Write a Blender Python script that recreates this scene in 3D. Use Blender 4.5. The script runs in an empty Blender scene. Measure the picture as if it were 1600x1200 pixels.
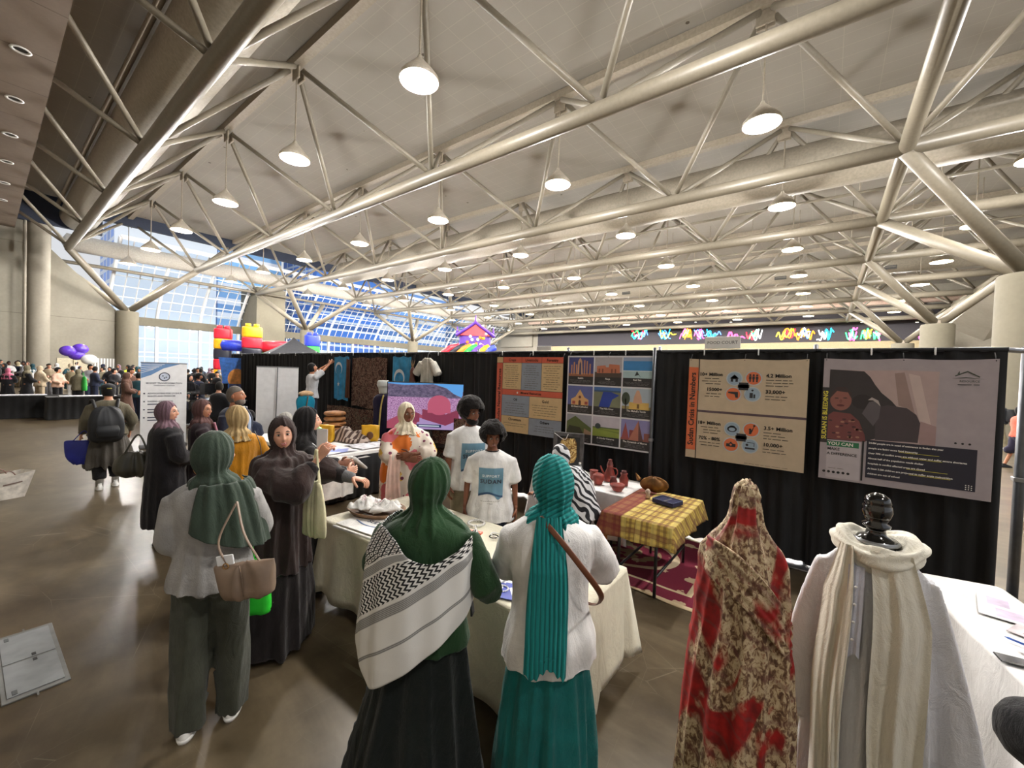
import bpy, math, random
import numpy as np
from mathutils import Vector, Matrix, noise
from mathutils.bvhtree import BVHTree
PI = math.pi
scene = bpy.context.scene
C = scene.collection
R_ = random.Random(7)

# ---------------------------------------------------------------- camera, world, exposure
cam_d = bpy.data.cameras.new('camera'); cam = bpy.data.objects.new('camera', cam_d); C.objects.link(cam)
scene.camera = cam
cam_d.sensor_fit = 'HORIZONTAL'; cam_d.sensor_width = 36.0; cam_d.lens = 637.0 / 1600 * 36.0
cam_d.clip_start = 0.05; cam_d.clip_end = 600
_yaw, _pitch, _roll = .655, .0235, .035
_f = Vector((-math.sin(_yaw)*math.cos(_pitch), math.cos(_yaw)*math.cos(_pitch), -math.sin(_pitch)))
_r0 = Vector((math.cos(_yaw), math.sin(_yaw), 0)); _u0 = _r0.cross(_f)
_r = math.cos(_roll)*_r0 + math.sin(_roll)*_u0; _u = -math.sin(_roll)*_r0 + math.cos(_roll)*_u0
cam.matrix_world = Matrix(((_r.x, _u.x, -_f.x, 0), (_r.y, _u.y, -_f.y, 0), (_r.z, _u.z, -_f.z, 2.05), (0, 0, 0, 1)))

world = bpy.data.worlds.new('world'); scene.world = world; world.use_nodes = True
_wn = world.node_tree.nodes; _wl = world.node_tree.links; _wn.clear()
_wo = _wn.new('ShaderNodeOutputWorld'); _bg = _wn.new('ShaderNodeBackground')
_tc = _wn.new('ShaderNodeTexCoord'); _sx = _wn.new('ShaderNodeSeparateXYZ'); _cr = _wn.new('ShaderNodeValToRGB')
_wl.new(_tc.outputs['Generated'], _sx.inputs[0]); _wl.new(_sx.outputs['Z'], _cr.inputs[0])
_cr.color_ramp.elements[0].position = 0.0; _cr.color_ramp.elements[0].color = (0.97, 0.96, 0.95, 1)
_cr.color_ramp.elements[1].position = 0.6; _cr.color_ramp.elements[1].color = (0.70, 0.80, 0.96, 1)
_wl.new(_cr.outputs[0], _bg.inputs[0]); _bg.inputs[1].default_value = .82
_wl.new(_bg.outputs[0], _wo.inputs[0])
WORLD_BG = _bg

sun_d = bpy.data.lights.new('sun', 'SUN'); sun = bpy.data.objects.new('sun', sun_d); C.objects.link(sun)
sun_d.energy = 2.2; sun_d.angle = math.radians(1.5); sun_d.color = (1.0, .96, .9)
sun.rotation_euler = (math.radians(38), 0, math.radians(118)); sun.location = (-60, 0, 60)

LAMP_W = 1080.0
scene.view_settings.view_transform = 'Standard'; scene.view_settings.look = 'None'
scene.view_settings.exposure = 0.0; scene.view_settings.gamma = 1.0
scene.view_settings.use_curve_mapping = False
scene.cycles.use_denoising = True
scene.cycles.max_bounces = 6; scene.cycles.diffuse_bounces = 3; scene.cycles.glossy_bounces = 3
scene.cycles.transparent_max_bounces = 12; scene.cycles.transmission_bounces = 4
scene.cycles.caustics_reflective = False; scene.cycles.caustics_refractive = False
scene.cycles.sample_clamp_indirect = 6.0

# ---------------------------------------------------------------- helpers
def tag(o, label=None, cat=None, group=None, kind=None):
    if label: o['label'] = label
    if cat: o['category'] = cat
    if group: o['group'] = group
    if kind: o['kind'] = kind
    return o

def empty(name, loc=(0, 0, 0), rz=0, scale=1.0, label=None, cat=None, group=None):
    o = bpy.data.objects.new(name, None); C.objects.link(o)
    o.empty_display_size = 0.1
    o.location = loc; o.rotation_euler = (0, 0, rz); o.scale = (scale,)*3
    return tag(o, label, cat, group)

def link(name, me, parent=None):
    o = bpy.data.objects.new(name, me); C.objects.link(o)
    if parent is not None: o.parent = parent
    return o

def copy_tree(o, parent=None):
    c = o.copy(); C.objects.link(c); c.parent = parent
    for ch in o.children: copy_tree(ch, c)
    return c

class MB:
    def __init__(s): s.v = []; s.f = []; s.m = []; s.n = 0; s.mats = []
    def mi(s, mat):
        if mat is None: return 0
        if mat not in s.mats: s.mats.append(mat)
        return s.mats.index(mat)
    def add(s, vf, mat=None):
        v, f = vf; i = s.mi(mat); v = np.asarray(v, float).reshape(-1, 3)
        s.v.append(v); s.f += [tuple(int(a)+s.n for a in q) for q in f]; s.m += [i]*len(f); s.n += len(v)
        return s
    def mesh(s, name, mat=None, smooth=True):
        me = bpy.data.meshes.new(name)
        V = np.concatenate(s.v) if s.v else np.zeros((0, 3))
        me.from_pydata(V.tolist(), [], s.f)
        ms = s.mats or ([mat] if mat else [])
        for m in ms: me.materials.append(m)
        if len(s.mats) > 1: me.polygons.foreach_set('material_index', s.m)
        if smooth: me.polygons.foreach_set('use_smooth', [True]*len(me.polygons))
        me.update(); return me
    def build(s, name, mat=None, parent=None, smooth=True, auto=False):
        me = s.mesh(name, mat, smooth)
        o = link(name, me, parent)
        if smooth and auto: autosmooth(me)
        return o

def autosmooth(me, ang=35):
    me.update()
    try:
        me.set_sharp_from_angle(angle=math.radians(ang))
    except Exception: pass

def box(x0, x1, y0, y1, z0, z1):
    v = [(x, y, z) for z in (z0, z1) for y in (y0, y1) for x in (x0, x1)]
    return v, [(0, 2, 3, 1), (4, 5, 7, 6), (0, 1, 5, 4), (2, 6, 7, 3), (0, 4, 6, 2), (1, 3, 7, 5)]

def bbox(cx, cy, cz, sx, sy, sz, b=.005, rz=0.0):
    """box with chamfered vertical and top edges"""
    b = min(b, sx*.45, sy*.45, sz*.45)
    rings = []
    def ring(hx, hy, c, z):
        return [(hx-c, -hy, z), (hx, -hy+c, z), (hx, hy-c, z), (hx-c, hy, z), (-hx+c, hy, z), (-hx, hy-c, z), (-hx, -hy+c, z), (-hx+c, -hy, z)]
    hx, hy, hz = sx/2, sy/2, sz/2
    V = ring(hx-b, hy-b, b*.5, -hz)+ring(hx, hy, b, -hz+b)+ring(hx, hy, b, hz-b)+ring(hx-b, hy-b, b*.5, hz)
    F = [tuple(range(7, -1, -1)), tuple(range(24, 32))]
    for k in range(3):
        for i in range(8):
            j = (i+1) % 8; F.append((k*8+i, k*8+j, k*8+8+j, k*8+8+i))
    V = np.array(V); c, s = math.cos(rz), math.sin(rz)
    V = np.stack([V[:, 0]*c-V[:, 1]*s+cx, V[:, 0]*s+V[:, 1]*c+cy, V[:, 2]+cz], 1)
    return V, F

def grid_faces(nr, nc, closed=False):
    F = []
    for i in range(nr-1):
        for j in range(nc if closed else nc-1):
            k = (j+1) % nc; F.append((i*nc+j, i*nc+k, (i+1)*nc+k, (i+1)*nc+j))
    return F

def resample(P, n):
    """catmull-rom through rows of P"""
    P = np.asarray(P, float); m = len(P)
    if m == 2:
        t = np.linspace(0, 1, n)[:, None]; return P[0]*(1-t)+P[1]*t
    Q = np.vstack([2*P[0]-P[1], P, 2*P[-1]-P[-2]])
    t = np.linspace(0, m-1-1e-9, n); i = t.astype(int); u = (t-i)[:, None]
    a, b, c, d = Q[i], Q[i+1], Q[i+2], Q[i+3]
    return .5*((2*b)+(-a+c)*u+(2*a-5*b+4*c-d)*u*u+(-a+3*b-3*c+d)*u**3)

def loft(rings, n=32, m=None, power=2.0, caps=True):
    """rings: (cx,cy,z,rx,ry) bottom->top or reverse, vertical axis, superellipse"""
    A = np.array(rings, float)
    if m: A = resample(A, m); A[:, 3:5] = np.maximum(A[:, 3:5], .001)
    th = np.linspace(0, 2*PI, n, endpoint=False); c, s = np.cos(th), np.sin(th)
    e = 2.0/power; cx = np.sign(c)*np.abs(c)**e; sy = np.sign(s)*np.abs(s)**e
    up = A[-1, 2] > A[0, 2]
    if not up: A = A[::-1]
    V = np.stack([A[:, 0:1]+A[:, 3:4]*cx, A[:, 1:2]+A[:, 4:5]*sy, A[:, 2:3]+0*cx], -1).reshape(-1, 3)
    F = grid_faces(len(A), n, True)
    if caps:
        k = len(A)*n; V = np.vstack([V, [A[0, 0], A[0, 1], A[0, 2]], [A[-1, 0], A[-1, 1], A[-1, 2]]])
        F += [(j, k, (j+1) % n)[::-1] if False else ((j+1) % n, j, k) for j in range(n)]
        o = (len(A)-1)*n; F += [(o+j, o+(j+1) % n, k+1) for j in range(n)]
    return V, F

def tube(P, r, n=12, m=None, caps=True, flat=1.0, up=(0, 0, 1)):
    """tube along points with radii; flat squashes second axis"""
    P = np.asarray(P, float); r = np.asarray(r if np.ndim(r) else [r]*len(P), float)
    if m:
        A = resample(np.hstack([P, r[:, None]]), m); P, r = A[:, :3], np.maximum(A[:, 3], 1e-4)
    T = np.gradient(P, axis=0); T /= np.linalg.norm(T, axis=1)[:, None]+1e-12
    u = np.array(up, float)
    if abs(T[0] @ u) > .95: u = np.array((1., 0, 0)) if abs(T[0][0]) < .9 else np.array((0, 1., 0))
    a = np.cross(u, T[0]); a /= np.linalg.norm(a); V = []
    th = np.linspace(0, 2*PI, n, endpoint=False)
    for i in range(len(P)):
        a = a-(a @ T[i])*T[i]; a /= np.linalg.norm(a); b = np.cross(T[i], a)
        V.append(P[i]+r[i]*(np.cos(th)[:, None]*a+flat*np.sin(th)[:, None]*b))
    V = np.concatenate(V); F = grid_faces(len(P), n, True)
    if caps:
        k = len(V); V = np.vstack([V, P[0]-T[0]*r[0]*.5, P[-1]+T[-1]*r[-1]*.5]); o = (len(P)-1)*n
        F += [((j+1) % n, j, k) for j in range(n)]+[(o+j, o+(j+1) % n, k+1) for j in range(n)]
    return V, F

def ell(c, r, nu=16, nv=10, M=None):
    th = np.linspace(0, 2*PI, nu, endpoint=False); ph = np.linspace(-PI/2, PI/2, nv)
    V = np.array([(r[0]*math.cos(p)*math.cos(t), r[1]*math.cos(p)*math.sin(t), r[2]*math.sin(p)) for p in ph for t in th])
    if M is not None: V = V @ np.array(M).T
    return V+np.array(c), grid_faces(nv, nu, True)

def lathe(prof, n=24, c=(0, 0, 0)):
    """prof (r,z) list"""
    th = np.linspace(0, 2*PI, n, endpoint=False)
    V = np.array([(c[0]+r*math.cos(t), c[1]+r*math.sin(t), c[2]+z) for r, z in prof for t in th])
    return V, grid_faces(len(prof), n, True)

def xf(vf, loc=(0, 0, 0), rz=0, s=1.0, rx=0, ry=0):
    v, f = vf; M = (Matrix.Rotation(rz, 3, 'Z') @ Matrix.Rotation(ry, 3, 'Y') @ Matrix.Rotation(rx, 3, 'X'))
    return np.asarray(v, float)*s @ np.array(M).T+np.array(loc), f

def poly(pts3): return list(pts3), [tuple(range(len(pts3)))]

def remeshed(vf_list, voxel, smooth=2):
    """union of closed shapes as one continuous surface -> (V, F)"""
    mb = MB()
    for vf in vf_list: mb.add(vf)
    me = mb.mesh('tmp'); o = bpy.data.objects.new('tmp', me); C.objects.link(o)
    md = o.modifiers.new('r', 'REMESH'); md.mode = 'VOXEL'; md.voxel_size = voxel; md.adaptivity = 0
    if smooth:
        sm = o.modifiers.new('s', 'SMOOTH'); sm.factor = .5; sm.iterations = smooth
    dg = bpy.context.evaluated_depsgraph_get(); ev = o.evaluated_get(dg); em = ev.to_mesh()
    n = len(em.vertices); V = np.empty(n*3); em.vertices.foreach_get('co', V)
    F = [tuple(p.vertices) for p in em.polygons]
    ev.to_mesh_clear(); bpy.data.objects.remove(o); bpy.data.meshes.remove(me)
    return V.reshape(-1, 3), F

def normals(V, F):
    V = np.asarray(V, float); Q = np.array([q if len(q) == 4 else (q[0], q[1], q[2], q[2]) for q in F])
    N = np.cross(V[Q[:, 2]]-V[Q[:, 0]], V[Q[:, 3]]-V[Q[:, 1]])
    out = np.zeros_like(V)
    for k in range(4): np.add.at(out, Q[:, k], N)
    return out/(np.linalg.norm(out, axis=1)[:, None]+1e-12)

def displaced(vf, fn):
    V, F = vf; V = np.asarray(V, float); N = normals(V, F)
    return V+N*fn(V)[:, None], F

def folds(amp=.012, ks=(5, 9, 14), seed=0, slope=2.0, c=(0, 0), z0=0, z1=1, w0=1., w1=1., wr=.0):
    """vertical ridged folds about axis c, weight w1 at z1 (top) to w0 at z0"""
    rr = random.Random(seed); ph = [(rr.uniform(0, 6.28), rr.uniform(-slope, slope), rr.uniform(.6, 1)) for _ in ks]
    wv = [(rr.uniform(8, 22), rr.uniform(8, 22), rr.uniform(10, 26), rr.uniform(0, 6.28)) for _ in range(5)]
    def f(V):
        th = np.arctan2(V[:, 1]-c[1], V[:, 0]-c[0]); d = 0
        for k, (p, s, w) in zip(ks, ph):
            d = d+w*(.5-np.abs(np.sin((k*th+p+s*V[:, 2]+.7*np.sin(V[:, 2]*4+p))/2)))/len(ks)*2
        t = np.clip((V[:, 2]-z0)/(z1-z0+1e-9), 0, 1); W = w0*(1-t)+w1*t
        d = amp*1.7*np.sign(d)*np.abs(d)**.8*W
        if wr:
            for a, b, g, p in wv: d = d+wr*np.sin(a*V[:, 0]+g*V[:, 2]+p)*np.sin(b*V[:, 1]-.5*g*V[:, 2]+2*p)/2.2
        return d
    return f

# ---------------------------------------------------------------- materials
MATS = {}
def lin(c):
    return tuple((x/255/12.92 if x/255 <= .04045 else ((x/255+.055)/1.055)**2.4) for x in c)
def nt(name):
    m = bpy.data.materials.new(name); m.use_nodes = True; t = m.node_tree
    return m, t, t.nodes['Principled BSDF']
def N(t, typ, **kw):
    n = t.nodes.new(typ)
    for k, v in kw.items(): setattr(n, k, v)
    return n
def coords(t, scale=1.0, loc=(0, 0, 0), rot=(0, 0, 0), kind='Object'):
    tc = N(t, 'ShaderNodeTexCoord'); mp = N(t, 'ShaderNodeMapping')
    t.links.new(tc.outputs[kind], mp.inputs[0])
    mp.inputs['Scale'].default_value = (scale,)*3 if np.ndim(scale) == 0 else scale
    mp.inputs['Location'].default_value = loc; mp.inputs['Rotation'].default_value = rot
    return mp.outputs[0]
def noise_tex(t, vec, scale, detail=3, rough=.55, dist=0):
    n = N(t, 'ShaderNodeTexNoise'); n.inputs['Scale'].default_value = scale; n.inputs['Detail'].default_value = detail
    n.inputs['Roughness'].default_value = rough; n.inputs['Distortion'].default_value = dist
    if vec is not None: t.links.new(vec, n.inputs['Vector'])
    return n.outputs['Fac']
def ramp(t, fac, stops, const=False):
    r = N(t, 'ShaderNodeValToRGB'); e = r.color_ramp.elements
    if const: r.color_ramp.interpolation = 'CONSTANT'
    while len(e) < len(stops): e.new(.5)
    for el, (p, c) in zip(e, stops):
        el.position = p; el.color = (*lin(c), 1) if max(c) > 1.0 else (*c, 1)
    t.links.new(fac, r.inputs[0]); return r.outputs[0]
def mixc(t, fac, a, b, mode='MIX'):
    m = N(t, 'ShaderNodeMix', data_type='RGBA', blend_type=mode)
    for s, v in ((0, fac), (6, a), (7, b)):
        if hasattr(v, 'links') or hasattr(v, 'is_output'): t.links.new(v, m.inputs[s])
        elif s == 0: m.inputs[0].default_value = v
        else: m.inputs[s].default_value = (*lin(v), 1)
    return m.outputs[2]
def mth(t, op, a, b=None):
    m = N(t, 'ShaderNodeMath', operation=op)
    for s, v in ((0, a), (1, b)):
        if v is None: continue
        if hasattr(v, 'is_output'): t.links.new(v, m.inputs[s])
        else: m.inputs[s].default_value = v
    return m.outputs[0]
def bump(t, bs, h, strength=.3, dist=.01):
    b = N(t, 'ShaderNodeBump'); b.inputs['Strength'].default_value = strength; b.inputs['Distance'].default_value = dist
    t.links.new(h, b.inputs['Height']); t.links.new(b.outputs[0], bs.inputs['Normal'])
def plain(name, col, rough=.6, metal=0.0, emit=None, es=1.0, spec=.5, coat=0, var=.06):
    """plain material with a slight procedural tone variation"""
    if name in MATS: return MATS[name]
    m, t, b = nt(name)
    v = coords(t); f = noise_tex(t, v, 9, 2)
    a = tuple(max(0, x*(1-var)) for x in col); c = tuple(min(255, x*(1+var)+1) for x in col)
    t.links.new(ramp(t, f, [(.3, a), (.7, c)]), b.inputs['Base Color'])
    b.inputs['Roughness'].default_value = rough; b.inputs['Metallic'].default_value = metal
    b.inputs['Specular IOR Level'].default_value = spec; b.inputs['Coat Weight'].default_value = coat
    if emit:
        b.inputs['Emission Color'].default_value = (*lin(emit), 1); b.inputs['Emission Strength'].default_value = es
    MATS[name] = m; return m
def cloth(name, col, rough=.9, weave=260, var=.10, bs=.25, sheen=.15, wrinkle=.32):
    if name in MATS: return MATS[name]
    m, t, b = nt(name); v = coords(t)
    f = noise_tex(t, v, 6, 3); a = tuple(max(0, x*(1-var)) for x in col); c = tuple(min(255, x*(1+var)+1) for x in col)
    t.links.new(ramp(t, f, [(.3, a), (.7, c)]), b.inputs['Base Color'])
    b.inputs['Roughness'].default_value = rough; b.inputs['Specular IOR Level'].default_value = .2
    b.inputs['Sheen Weight'].default_value = sheen
    wk = noise_tex(t, coords(t, (1, 1, .45)), 13, 4, .6, 1.2)
    hgt = mth(t, 'ADD', wk, mth(t, 'MULTIPLY', noise_tex(t, v, weave, 2), .12*bs/.25))
    bump(t, b, hgt, wrinkle, .035)
    MATS[name] = m; return m
def skin(name, col):
    if name in MATS: return MATS[name]
    m, t, b = nt(name); v = coords(t); f = noise_tex(t, v, 14, 3)
    a = tuple(x*.92 for x in col); c = tuple(min(255, x*1.06) for x in col)
    t.links.new(ramp(t, f, [(.3, a), (.7, c)]), b.inputs['Base Color'])
    b.inputs['Roughness'].default_value = .5; b.inputs['Specular IOR Level'].default_value = .35
    b.inputs['Subsurface Weight'].default_value = .08; b.inputs['Subsurface Radius'].default_value = (.02, .008, .004)
    MATS[name] = m; return m

def text_vf(s, size=1.0, align='CENTER', bold=0.0, space=1.0):
    """lettering as flat 2D triangles (x right, y up)"""
    cu = bpy.data.curves.new('t', 'FONT'); cu.body = s; cu.size = size; cu.align_x = align; cu.align_y = 'CENTER'
    cu.offset = bold*size; cu.resolution_u = 2; cu.space_character = space
    o = bpy.data.objects.new('t', cu); C.objects.link(o)
    dg = bpy.context.evaluated_depsgraph_get(); em = o.evaluated_get(dg).to_mesh()
    V = np.array([v.co[:] for v in em.vertices]).reshape(-1, 3); F = [tuple(p.vertices) for p in em.polygons]
    o.evaluated_get(dg).to_mesh_clear(); bpy.data.objects.remove(o); bpy.data.curves.remove(cu)
    return V, F
def frame2d(vf, O, U, W, off=0.0, rot=0.0, at=(0, 0)):
    """place 2D shape on plane at O with unit axes U (right) and W (up); off along normal"""
    V, F = vf; V = np.asarray(V, float)
    if V.shape[1] == 2: V = np.hstack([V, np.zeros((len(V), 1))])
    c, s = math.cos(rot), math.sin(rot); x = V[:, 0]*c-V[:, 1]*s+at[0]; y = V[:, 0]*s+V[:, 1]*c+at[1]
    U = np.array(U, float); W = np.array(W, float); Nn = np.cross(U, W)
    return np.array(O)+x[:, None]*U+y[:, None]*W+(off+V[:, 2:3])*Nn, F
def rect2(x0, x1, y0, y1): return np.array([(x0, y0, 0), (x1, y0, 0), (x1, y1, 0), (x0, y1, 0)]), [(0, 1, 2, 3)]
def disc2(cx, cy, rx, ry=None, n=28):
    ry = ry or rx; th = np.linspace(0, 2*PI, n, endpoint=False)
    return np.stack([cx+rx*np.cos(th), cy+ry*np.sin(th), 0*th], 1), [tuple(range(n))]
def pg2(*p): return np.array([(x, y, 0) for x, y in p]), [tuple(range(len(p)))]
# ---------------------------------------------------------------- building materials
def mat_floor():
    m, t, b = nt('polished_concrete'); v = coords(t)
    f = noise_tex(t, coords(t, (.5, 1.3, 1), rot=(0, 0, .5)), .8, 6, .65, 1.0); f2 = noise_tex(t, v, 3.2, 6, .65)
    c = ramp(t, f, [(.32, (78, 66, 50)), (.5, (98, 86, 67)), (.68, (122, 109, 88))])
    c2 = ramp(t, f2, [(.3, (120, 116, 108)), (.7, (255, 255, 255))])
    col = mixc(t, .5, c, c2, 'MULTIPLY')
    wv = N(t, 'ShaderNodeTexVoronoi', feature='DISTANCE_TO_EDGE'); wv.inputs['Scale'].default_value = .55
    dv = coords(t, (1, 3.5, 1), rot=(0, 0, .5)); t.links.new(dv, wv.inputs['Vector'])
    sc = mth(t, 'LESS_THAN', wv.outputs['Distance'], .0024)
    wv2 = N(t, 'ShaderNodeTexVoronoi', feature='DISTANCE_TO_EDGE'); wv2.inputs['Scale'].default_value = .8
    dv2 = coords(t, (3.2, .8, 1), rot=(0, 0, -.4)); t.links.new(dv2, wv2.inputs['Vector'])
    sc2 = mth(t, 'LESS_THAN', wv2.outputs['Distance'], .0022)
    s = mth(t, 'MULTIPLY', mth(t, 'MAXIMUM', sc, sc2), ramp(t, noise_tex(t, v, .9, 3), [(.48, (0, 0, 0)), (.62, (255, 255, 255))]))
    s = mth(t, 'MULTIPLY', s, .3)
    col = mixc(t, s, col, (176, 168, 150))
    t.links.new(col, b.inputs['Base Color'])
    b.inputs['Roughness'].default_value = .3
    b.inputs['Specular IOR Level'].default_value = .42
    return m
def mat_concrete(name, c1, c2, joint=None):
    m, t, b = nt(name); v = coords(t)
    f = noise_tex(t, v, .5, 5, .6); f2 = noise_tex(t, v, 5, 4)
    c = mixc(t, .35, ramp(t, f, [(.3, c1), (.7, c2)]), ramp(t, f2, [(.3, c1), (.7, c2)]))
    if joint:
        br = N(t, 'ShaderNodeTexBrick'); br.offset = 0; br.inputs['Scale'].default_value = 1
        br.inputs['Brick Width'].default_value = joint[0]; br.inputs['Row Height'].default_value = joint[1]
        br.inputs['Mortar Size'].default_value = .02; br.inputs['Color1'].default_value = (1, 1, 1, 1); br.inputs['Color2'].default_value = (.97, .97, .97, 1)
        br.inputs['Mortar'].default_value = (.6, .58, .55, 1)
        t.links.new(coords(t, rot=joint[2]), br.inputs['Vector']); c = mixc(t, 1.0, c, br.outputs['Color'], 'MULTIPLY')
    t.links.new(c, b.inputs['Base Color']); b.inputs['Roughness'].default_value = .85
    bump(t, b, f2, .15, .02); return m
def mat_ceiling():
    m, t, b = nt('perforated_ceiling'); v = coords(t)
    f = noise_tex(t, v, .22, 4)
    c = ramp(t, f, [(.3, (144, 139, 131)), (.7, (153, 148, 140))])
    br = N(t, 'ShaderNodeTexBrick'); br.offset = 0; br.inputs['Scale'].default_value = 1
    br.inputs['Brick Width'].default_value = 1.3; br.inputs['Row Height'].default_value = .66; br.inputs['Mortar Size'].default_value = .012
    br.inputs['Color1'].default_value = (1, 1, 1, 1); br.inputs['Color2'].default_value = (.985, .985, .985, 1); br.inputs['Mortar'].default_value = (1.22, 1.2, 1.16, 1)
    t.links.new(coords(t, 1, rot=(0, 0, 0)), br.inputs['Vector'])
    c = mixc(t, .8, c, br.outputs['Color'], 'MULTIPLY')
    vo = N(t, 'ShaderNodeTexVoronoi'); vo.inputs['Scale'].default_value = .55; t.links.new(v, vo.inputs['Vector'])
    c = mixc(t, mth(t, 'LESS_THAN', vo.outputs['Distance'], .045), c, (84, 76, 66))
    t.links.new(c, b.inputs['Base Color']); b.inputs['Roughness'].default_value = .9
    return m
FLOOR = mat_floor()
BEIGE = mat_concrete('beige_concrete', (136, 131, 119), (154, 149, 135), (5.5, 3.5, (PI/2, 0, PI/2)))
BEIGE2 = mat_concrete('beige_plaster', (106, 101, 86), (120, 114, 98))
GREYC = mat_concrete('grey_concrete', (130, 124, 112), (148, 142, 129))
SOFF = mat_concrete('soffit_panel', (128, 114, 102), (142, 127, 114), (3.0, 40, (0, 0, 0)))
CEIL = mat_ceiling()
STEEL = plain('cream_painted_steel', (116, 109, 95), .42, var=.03)
STEELD = plain('dull_painted_steel', (150, 140, 124), .55, var=.05)
NAVY = plain('navy_panel', (28, 38, 58), .6)
WHITEP = plain('white_paint', (236, 236, 234), .45, var=.02)
GRILL = plain('dark_grille', (58, 56, 52), .5)
BULB = plain('lamp_bulb', (255, 246, 226), .4, emit=(255, 240, 212), es=9, var=0)
LAMPSH = plain('lamp_shade_enamel', (188, 180, 165), .4)
LAMPIN = plain('lamp_reflector', (250, 226, 170), .35, emit=(255, 214, 130), es=.5, var=0)
BLACKM = plain('black_metal', (24, 24, 26), .4)
ALU = plain('brushed_aluminium', (150, 152, 156), .35, .85)

def structure(name, mb_, mat, smooth=False):
    o = mb_.build(name, mat, None, smooth); o['kind'] = 'structure'; return o

P = 7.93
# floor
mb = MB()
xs = np.linspace(-62, 26, 23); ys = np.linspace(-14, 74, 23)
V = [(x, y, 0) for y in ys for x in xs]
structure('floor', MB().add((V, grid_faces(23, 23))), FLOOR)
# access hatch in floor
hc = empty('floor_hatch', (-4.2, .205, 0), .02, 1, 'grey steel double access hatch with bolt recesses set flush in the brown floor', 'floor hatch')
HM = plain('hatch_steel', (128, 130, 132), .45, .3)
MB().add(bbox(0, 0, .004, .92, .28, .012, .003)).add(bbox(0, 0, .0085, 1, .01, .001)).build('frame', plain('hatch_rim', (112, 112, 110), .5, .3), hc, False)
for sx in (-1, 1):
    l = MB().add(bbox(sx*.215, 0, .0125, .41, .235, .004, .001)).build('lid', HM, hc, False)
    MB().add(bbox(sx*.04, .02, .0155, .035, .02, .003, .001)).build('bolt_recess', BLACKM, l, False)
    MB().add(bbox(sx*.38, -.085, .0155, .05, .022, .003, .001)).build('hinge_plate', plain('hinge_dark', (86, 88, 90), .5, .4), l, False)
tag(MB().add(bbox(-2.0, -.1, .003, .16, .05, .005, .001)).build('floor_tape', plain('grey_tape', (95, 95, 92), .6), None, False), 'x', 'tape')
bpy.data.objects.remove(bpy.data.objects['floor_tape'])
# ceiling
structure('ceiling', MB().add(box(-49, 26, 1.5, 76, 14.85, 15.1)).add(box(-7, 26, -9.4, 1.5, 14.85, 15.1)), CEIL)
# left soffit and its downlights
structure('trim_1', MB().add(box(-50, -7, -14, 1.52, 12, 12.3)).add(box(-50, -7, 1.3, 1.52, 12.3, 15.0)).add(box(-7.2, -7, -14, 1.52, 12, 15.0)), SOFF)
dl0 = None
for i in range(8):
    x = -41.83+4.15*i
    if dl0 is None:
        dl0 = empty('recessed_downlight', (x, .74, 12), 0, 1)
        MB().add(lathe([(.17, .0), (.24, -.01), (.25, -.03), (.17, -.035), (.16, .02), (.16, .0)], 28)).build('trim_ring', WHITEP, dl0)
        MB().add(lathe([(.0, .0), (.16, -.004)], 24)).build('aperture', BLACKM, dl0)
        d = dl0
    else: d = copy_tree(dl0); d.location = (x, .74, 12)
    tag(d, 'unlit round recessed downlight with white ring in the brown soffit above the left wall', 'downlight', 'downlights in the left soffit')
# left wall (end wall) with sloped shoulder
def yz_prism(pts, x0, x1):
    n = len(pts); V = [(x0, y, z) for y, z in pts]+[(x1, y, z) for y, z in pts]
    F = [tuple(range(n)), tuple(range(2*n-1, n-1, -1))]+[(i, i+n, (i+1) % n+n, (i+1) % n) for i in range(n)]
    return V, F
structure('wall_left', MB().add(yz_prism([(-14, 0), (7.5, 0), (7.5, 6.2), (3.4, 10.85), (3.4, 14.9), (-14, 14.9)], -50.6, -50)), BEIGE)
structure('trim_2', MB().add(lathe([(.62, 0), (.62, 14.9)], 32, (-49.9, 2.75, 0))).add(tube([(-49.2, 2.0, 0), (-49.2, 2.0, 14)], .09, 10)), GREYC, True)
structure('door_1', MB().add(bbox(-49.97, 4.7, 1.05, .08, 1.9, 2.1, .01)).add(bbox(-49.9, 4.7, 1.05, .08, .05, 2.1, .01)), plain('door_beige', (196, 186, 160), .5))
s = empty('exit_sign', (-49.93, 5.1, 3.0), 0, 1, 'small red and white exit sign on the beige wall above the far crowd', 'sign')
MB().add(bbox(0, 0, 0, .06, .5, .28, .01)).build('housing', plain('sign_white', (226, 220, 210), .5), s, False)
MB().add(frame2d(text_vf('EXIT', .24, bold=.02), (.034, 0, 0), (0, 1, 0), (0, 0, 1))).build('lettering', plain('sign_red', (176, 60, 50), .5), s, False)
ba = empty('wall_louvre_screen', (-49.8, 6.5, 0), 0, 1, 'white upright louvre screen standing against the beige wall beside the concrete column', 'screen')
mb = MB()
for i in range(9): mb.add(bbox(0, -.75+i*.19, 1.1, .04, .1, 2.2, .005))
mb.build('slats', WHITEP, ba, False); MB().add(bbox(-.03, 0, 1.1, .02, 1.7, 2.2, .005)).build('backing', plain('screen_grey', (150, 146, 140), .6), ba, False)
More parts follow.
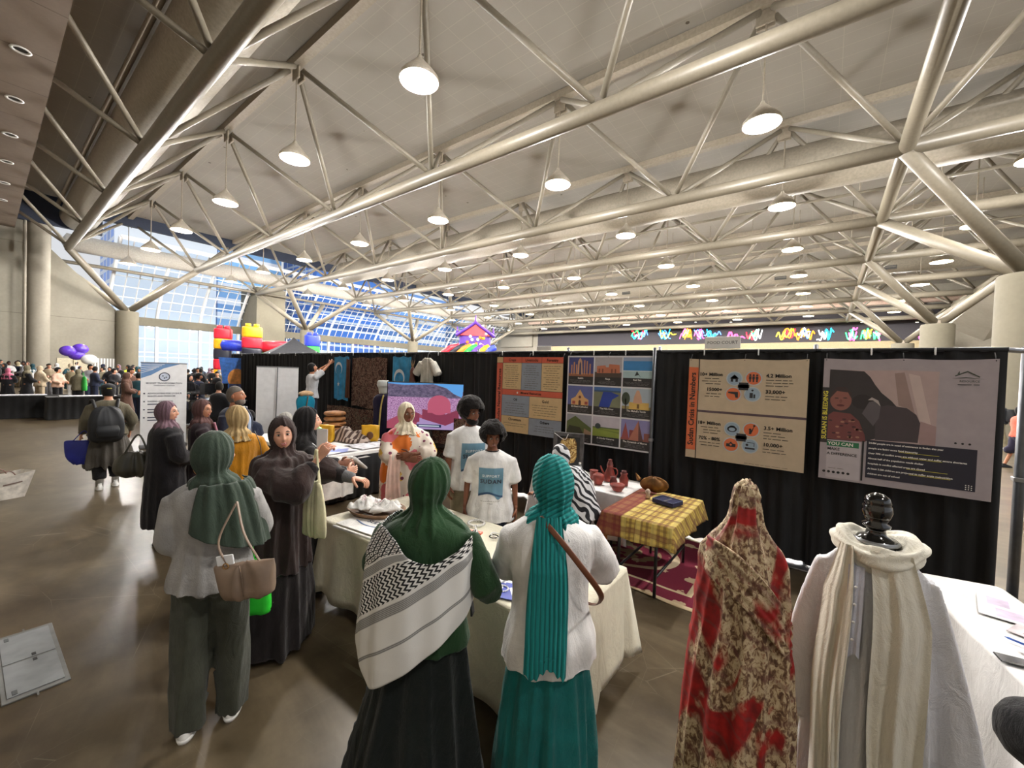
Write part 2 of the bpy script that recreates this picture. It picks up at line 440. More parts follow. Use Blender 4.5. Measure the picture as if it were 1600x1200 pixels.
# navy fascia, light grey beam and pipe at the glazed side
structure('trim_3', MB().add(box(-49.4, -49.0, 5, 74, 13.9, 15.0)).add(box(-49.4, -49.0, 1.5, 6.2, 12.6, 15.0)), NAVY)
structure('trim_4', MB().add(tube([(-53.4, 4.5, 12.35), (-53.4, 74, 12.55)], .75, 20)), plain('beam_grey', (158, 152, 142), .6), True)
structure('trim_5', MB().add(tube([(-54.3, 4.0, 10.75), (-54.3, 74, 10.75)], .16, 12)), STEEL, True)
structure('trim_6', MB().add(box(-60.3, -59.7, 7.5, 74, 6.0, 6.9)), BEIGE2)
structure('wall_pier', MB().add(box(-60, -55, 20.3, 23.6, 0, 11.6)), BEIGE2)
bpy.data.objects['wall_pier'].name = 'wall_pier_left'
# glazing bays: vertical below the sill beam, leaning inwards above it
def mat_glass():
    m, t, b = nt('window_glass'); t.nodes.remove(b); o = t.nodes['Material Output']
    tr = N(t, 'ShaderNodeBsdfTransparent'); gl = N(t, 'ShaderNodeBsdfGlossy'); mx = N(t, 'ShaderNodeMixShader')
    tr.inputs[0].default_value = (.86, .93, 1, 1); gl.inputs[0].default_value = (.8, .9, 1, 1); gl.inputs['Roughness'].default_value = .05
    mx.inputs[0].default_value = .06; t.links.new(tr.outputs[0], mx.inputs[1]); t.links.new(gl.outputs[0], mx.inputs[2])
    t.links.new(mx.outputs[0], o.inputs[0]); return m
GLASS = mat_glass()
def slope(t):   # t 0..1 from sill top to the eaves, curved inwards
    return (-60+6.6*t**1.15, 6.9+6.9*t**.92)
for w in range(8):
    y0 = 8.0+w*8.0; y1 = y0+8.0
    wn = bpy.data.objects.new('window_%d' % (w+1), None); C.objects.link(wn); wn['kind'] = 'structure'
    mb = MB()
    for y in (y0, y0+4):
        mb.add(box(-60.12, -59.75, y-.13, y+.13, 0, 6))
        mb.add(tube([(slope(t)[0], y, slope(t)[1]) for t in np.linspace(0, 1, 7)], .17, 6))
    mb.build('window_frame', WHITEP, wn, False)
    mb = MB()
    for k in range(1, 8):
        if k == 4: continue
        y = y0+k
        mb.add(box(-60.04, -59.94, y-.04, y+.04, 0, 6)); mb.add(tube([(slope(t)[0], y, slope(t)[1]) for t in np.linspace(0, 1, 6)], .055, 4))
    for z in (1.2, 2.6, 3.1, 4.6): mb.add(box(-60.05, -59.93, y0, y1, z-.045, z+.045))
    for t in (.12, .24, .38, .52, .68, .84, 1.0):
        x, z = slope(t); mb.add(tube([(x, y0, z), (x, y1, z)], .06 if t < 1 else .2, 4))
    mb.build('mullion', WHITEP, wn, False)
    V = [(-60, y0, 0), (-60, y1, 0), (-60, y1, 6), (-60, y0, 6)]; F = [(0, 1, 2, 3)]
    for i, t in enumerate(np.linspace(0, 1, 6)): x, z = slope(t); V += [(x, y0, z), (x, y1, z)]
    F += [(4+2*i, 5+2*i, 7+2*i, 6+2*i) for i in range(5)]
    MB().add((V, F)).build('pane', GLASS, wn, False)
# outside: city blocks and terrace
def mat_tower(name, glass, frame, bw, rh, ms, rot=(PI/2, 0, PI/2)):
    m, t, b = nt(name); br = N(t, 'ShaderNodeTexBrick'); br.offset = 0
    br.inputs['Scale'].default_value = 1; br.inputs['Brick Width'].default_value = bw; br.inputs['Row Height'].default_value = rh
    br.inputs['Mortar Size'].default_value = ms; br.inputs['Color1'].default_value = (*lin(glass), 1)
    br.inputs['Color2'].default_value = (*lin(tuple(min(255, g*1.35) for g in glass)), 1); br.inputs['Mortar'].default_value = (*lin(frame), 1)
    t.links.new(coords(t, rot=rot), br.inputs['Vector']); t.links.new(br.outputs['Color'], b.inputs['Base Color'])
    b.inputs['Roughness'].default_value = .3; return m
tw = [(-105, -92, 13, 27, 70, 'pale blue glass office tower outside behind the leftmost windows', (70, 120, 190), (225, 232, 240), 2.2, 3.2, .35),
      (-118, -98, 29, 41, 90, 'white banded tower outside seen through the glass beside the left pier', (120, 160, 205), (245, 245, 245), 3, 2.8, .7),
      (-104, -88, 44, 60, 60, 'mid blue glass block outside behind the central windows', (60, 105, 175), (215, 225, 235), 1.8, 3.0, .25),
      (-112, -90, 60, 84, 75, 'tall grey blue tower outside at the far end of the glass wall', (95, 135, 190), (235, 235, 232), 2.6, 3.4, .5),
      (-98, -86, 88, 112, 60, 'far pale office block outside beyond the end of the glass wall', (110, 150, 200), (240, 240, 240), 2.4, 3, .4),
      (-120, -100, -30, -4, 60, 'blue grey tower outside beyond the sloping concrete wall', (80, 120, 180), (225, 230, 235), 2.4, 3, .4)]
for i, (x0, x1, y0, y1, h, lab, g, fr, bw, rh, ms) in enumerate(tw):
    e = empty('office_tower', ((x0+x1)/2, (y0+y1)/2, 0), 0, 1, lab, 'building')
    MB().add(box(-(x1-x0)/2, (x1-x0)/2, -(y1-y0)/2, (y1-y0)/2, 0, h)).build('facade', mat_tower('tower_%d' % i, g, fr, bw, rh, ms), e, False)
    MB().add(box(-(x1-x0)/2-.4, (x1-x0)/2+.4, -(y1-y0)/2-.4, (y1-y0)/2+.4, h, h+1)).build('roof', WHITEP, e, False)
structure('trim_7', MB().add(box(-140, -60.4, -40, 120, -.3, -.02)), plain('terrace_paving', (200, 200, 198), .8))
structure('wall_front', MB().add(box(-50, 14, -9.4, -9, 0, 12)), GREYC)
# back wall with the dark art band
structure('wall_back', MB().add(box(-62, 26, 70.6, 71.2, 0, 15)).add(box(-57.5, -49, 70.2, 70.6, 8, 15)), GREYC)
structure('trim_8', MB().add(box(-44, 14, 69.8, 70.5, 0, 7.95)), plain('cream_wall', (150, 136, 104), .7))
BAND = plain('dark_band', (40, 36, 42), .7)
structure('trim_9', MB().add(box(-47.5, 14, 70.1, 70.58, 8.0, 12.4)), BAND)
structure('trim_10', MB().add(tube([(-49, 68.8, 12.7), (14, 68.8, 12.7)], .3, 10)), plain('pinkish_rail', (202, 176, 160), .5), True)
neon = [(-38.3, 'r'), (-32.5, 'b'), (-29, 'y'), (-24.6, 'm'), (-21, 'c'), (-15, 'r'), (-10.3, 'g'), (-4.2, 'o'), (-1.6, 'y'), (1.2, 'c'), (-7.6, 'r')]
NC = {'r': (255, 40, 60), 'b': (90, 150, 255), 'y': (255, 225, 60), 'm': (255, 90, 190), 'c': (40, 200, 240), 'g': (60, 240, 120), 'o': (255, 140, 30)}
def yp(px, py, Y):   # world point on the plane y=Y seen at a pixel (planning helper for the far wall art)
    d = _f+_r*((px-800)/637.0)+_u*((600-py)/637.0); k = Y/d.y
    return Vector((d.x*k, Y, 2.05+d.z*k))
arts = [(984, 1012, 'rbcg', 'left end neon of red and blue curls above the FOOD COURT partition'), (1027, 1055, 'ycb', 'second neon from the left, yellow and pale blue strokes'),
        (1056, 1080, 'oym', 'small warm white and orange neon scribble'), (1075, 1100, 'mb', 'pink and blue diagonal neon strokes'), (1097, 1125, 'cb', 'blue looping neon between pink and red neons'),
        (1136, 1163, 'rm', 'red zigzag neon tube'), (1165, 1192, 'rgw', 'red and green neon with white centre'), (1211, 1245, 'yor', 'yellow and orange slanted neon strokes'),
        (1243, 1272, 'obw', 'orange neon with blue and white tips'), (1276, 1307, 'cw', 'cyan neon with long branching lines'), (1321, 1350, 'mg', 'pink neon ring left of a green one'),
        (1345, 1362, 'gy', 'green leafy neon between two pink ones'), (1362, 1385, 'gm', 'green and violet neon curl'), (1430, 1455, 'rm', 'red and violet neon near the concrete columns'), (1478, 1492, 'cb', 'cyan neon at the right end by the column')]
NC['w'] = (240, 240, 240)
for i, (xa, xb, cols, lab) in enumerate(arts):
    a = yp(xa, 523, 69.9); b_ = yp(xb, 523, 69.9)
    e = empty('neon_artwork', ((a.x+b_.x)/2, 70.04, a.z), 0, 1, lab, 'neon artwork')
    w = (b_.x-a.x)/2; rr = random.Random(i*7+1)
    for k, cc in enumerate(cols):
        for q in range(2):
            x0 = rr.uniform(-w, w*.2); pts = [(x0+j*w*.22, 0, rr.uniform(-.8, .9)) for j in range(5)]
            if 'zigzag' in lab: pts = [(-w+j*w*.33+.1*q, 0, (.7-.2*j) if j % 2 else -.5-.1*q) for j in range(7)]
            MB().add(tube(pts, .075, 5, 16)).build('neon_tube', plain('neon_'+cc, NC[cc], .4, emit=NC[cc], es=3.2, var=0), e)
# small wall washers over the band
for i, px in enumerate((860+60, 990, 1087, 1142, 1204, 1272, 1347, 1433)):
    p = yp(px, 503, 69.3)
    e = empty('wall_washer', (p.x, 69.3, p.z), 0, 1, 'small white wall washer fitting on the rail above the neon art', 'spotlight', 'wall washers above the neon art')
    MB().add(lathe([(.0, .2), (.14, .15), (.18, -.05)], 12)).build('housing', STEEL, e)
    MB().add(lathe([(.0, -.02), (.16, -.05)], 12)).build('lens', plain('washer_lens', (255, 255, 250), .3, emit=(255, 250, 240), es=8, var=0), e)
# right side slabs beyond the right columns
structure('wall_right', MB().add(box(16, 16.6, 24, 71, 0, 15)), BEIGE)
structure('trim_11', MB().add(([(8.3, 52, 7.6), (9.3, 36, 10.2), (14, 36, 8.6), (10.5, 52, 6.3), (8.3, 52, 7.9), (9.3, 36, 10.5), (14, 36, 9.3), (10.5, 52, 7.0)], [(3, 2, 1, 0), (4, 5, 6, 7), (0, 1, 5, 4), (1, 2, 6, 5), (2, 3, 7, 6), (3, 0, 4, 7)])).add(box(9.2, 16, 60, 71, 0, 9)), GREYC)
# duct work
DUCT = plain('painted_duct', (136, 128, 114), .6)
def duct(y, z, r, x0, x1, lab, vents):
    e = empty('air_duct', (x0, y, z), 0, 1, lab, 'air duct')
    MB().add(tube([(0, 0, 0), (x1-x0, 0, 0)], r, 32)).build('duct_body', DUCT, e)
    for k in range(int((x1-x0)//4)):
        pass
    for vx in vents:
        v_ = MB().add(bbox(vx-x0, -r*.86, -r*.52, 1.0, .12, .42, .02)).build('vent_grille', GRILL, e, False)
        MB().add(bbox(vx-x0, -r*.86-.05, -r*.52, .86, .06, .05, .01)).add(bbox(vx-x0, -r*.86-.05, -r*.52+.12, .86, .06, .03, .01)).build('louvre', plain('louvre_grey', (110, 106, 98), .5), v_, False)
duct(25.25, 12.9, 1.15, -44, 22, 'large round cream supply duct with dark grilles hanging behind the third roof tube', [-28, -24, -20, -16, -12.2, -8.5, -3.2, 2.2, 9])
duct(4.75, 13.4, 1.1, -48, 6, 'large plain round duct above the nearest roof tube at the left', [])
duct(49.3, 13.1, .9, -44, 22, 'far round duct with grilles below the ceiling near the back wall', [-20, -12, -4, 4])
pe = empty('ceiling_conduit', (0, 0, 0), 0, 1, 'thin steel conduit running under the dark ceiling beside the soffit', 'conduit')
MB().add(tube([(-49, 3.62, 14.2), (6, 3.62, 14.2)], .13, 10)).build('pipe', STEELD, pe)
for k, yy in enumerate((28.0, 36.5)):
    pe = empty('sprinkler_pipe', (0, 0, 0), 0, 1, ('nearer' if k == 0 else 'farther')+' thin sprinkler main hung on rods behind the big duct', 'pipe')
    MB().add(tube([(-40, yy, 12.2), (20, yy, 12.2)], .08, 8)).build('pipe', STEEL, pe)
    for x in range(-38, 20, 3): MB().add(tube([(x, yy, 12.2), (x, yy, 14.8)], .02, 5)).build('hanger_rod', STEELD, pe)
# roof trusses
def cyl(a, b, r, n=14): return tube([a, b], r, n, caps=True)
ords = ['first', 'second', 'third', 'fourth', 'fifth', 'sixth', 'seventh', 'eighth', 'ninth']
DSTRUT = {}
for m in range(9):
    Y = 3.965+P*m; k0 = -6 if (m % 2 == 1 or m == 0) else -7
    n = 18 if m < 4 else 10
    t = empty('roof_truss', (0, Y, 10.5), 0, 1, '%s cream tubular roof truss counted from the camera' % ords[m], 'roof truss')
    MB().add(cyl((1.915+P*k0, 0, 0), (22 if m > 0 else 14, 0, 0), .26, n+6)).build('bottom_chord', STEEL, t)
    MB().add(box(-49, 22, P/2-.17, P/2+.17, 4.0, 4.33)).build('top_chord', STEELD, t, False)
    for k in range(k0, 3):
        X = 1.915+P*k
        for sx in (-1, 1):
            for sy in (-1, 1):
                if (sy < 0 and m == 0 and False): continue
                a = np.array((X, 0, .1)); b_ = np.array((X+sx*P/2, sy*P/2, 4.0)); d_ = (b_-a)/np.linalg.norm(b_-a)
                MB().add(cyl(a+d_*.28, b_-d_*.35, .105, n-4 if m < 4 else 6)).build('diagonal_strut', STEEL, t)
    # hanging brackets at top nodes
    for k in range(-6, 2):
        X = -2.05+P*k
        if m < 3: MB().add(bbox(X-.05, P/2-.0, 3.72, .55, .08, .5, .02)).add(bbox(X-.05, P/2+.22, 3.72, .55, .08, .5, .02)).build('node_bracket', STEELD, t, False)
for kx, X in enumerate((1.915, 1.915+P)):
    t = empty('cross_tube', (X, 0, 10.5), 0, 1, ('left' if kx == 0 else 'right')+' long cross tube tying the roof trusses together above the right columns', 'roof tube')
    MB().add(cyl((0, 3.965, 0), (0, 68, 0), .24, 18)).build('tube', STEEL, t)
# columns with branching struts
def column(X, Y, lab, r=.75):
    e = empty('branching_column', (X, Y, 0), 0, 1, lab, 'column')
    MB().add(lathe([(r, 0), (r, 6.35), (r*.96, 6.45), (.0, 6.46)], 36)).build('concrete_shaft', BEIGE2, e, True, True)
    MB().add(lathe([(r*.5, 6.45), (r*.5, 6.7), (.0, 6.72)], 24)).build('bearing_plate', STEELD, e, True, True)
    for sx in (-1, 1):
        for sy in (-1, 1):
            MB().add(cyl((sx*.2, sy*.2, 6.6), (sx*P/2, sy*P/2, 10.4), .25, 18)).build('branch_strut', STEEL, e)
for i in range(4):
    column(-49.6, P+2*P*i, '%s branching concrete column along the glass wall counted from the left' % ords[i])
for i in range(1, 4):
    column(5.88, P+2*P*i, ['', 'nearest wide branching column at the right edge', 'middle branching column of the right row left of the slab', 'farthest branching column of the right row'][i], .85)
# pendant lamps
def lamp_proto():
    e = empty('pendant_lamp', (0, 0, 0))
    MB().add(lathe([(.0, .74), (.06, .72), (.08, .64), (.22, .48), (.46, .22), (.57, .08), (.58, -.04), (.56, -.04), (.55, .04)], 36)).build('lamp_shade', LAMPSH, e)
    MB().add(lathe([(.0, .10), (.35, .09), (.52, .03), (.555, -.035)], 30)).build('reflector', LAMPIN, e)
    for k in range(4):
        a = k*PI/2+.5
        MB().add(ell((.27*math.cos(a), .27*math.sin(a), .03), (.175, .175, .07), 14, 7)).build('bulb', BULB, e)
    MB().add(tube([(0, 0, .7), (0, 0, 3.5)], .03, 6)).build('hanging_rod', STEELD, e)
    return e
lp = None; LAMPS = 0
for i in range(-1, 8):
    for j in range(-1, 7):
        if i < 0 and j != -1: continue  # unseen lamp behind the camera, added to brighten the foreground, like row one's rightmost
        x, y = -2.05-P*j, P*(i+1)
        if lp is None: lp = lamp_proto(); e = lp
        else: e = copy_tree(lp)
        e.location = (x, y, 10.72)
        nm = {6: 'farthest left'}.get(j, ['right of the cross tube', 'first from the right', 'second from the right', 'third from the right', 'fourth from the right', 'fifth from the right', 'sixth from the right', 'seventh from the right'][j+1])
        tag(e, 'glowing conical pendant lamp in row %s, %s' % (['added behind the camera', 'one', 'two', 'three', 'four', 'five', 'six', 'seven', 'eight'][i+1], nm), 'pendant lamp', 'pendant lamps under the roof trusses')
        ld = bpy.data.lights.get('pendant_light') or bpy.data.lights.new('pendant_light', 'POINT')
        ld.energy = LAMP_W; ld.color = (1.0, .965, .925); ld.shadow_soft_size = .3
        lo = bpy.data.objects.new('pendant_light', ld); C.objects.link(lo); lo.parent = e; lo.location = (0, 0, -.24)
# ---------------------------------------------------------------- pipe and drape booths
def mat_drape():
    m, t, b = nt('black_drape'); v = coords(t)
    t.links.new(ramp(t, noise_tex(t, v, 2, 2), [(.3, (15, 15, 17)), (.7, (23, 23, 25))]), b.inputs['Base Color'])
    b.inputs['Roughness'].default_value = .85; b.inputs['Sheen Weight'].default_value = .08
    bump(t, b, noise_tex(t, v, 200, 2), .2, .002); return m
DRAPE = mat_drape()
def drape_panel(x0, x1, Y, lab, post=None, zt=2.42, seed=0, rz=0, loc=None):
    e = empty('drape_panel', loc or (x0, Y, 0), rz, 1, lab, 'drape')
    w = x1-x0+(.05 if x1 < 1 else 0); n = int(w/.02); rr = random.Random(seed); ph = [rr.uniform(0, 6) for _ in range(6)]
    xs = np.linspace(0, w, n); zs = np.array([.04, .5, 1.2, 1.9, 2.3, zt])
    V = []
    for side in (0, 1):
        for z in zs:
            y = .028*np.sin(xs*21+ph[0]+.8*np.sin(xs*3+ph[1]))+.018*np.sin(xs*47+ph[2]+z*.6)+.02*np.sin(xs*7+ph[3]+z)
            y = y*(.35+.65*min(1, (zt-z)*1.2+.1))
            V += [(x, yy+side*.012, z+.012*math.sin(x*9+ph[4])*(z < .1)) for x, yy in zip(xs, y)]
    F = grid_faces(6, n); o = 6*n; F += [tuple(q+o for q in f[::-1]) for f in grid_faces(6, n)]
    MB().add((V, F)).add(box(0, w, -.02, .045, zt-.005, zt+.03)).build('fabric', DRAPE, e)
    MB().add(tube([(0, .012, zt+.012), (w, .012, zt+.012)], .022, 8)).build('crossbar', ALU, e)
    MB().add(tube([(0, .07, 0), (0, .07, zt+.08)], .024, 10)).add(bbox(0, .07, .012, .42, .42, .014, .003)).build('upright', ALU, e)
    for k in range(1, 3):
        x = w*k/3; MB().add(bbox(x, -.028, zt-.005, .014, .014, .075, .003)).build('white_clip', WHITEP, e, False)
    return e
segs = [(-17.4, -14.4), (-14.4, -11.35), (-11.35, -8.3), (-8.3, -5.2), (-5.2, -3.27), (-3.27, -1.83), (-1.83, -.1), (-.1, 1.29)]
dl = ['leftmost black drape section with the dome banner in front', 'black drape section behind the white roll-up', 'black drape section behind the hanging blue flag', 'black drape section behind the big screen',
      'black drape section behind the natural resources poster', 'black drape section behind the nine photo poster', 'black drape section behind the crisis in numbers poster', 'rightmost black drape section behind the purple grey poster']
for i, ((a, b_), l) in enumerate(zip(segs, dl)): drape_panel(a, b_, 5.63, l, seed=i)
# thick steel uprights
for x, y, lab, h, r in ((-1.83, 5.5, 'slim silver upright in front of the drapes right of the nine photos', 2.47, .024), (1.47, 5.9, 'thick grey upright pole beside the right end of the drapes', 2.47, .038)):
    e = empty('upright_pole', (x, y, 0), 0, 1, lab, 'pole')
    MB().add(tube([(0, 0, 0), (0, 0, h)], r, 16)).build('tube', plain('grey_pole', (98, 100, 104), .35, .7), e)
    MB().add(bbox(0, 0, .01, .4, .4, .014, .003)).build('base_plate', BLACKM, e, False)
    MB().add(bbox(0, 0, h*.5, r*2.4, r*2.4, .04, .004)).build('collar', ALU, e, False)
tag(MB().add(tube([(1.29, 5.66, 2.43), (1.47, 5.88, 2.43), (3.4, 5.88, 2.43)], .024, 10)).build('crossbar_pipe', ALU), 'silver crossbar running right from the end of the drapes', 'pipe')

# ---------------------------------------------------------------- posters
YP = 5.52
INK = plain('ink_black', (28, 26, 26), .6, var=0)
FINE = plain('ink_fine', (92, 86, 78), .6, var=0)
class Poster:
    def __init__(s, name, lab, x0, x1, z0, z1, mat, seed=0, cat='poster', sag=.0):
        s.w, s.h = x1-x0, z1-z0; s.sag = sag; s.seed = seed
        s.e = empty(name, (x0, YP, z0), 0, 1, lab, cat); s.k = 0
        n = 40; m = 20; V = []
        for side in (0, 1):
            for j in range(m):
                for i in range(n):
                    x = s.w*i/(n-1); z = s.h*j/(m-1); V.append((x, s.y(x, z)+.003*side, z+s.dz(x, z)))
        F = grid_faces(m, n)+[tuple(q+n*m for q in f[::-1]) for f in grid_faces(m, n)]
        MB().add((V, F)).build('sheet', mat, s.e)
        for gx in (.02, s.w/2, s.w-.02): MB().add(tube([(gx, s.y(gx, s.h)-.004, s.h-.02), (gx, .06, s.h+.06)], .004, 6)).build('tie', BLACKM, s.e)
    def y(s, x, z):
        x = np.asarray(x, float); z = np.asarray(z, float)
        return 0*x+0*z
    def dz(s, x, z):
        t = np.clip((np.asarray(z)/s.h-.75)*4, 0, 1)
        return -s.sag*t*np.abs(np.sin(np.asarray(x)/s.w*2*PI))
    def put(s, vf, mat, name='print', parent=None, layer=None):
        V, F = vf; V = np.asarray(V, float); s.k += 1
        off = .0015*(layer if layer is not None else 1+s.k*.12)
        # subdivide long flat shapes only roughly: rows of points follow the sheet
        W = np.stack([V[:, 0], s.y(V[:, 0], V[:, 1])-off, V[:, 1]+s.dz(V[:, 0], V[:, 1])], 1)
        return MB().add((W, F)).build(name, mat, s.e, False)
    def rect(s, x0, x1, z0, z1, mat, name='panel', layer=2):
        n = max(2, int((x1-x0)/.05)+1); m = max(2, int((z1-z0)/.06)+1)
        V = [(x, z) for z in np.linspace(z0, z1, m) for x in np.linspace(x0, x1, n)]
        return s.put((np.array([(a, b, 0) for a, b in V]), grid_faces(m, n)), mat, name, layer=layer)
    def text(s, t, x, z, size, mat=None, rot=0, align='CENTER', bold=.012, layer=4, name='lettering'):
        V, F = text_vf(t, size, align, bold); c, q = math.cos(rot), math.sin(rot)
        V = np.stack([V[:, 0]*c-V[:, 1]*q+x, V[:, 0]*q+V[:, 1]*c+z, 0*V[:, 0]], 1)
        return s.put((V, F), mat or INK, name, layer=layer)
    def lines(s, x0, x1, z, n, dz, seed=0, mat=None, align='c', hh=.006, layer=3.5):
        rr = random.Random(seed); mb = MB()
        for i in range(n):
            w = (x1-x0)*rr.uniform(.62, 1); xa = {'c': (x0+x1-w)/2, 'l': x0, 'r': x1-w}[align]
            while w > .03:
                q = min(w, rr.uniform(.03, .09)); V, F = rect2(xa, xa+q, z-i*dz, z-i*dz+hh); mb.add((V, F)); xa += q+.012; w -= q+.012
        V = np.concatenate(mb.v); return s.put((V, mb.f), mat or FINE, 'small_print', layer=layer)
def pm(name, c, r=.5): return plain(name, c, r, var=.02)
TAN = pm('poster_tan', (214, 186, 140)); SLATE = pm('poster_blue_grey', (142, 152, 166)); CORAL = pm('poster_coral', (208, 96, 72))
# natural resources
p = Poster('resources_poster', 'tan, coral and grey table poster titled Sudan Natural Resources, left of the nine photos', -4.58, -3.24, 1.065, 2.345, pm('poster_dark_line', (62, 52, 50)), 1)
W, H = p.w, p.h; L = .135
p.rect(.0, L-.008, .09, 1.18, CORAL, 'title_band'); p.rect(0, L-.008, 1.185, H, TAN, 'corner_panel'); p.rect(0, L-.008, 0, .085, TAN, 'corner_panel')
p.text('Sudan Natural Resources', L/2, .63, .088, None, PI/2, bold=.02)
cw = (W-L)/3
for i, (t, mt) in enumerate((('Crops', TAN), ('Livestocks', SLATE), ('Forestry', TAN))):
    x0 = L+cw*i; p.rect(x0, x0+cw-.006, H-.095, H, CORAL, 'heading_band'); p.rect(x0, x0+cw-.006, .735, H-.1, mt, 'panel')
    p.text(t, x0+cw/2, H-.05, .062, bold=.02); p.lines(x0+.035, x0+cw-.04, H-.15, 11, .036, i, INK if i != 1 else FINE)
p.rect(L, W, .635, .728, CORAL, 'heading_band'); p.text('Mineral Resources', L+(W-L)/2, .68, .055, bold=.02)
p.put(disc2(L+.33, .68, .016), pm('print_white', (240, 236, 228)), 'marker', layer=4)
hx = (L+W)/2-.02
p.rect(L, hx-.004, .28, .63, SLATE); p.rect(hx, W, .28, .63, TAN); p.rect(L, hx-.004, 0, .274, TAN); p.rect(hx, W, 0, .274, SLATE)
for t, x, z, n in (('Oil', (L+hx)/2, .56, 5), ('Gold', (hx+W)/2, .56, 5), ('Chromium', (L+hx)/2, .22, 2), ('Others', (hx+W)/2, .22, 3)):
    p.text(t, x, z, .062, bold=.02); p.lines(x-.26, x+.26, z-.07, n, .04, n+int(x*10), FINE)
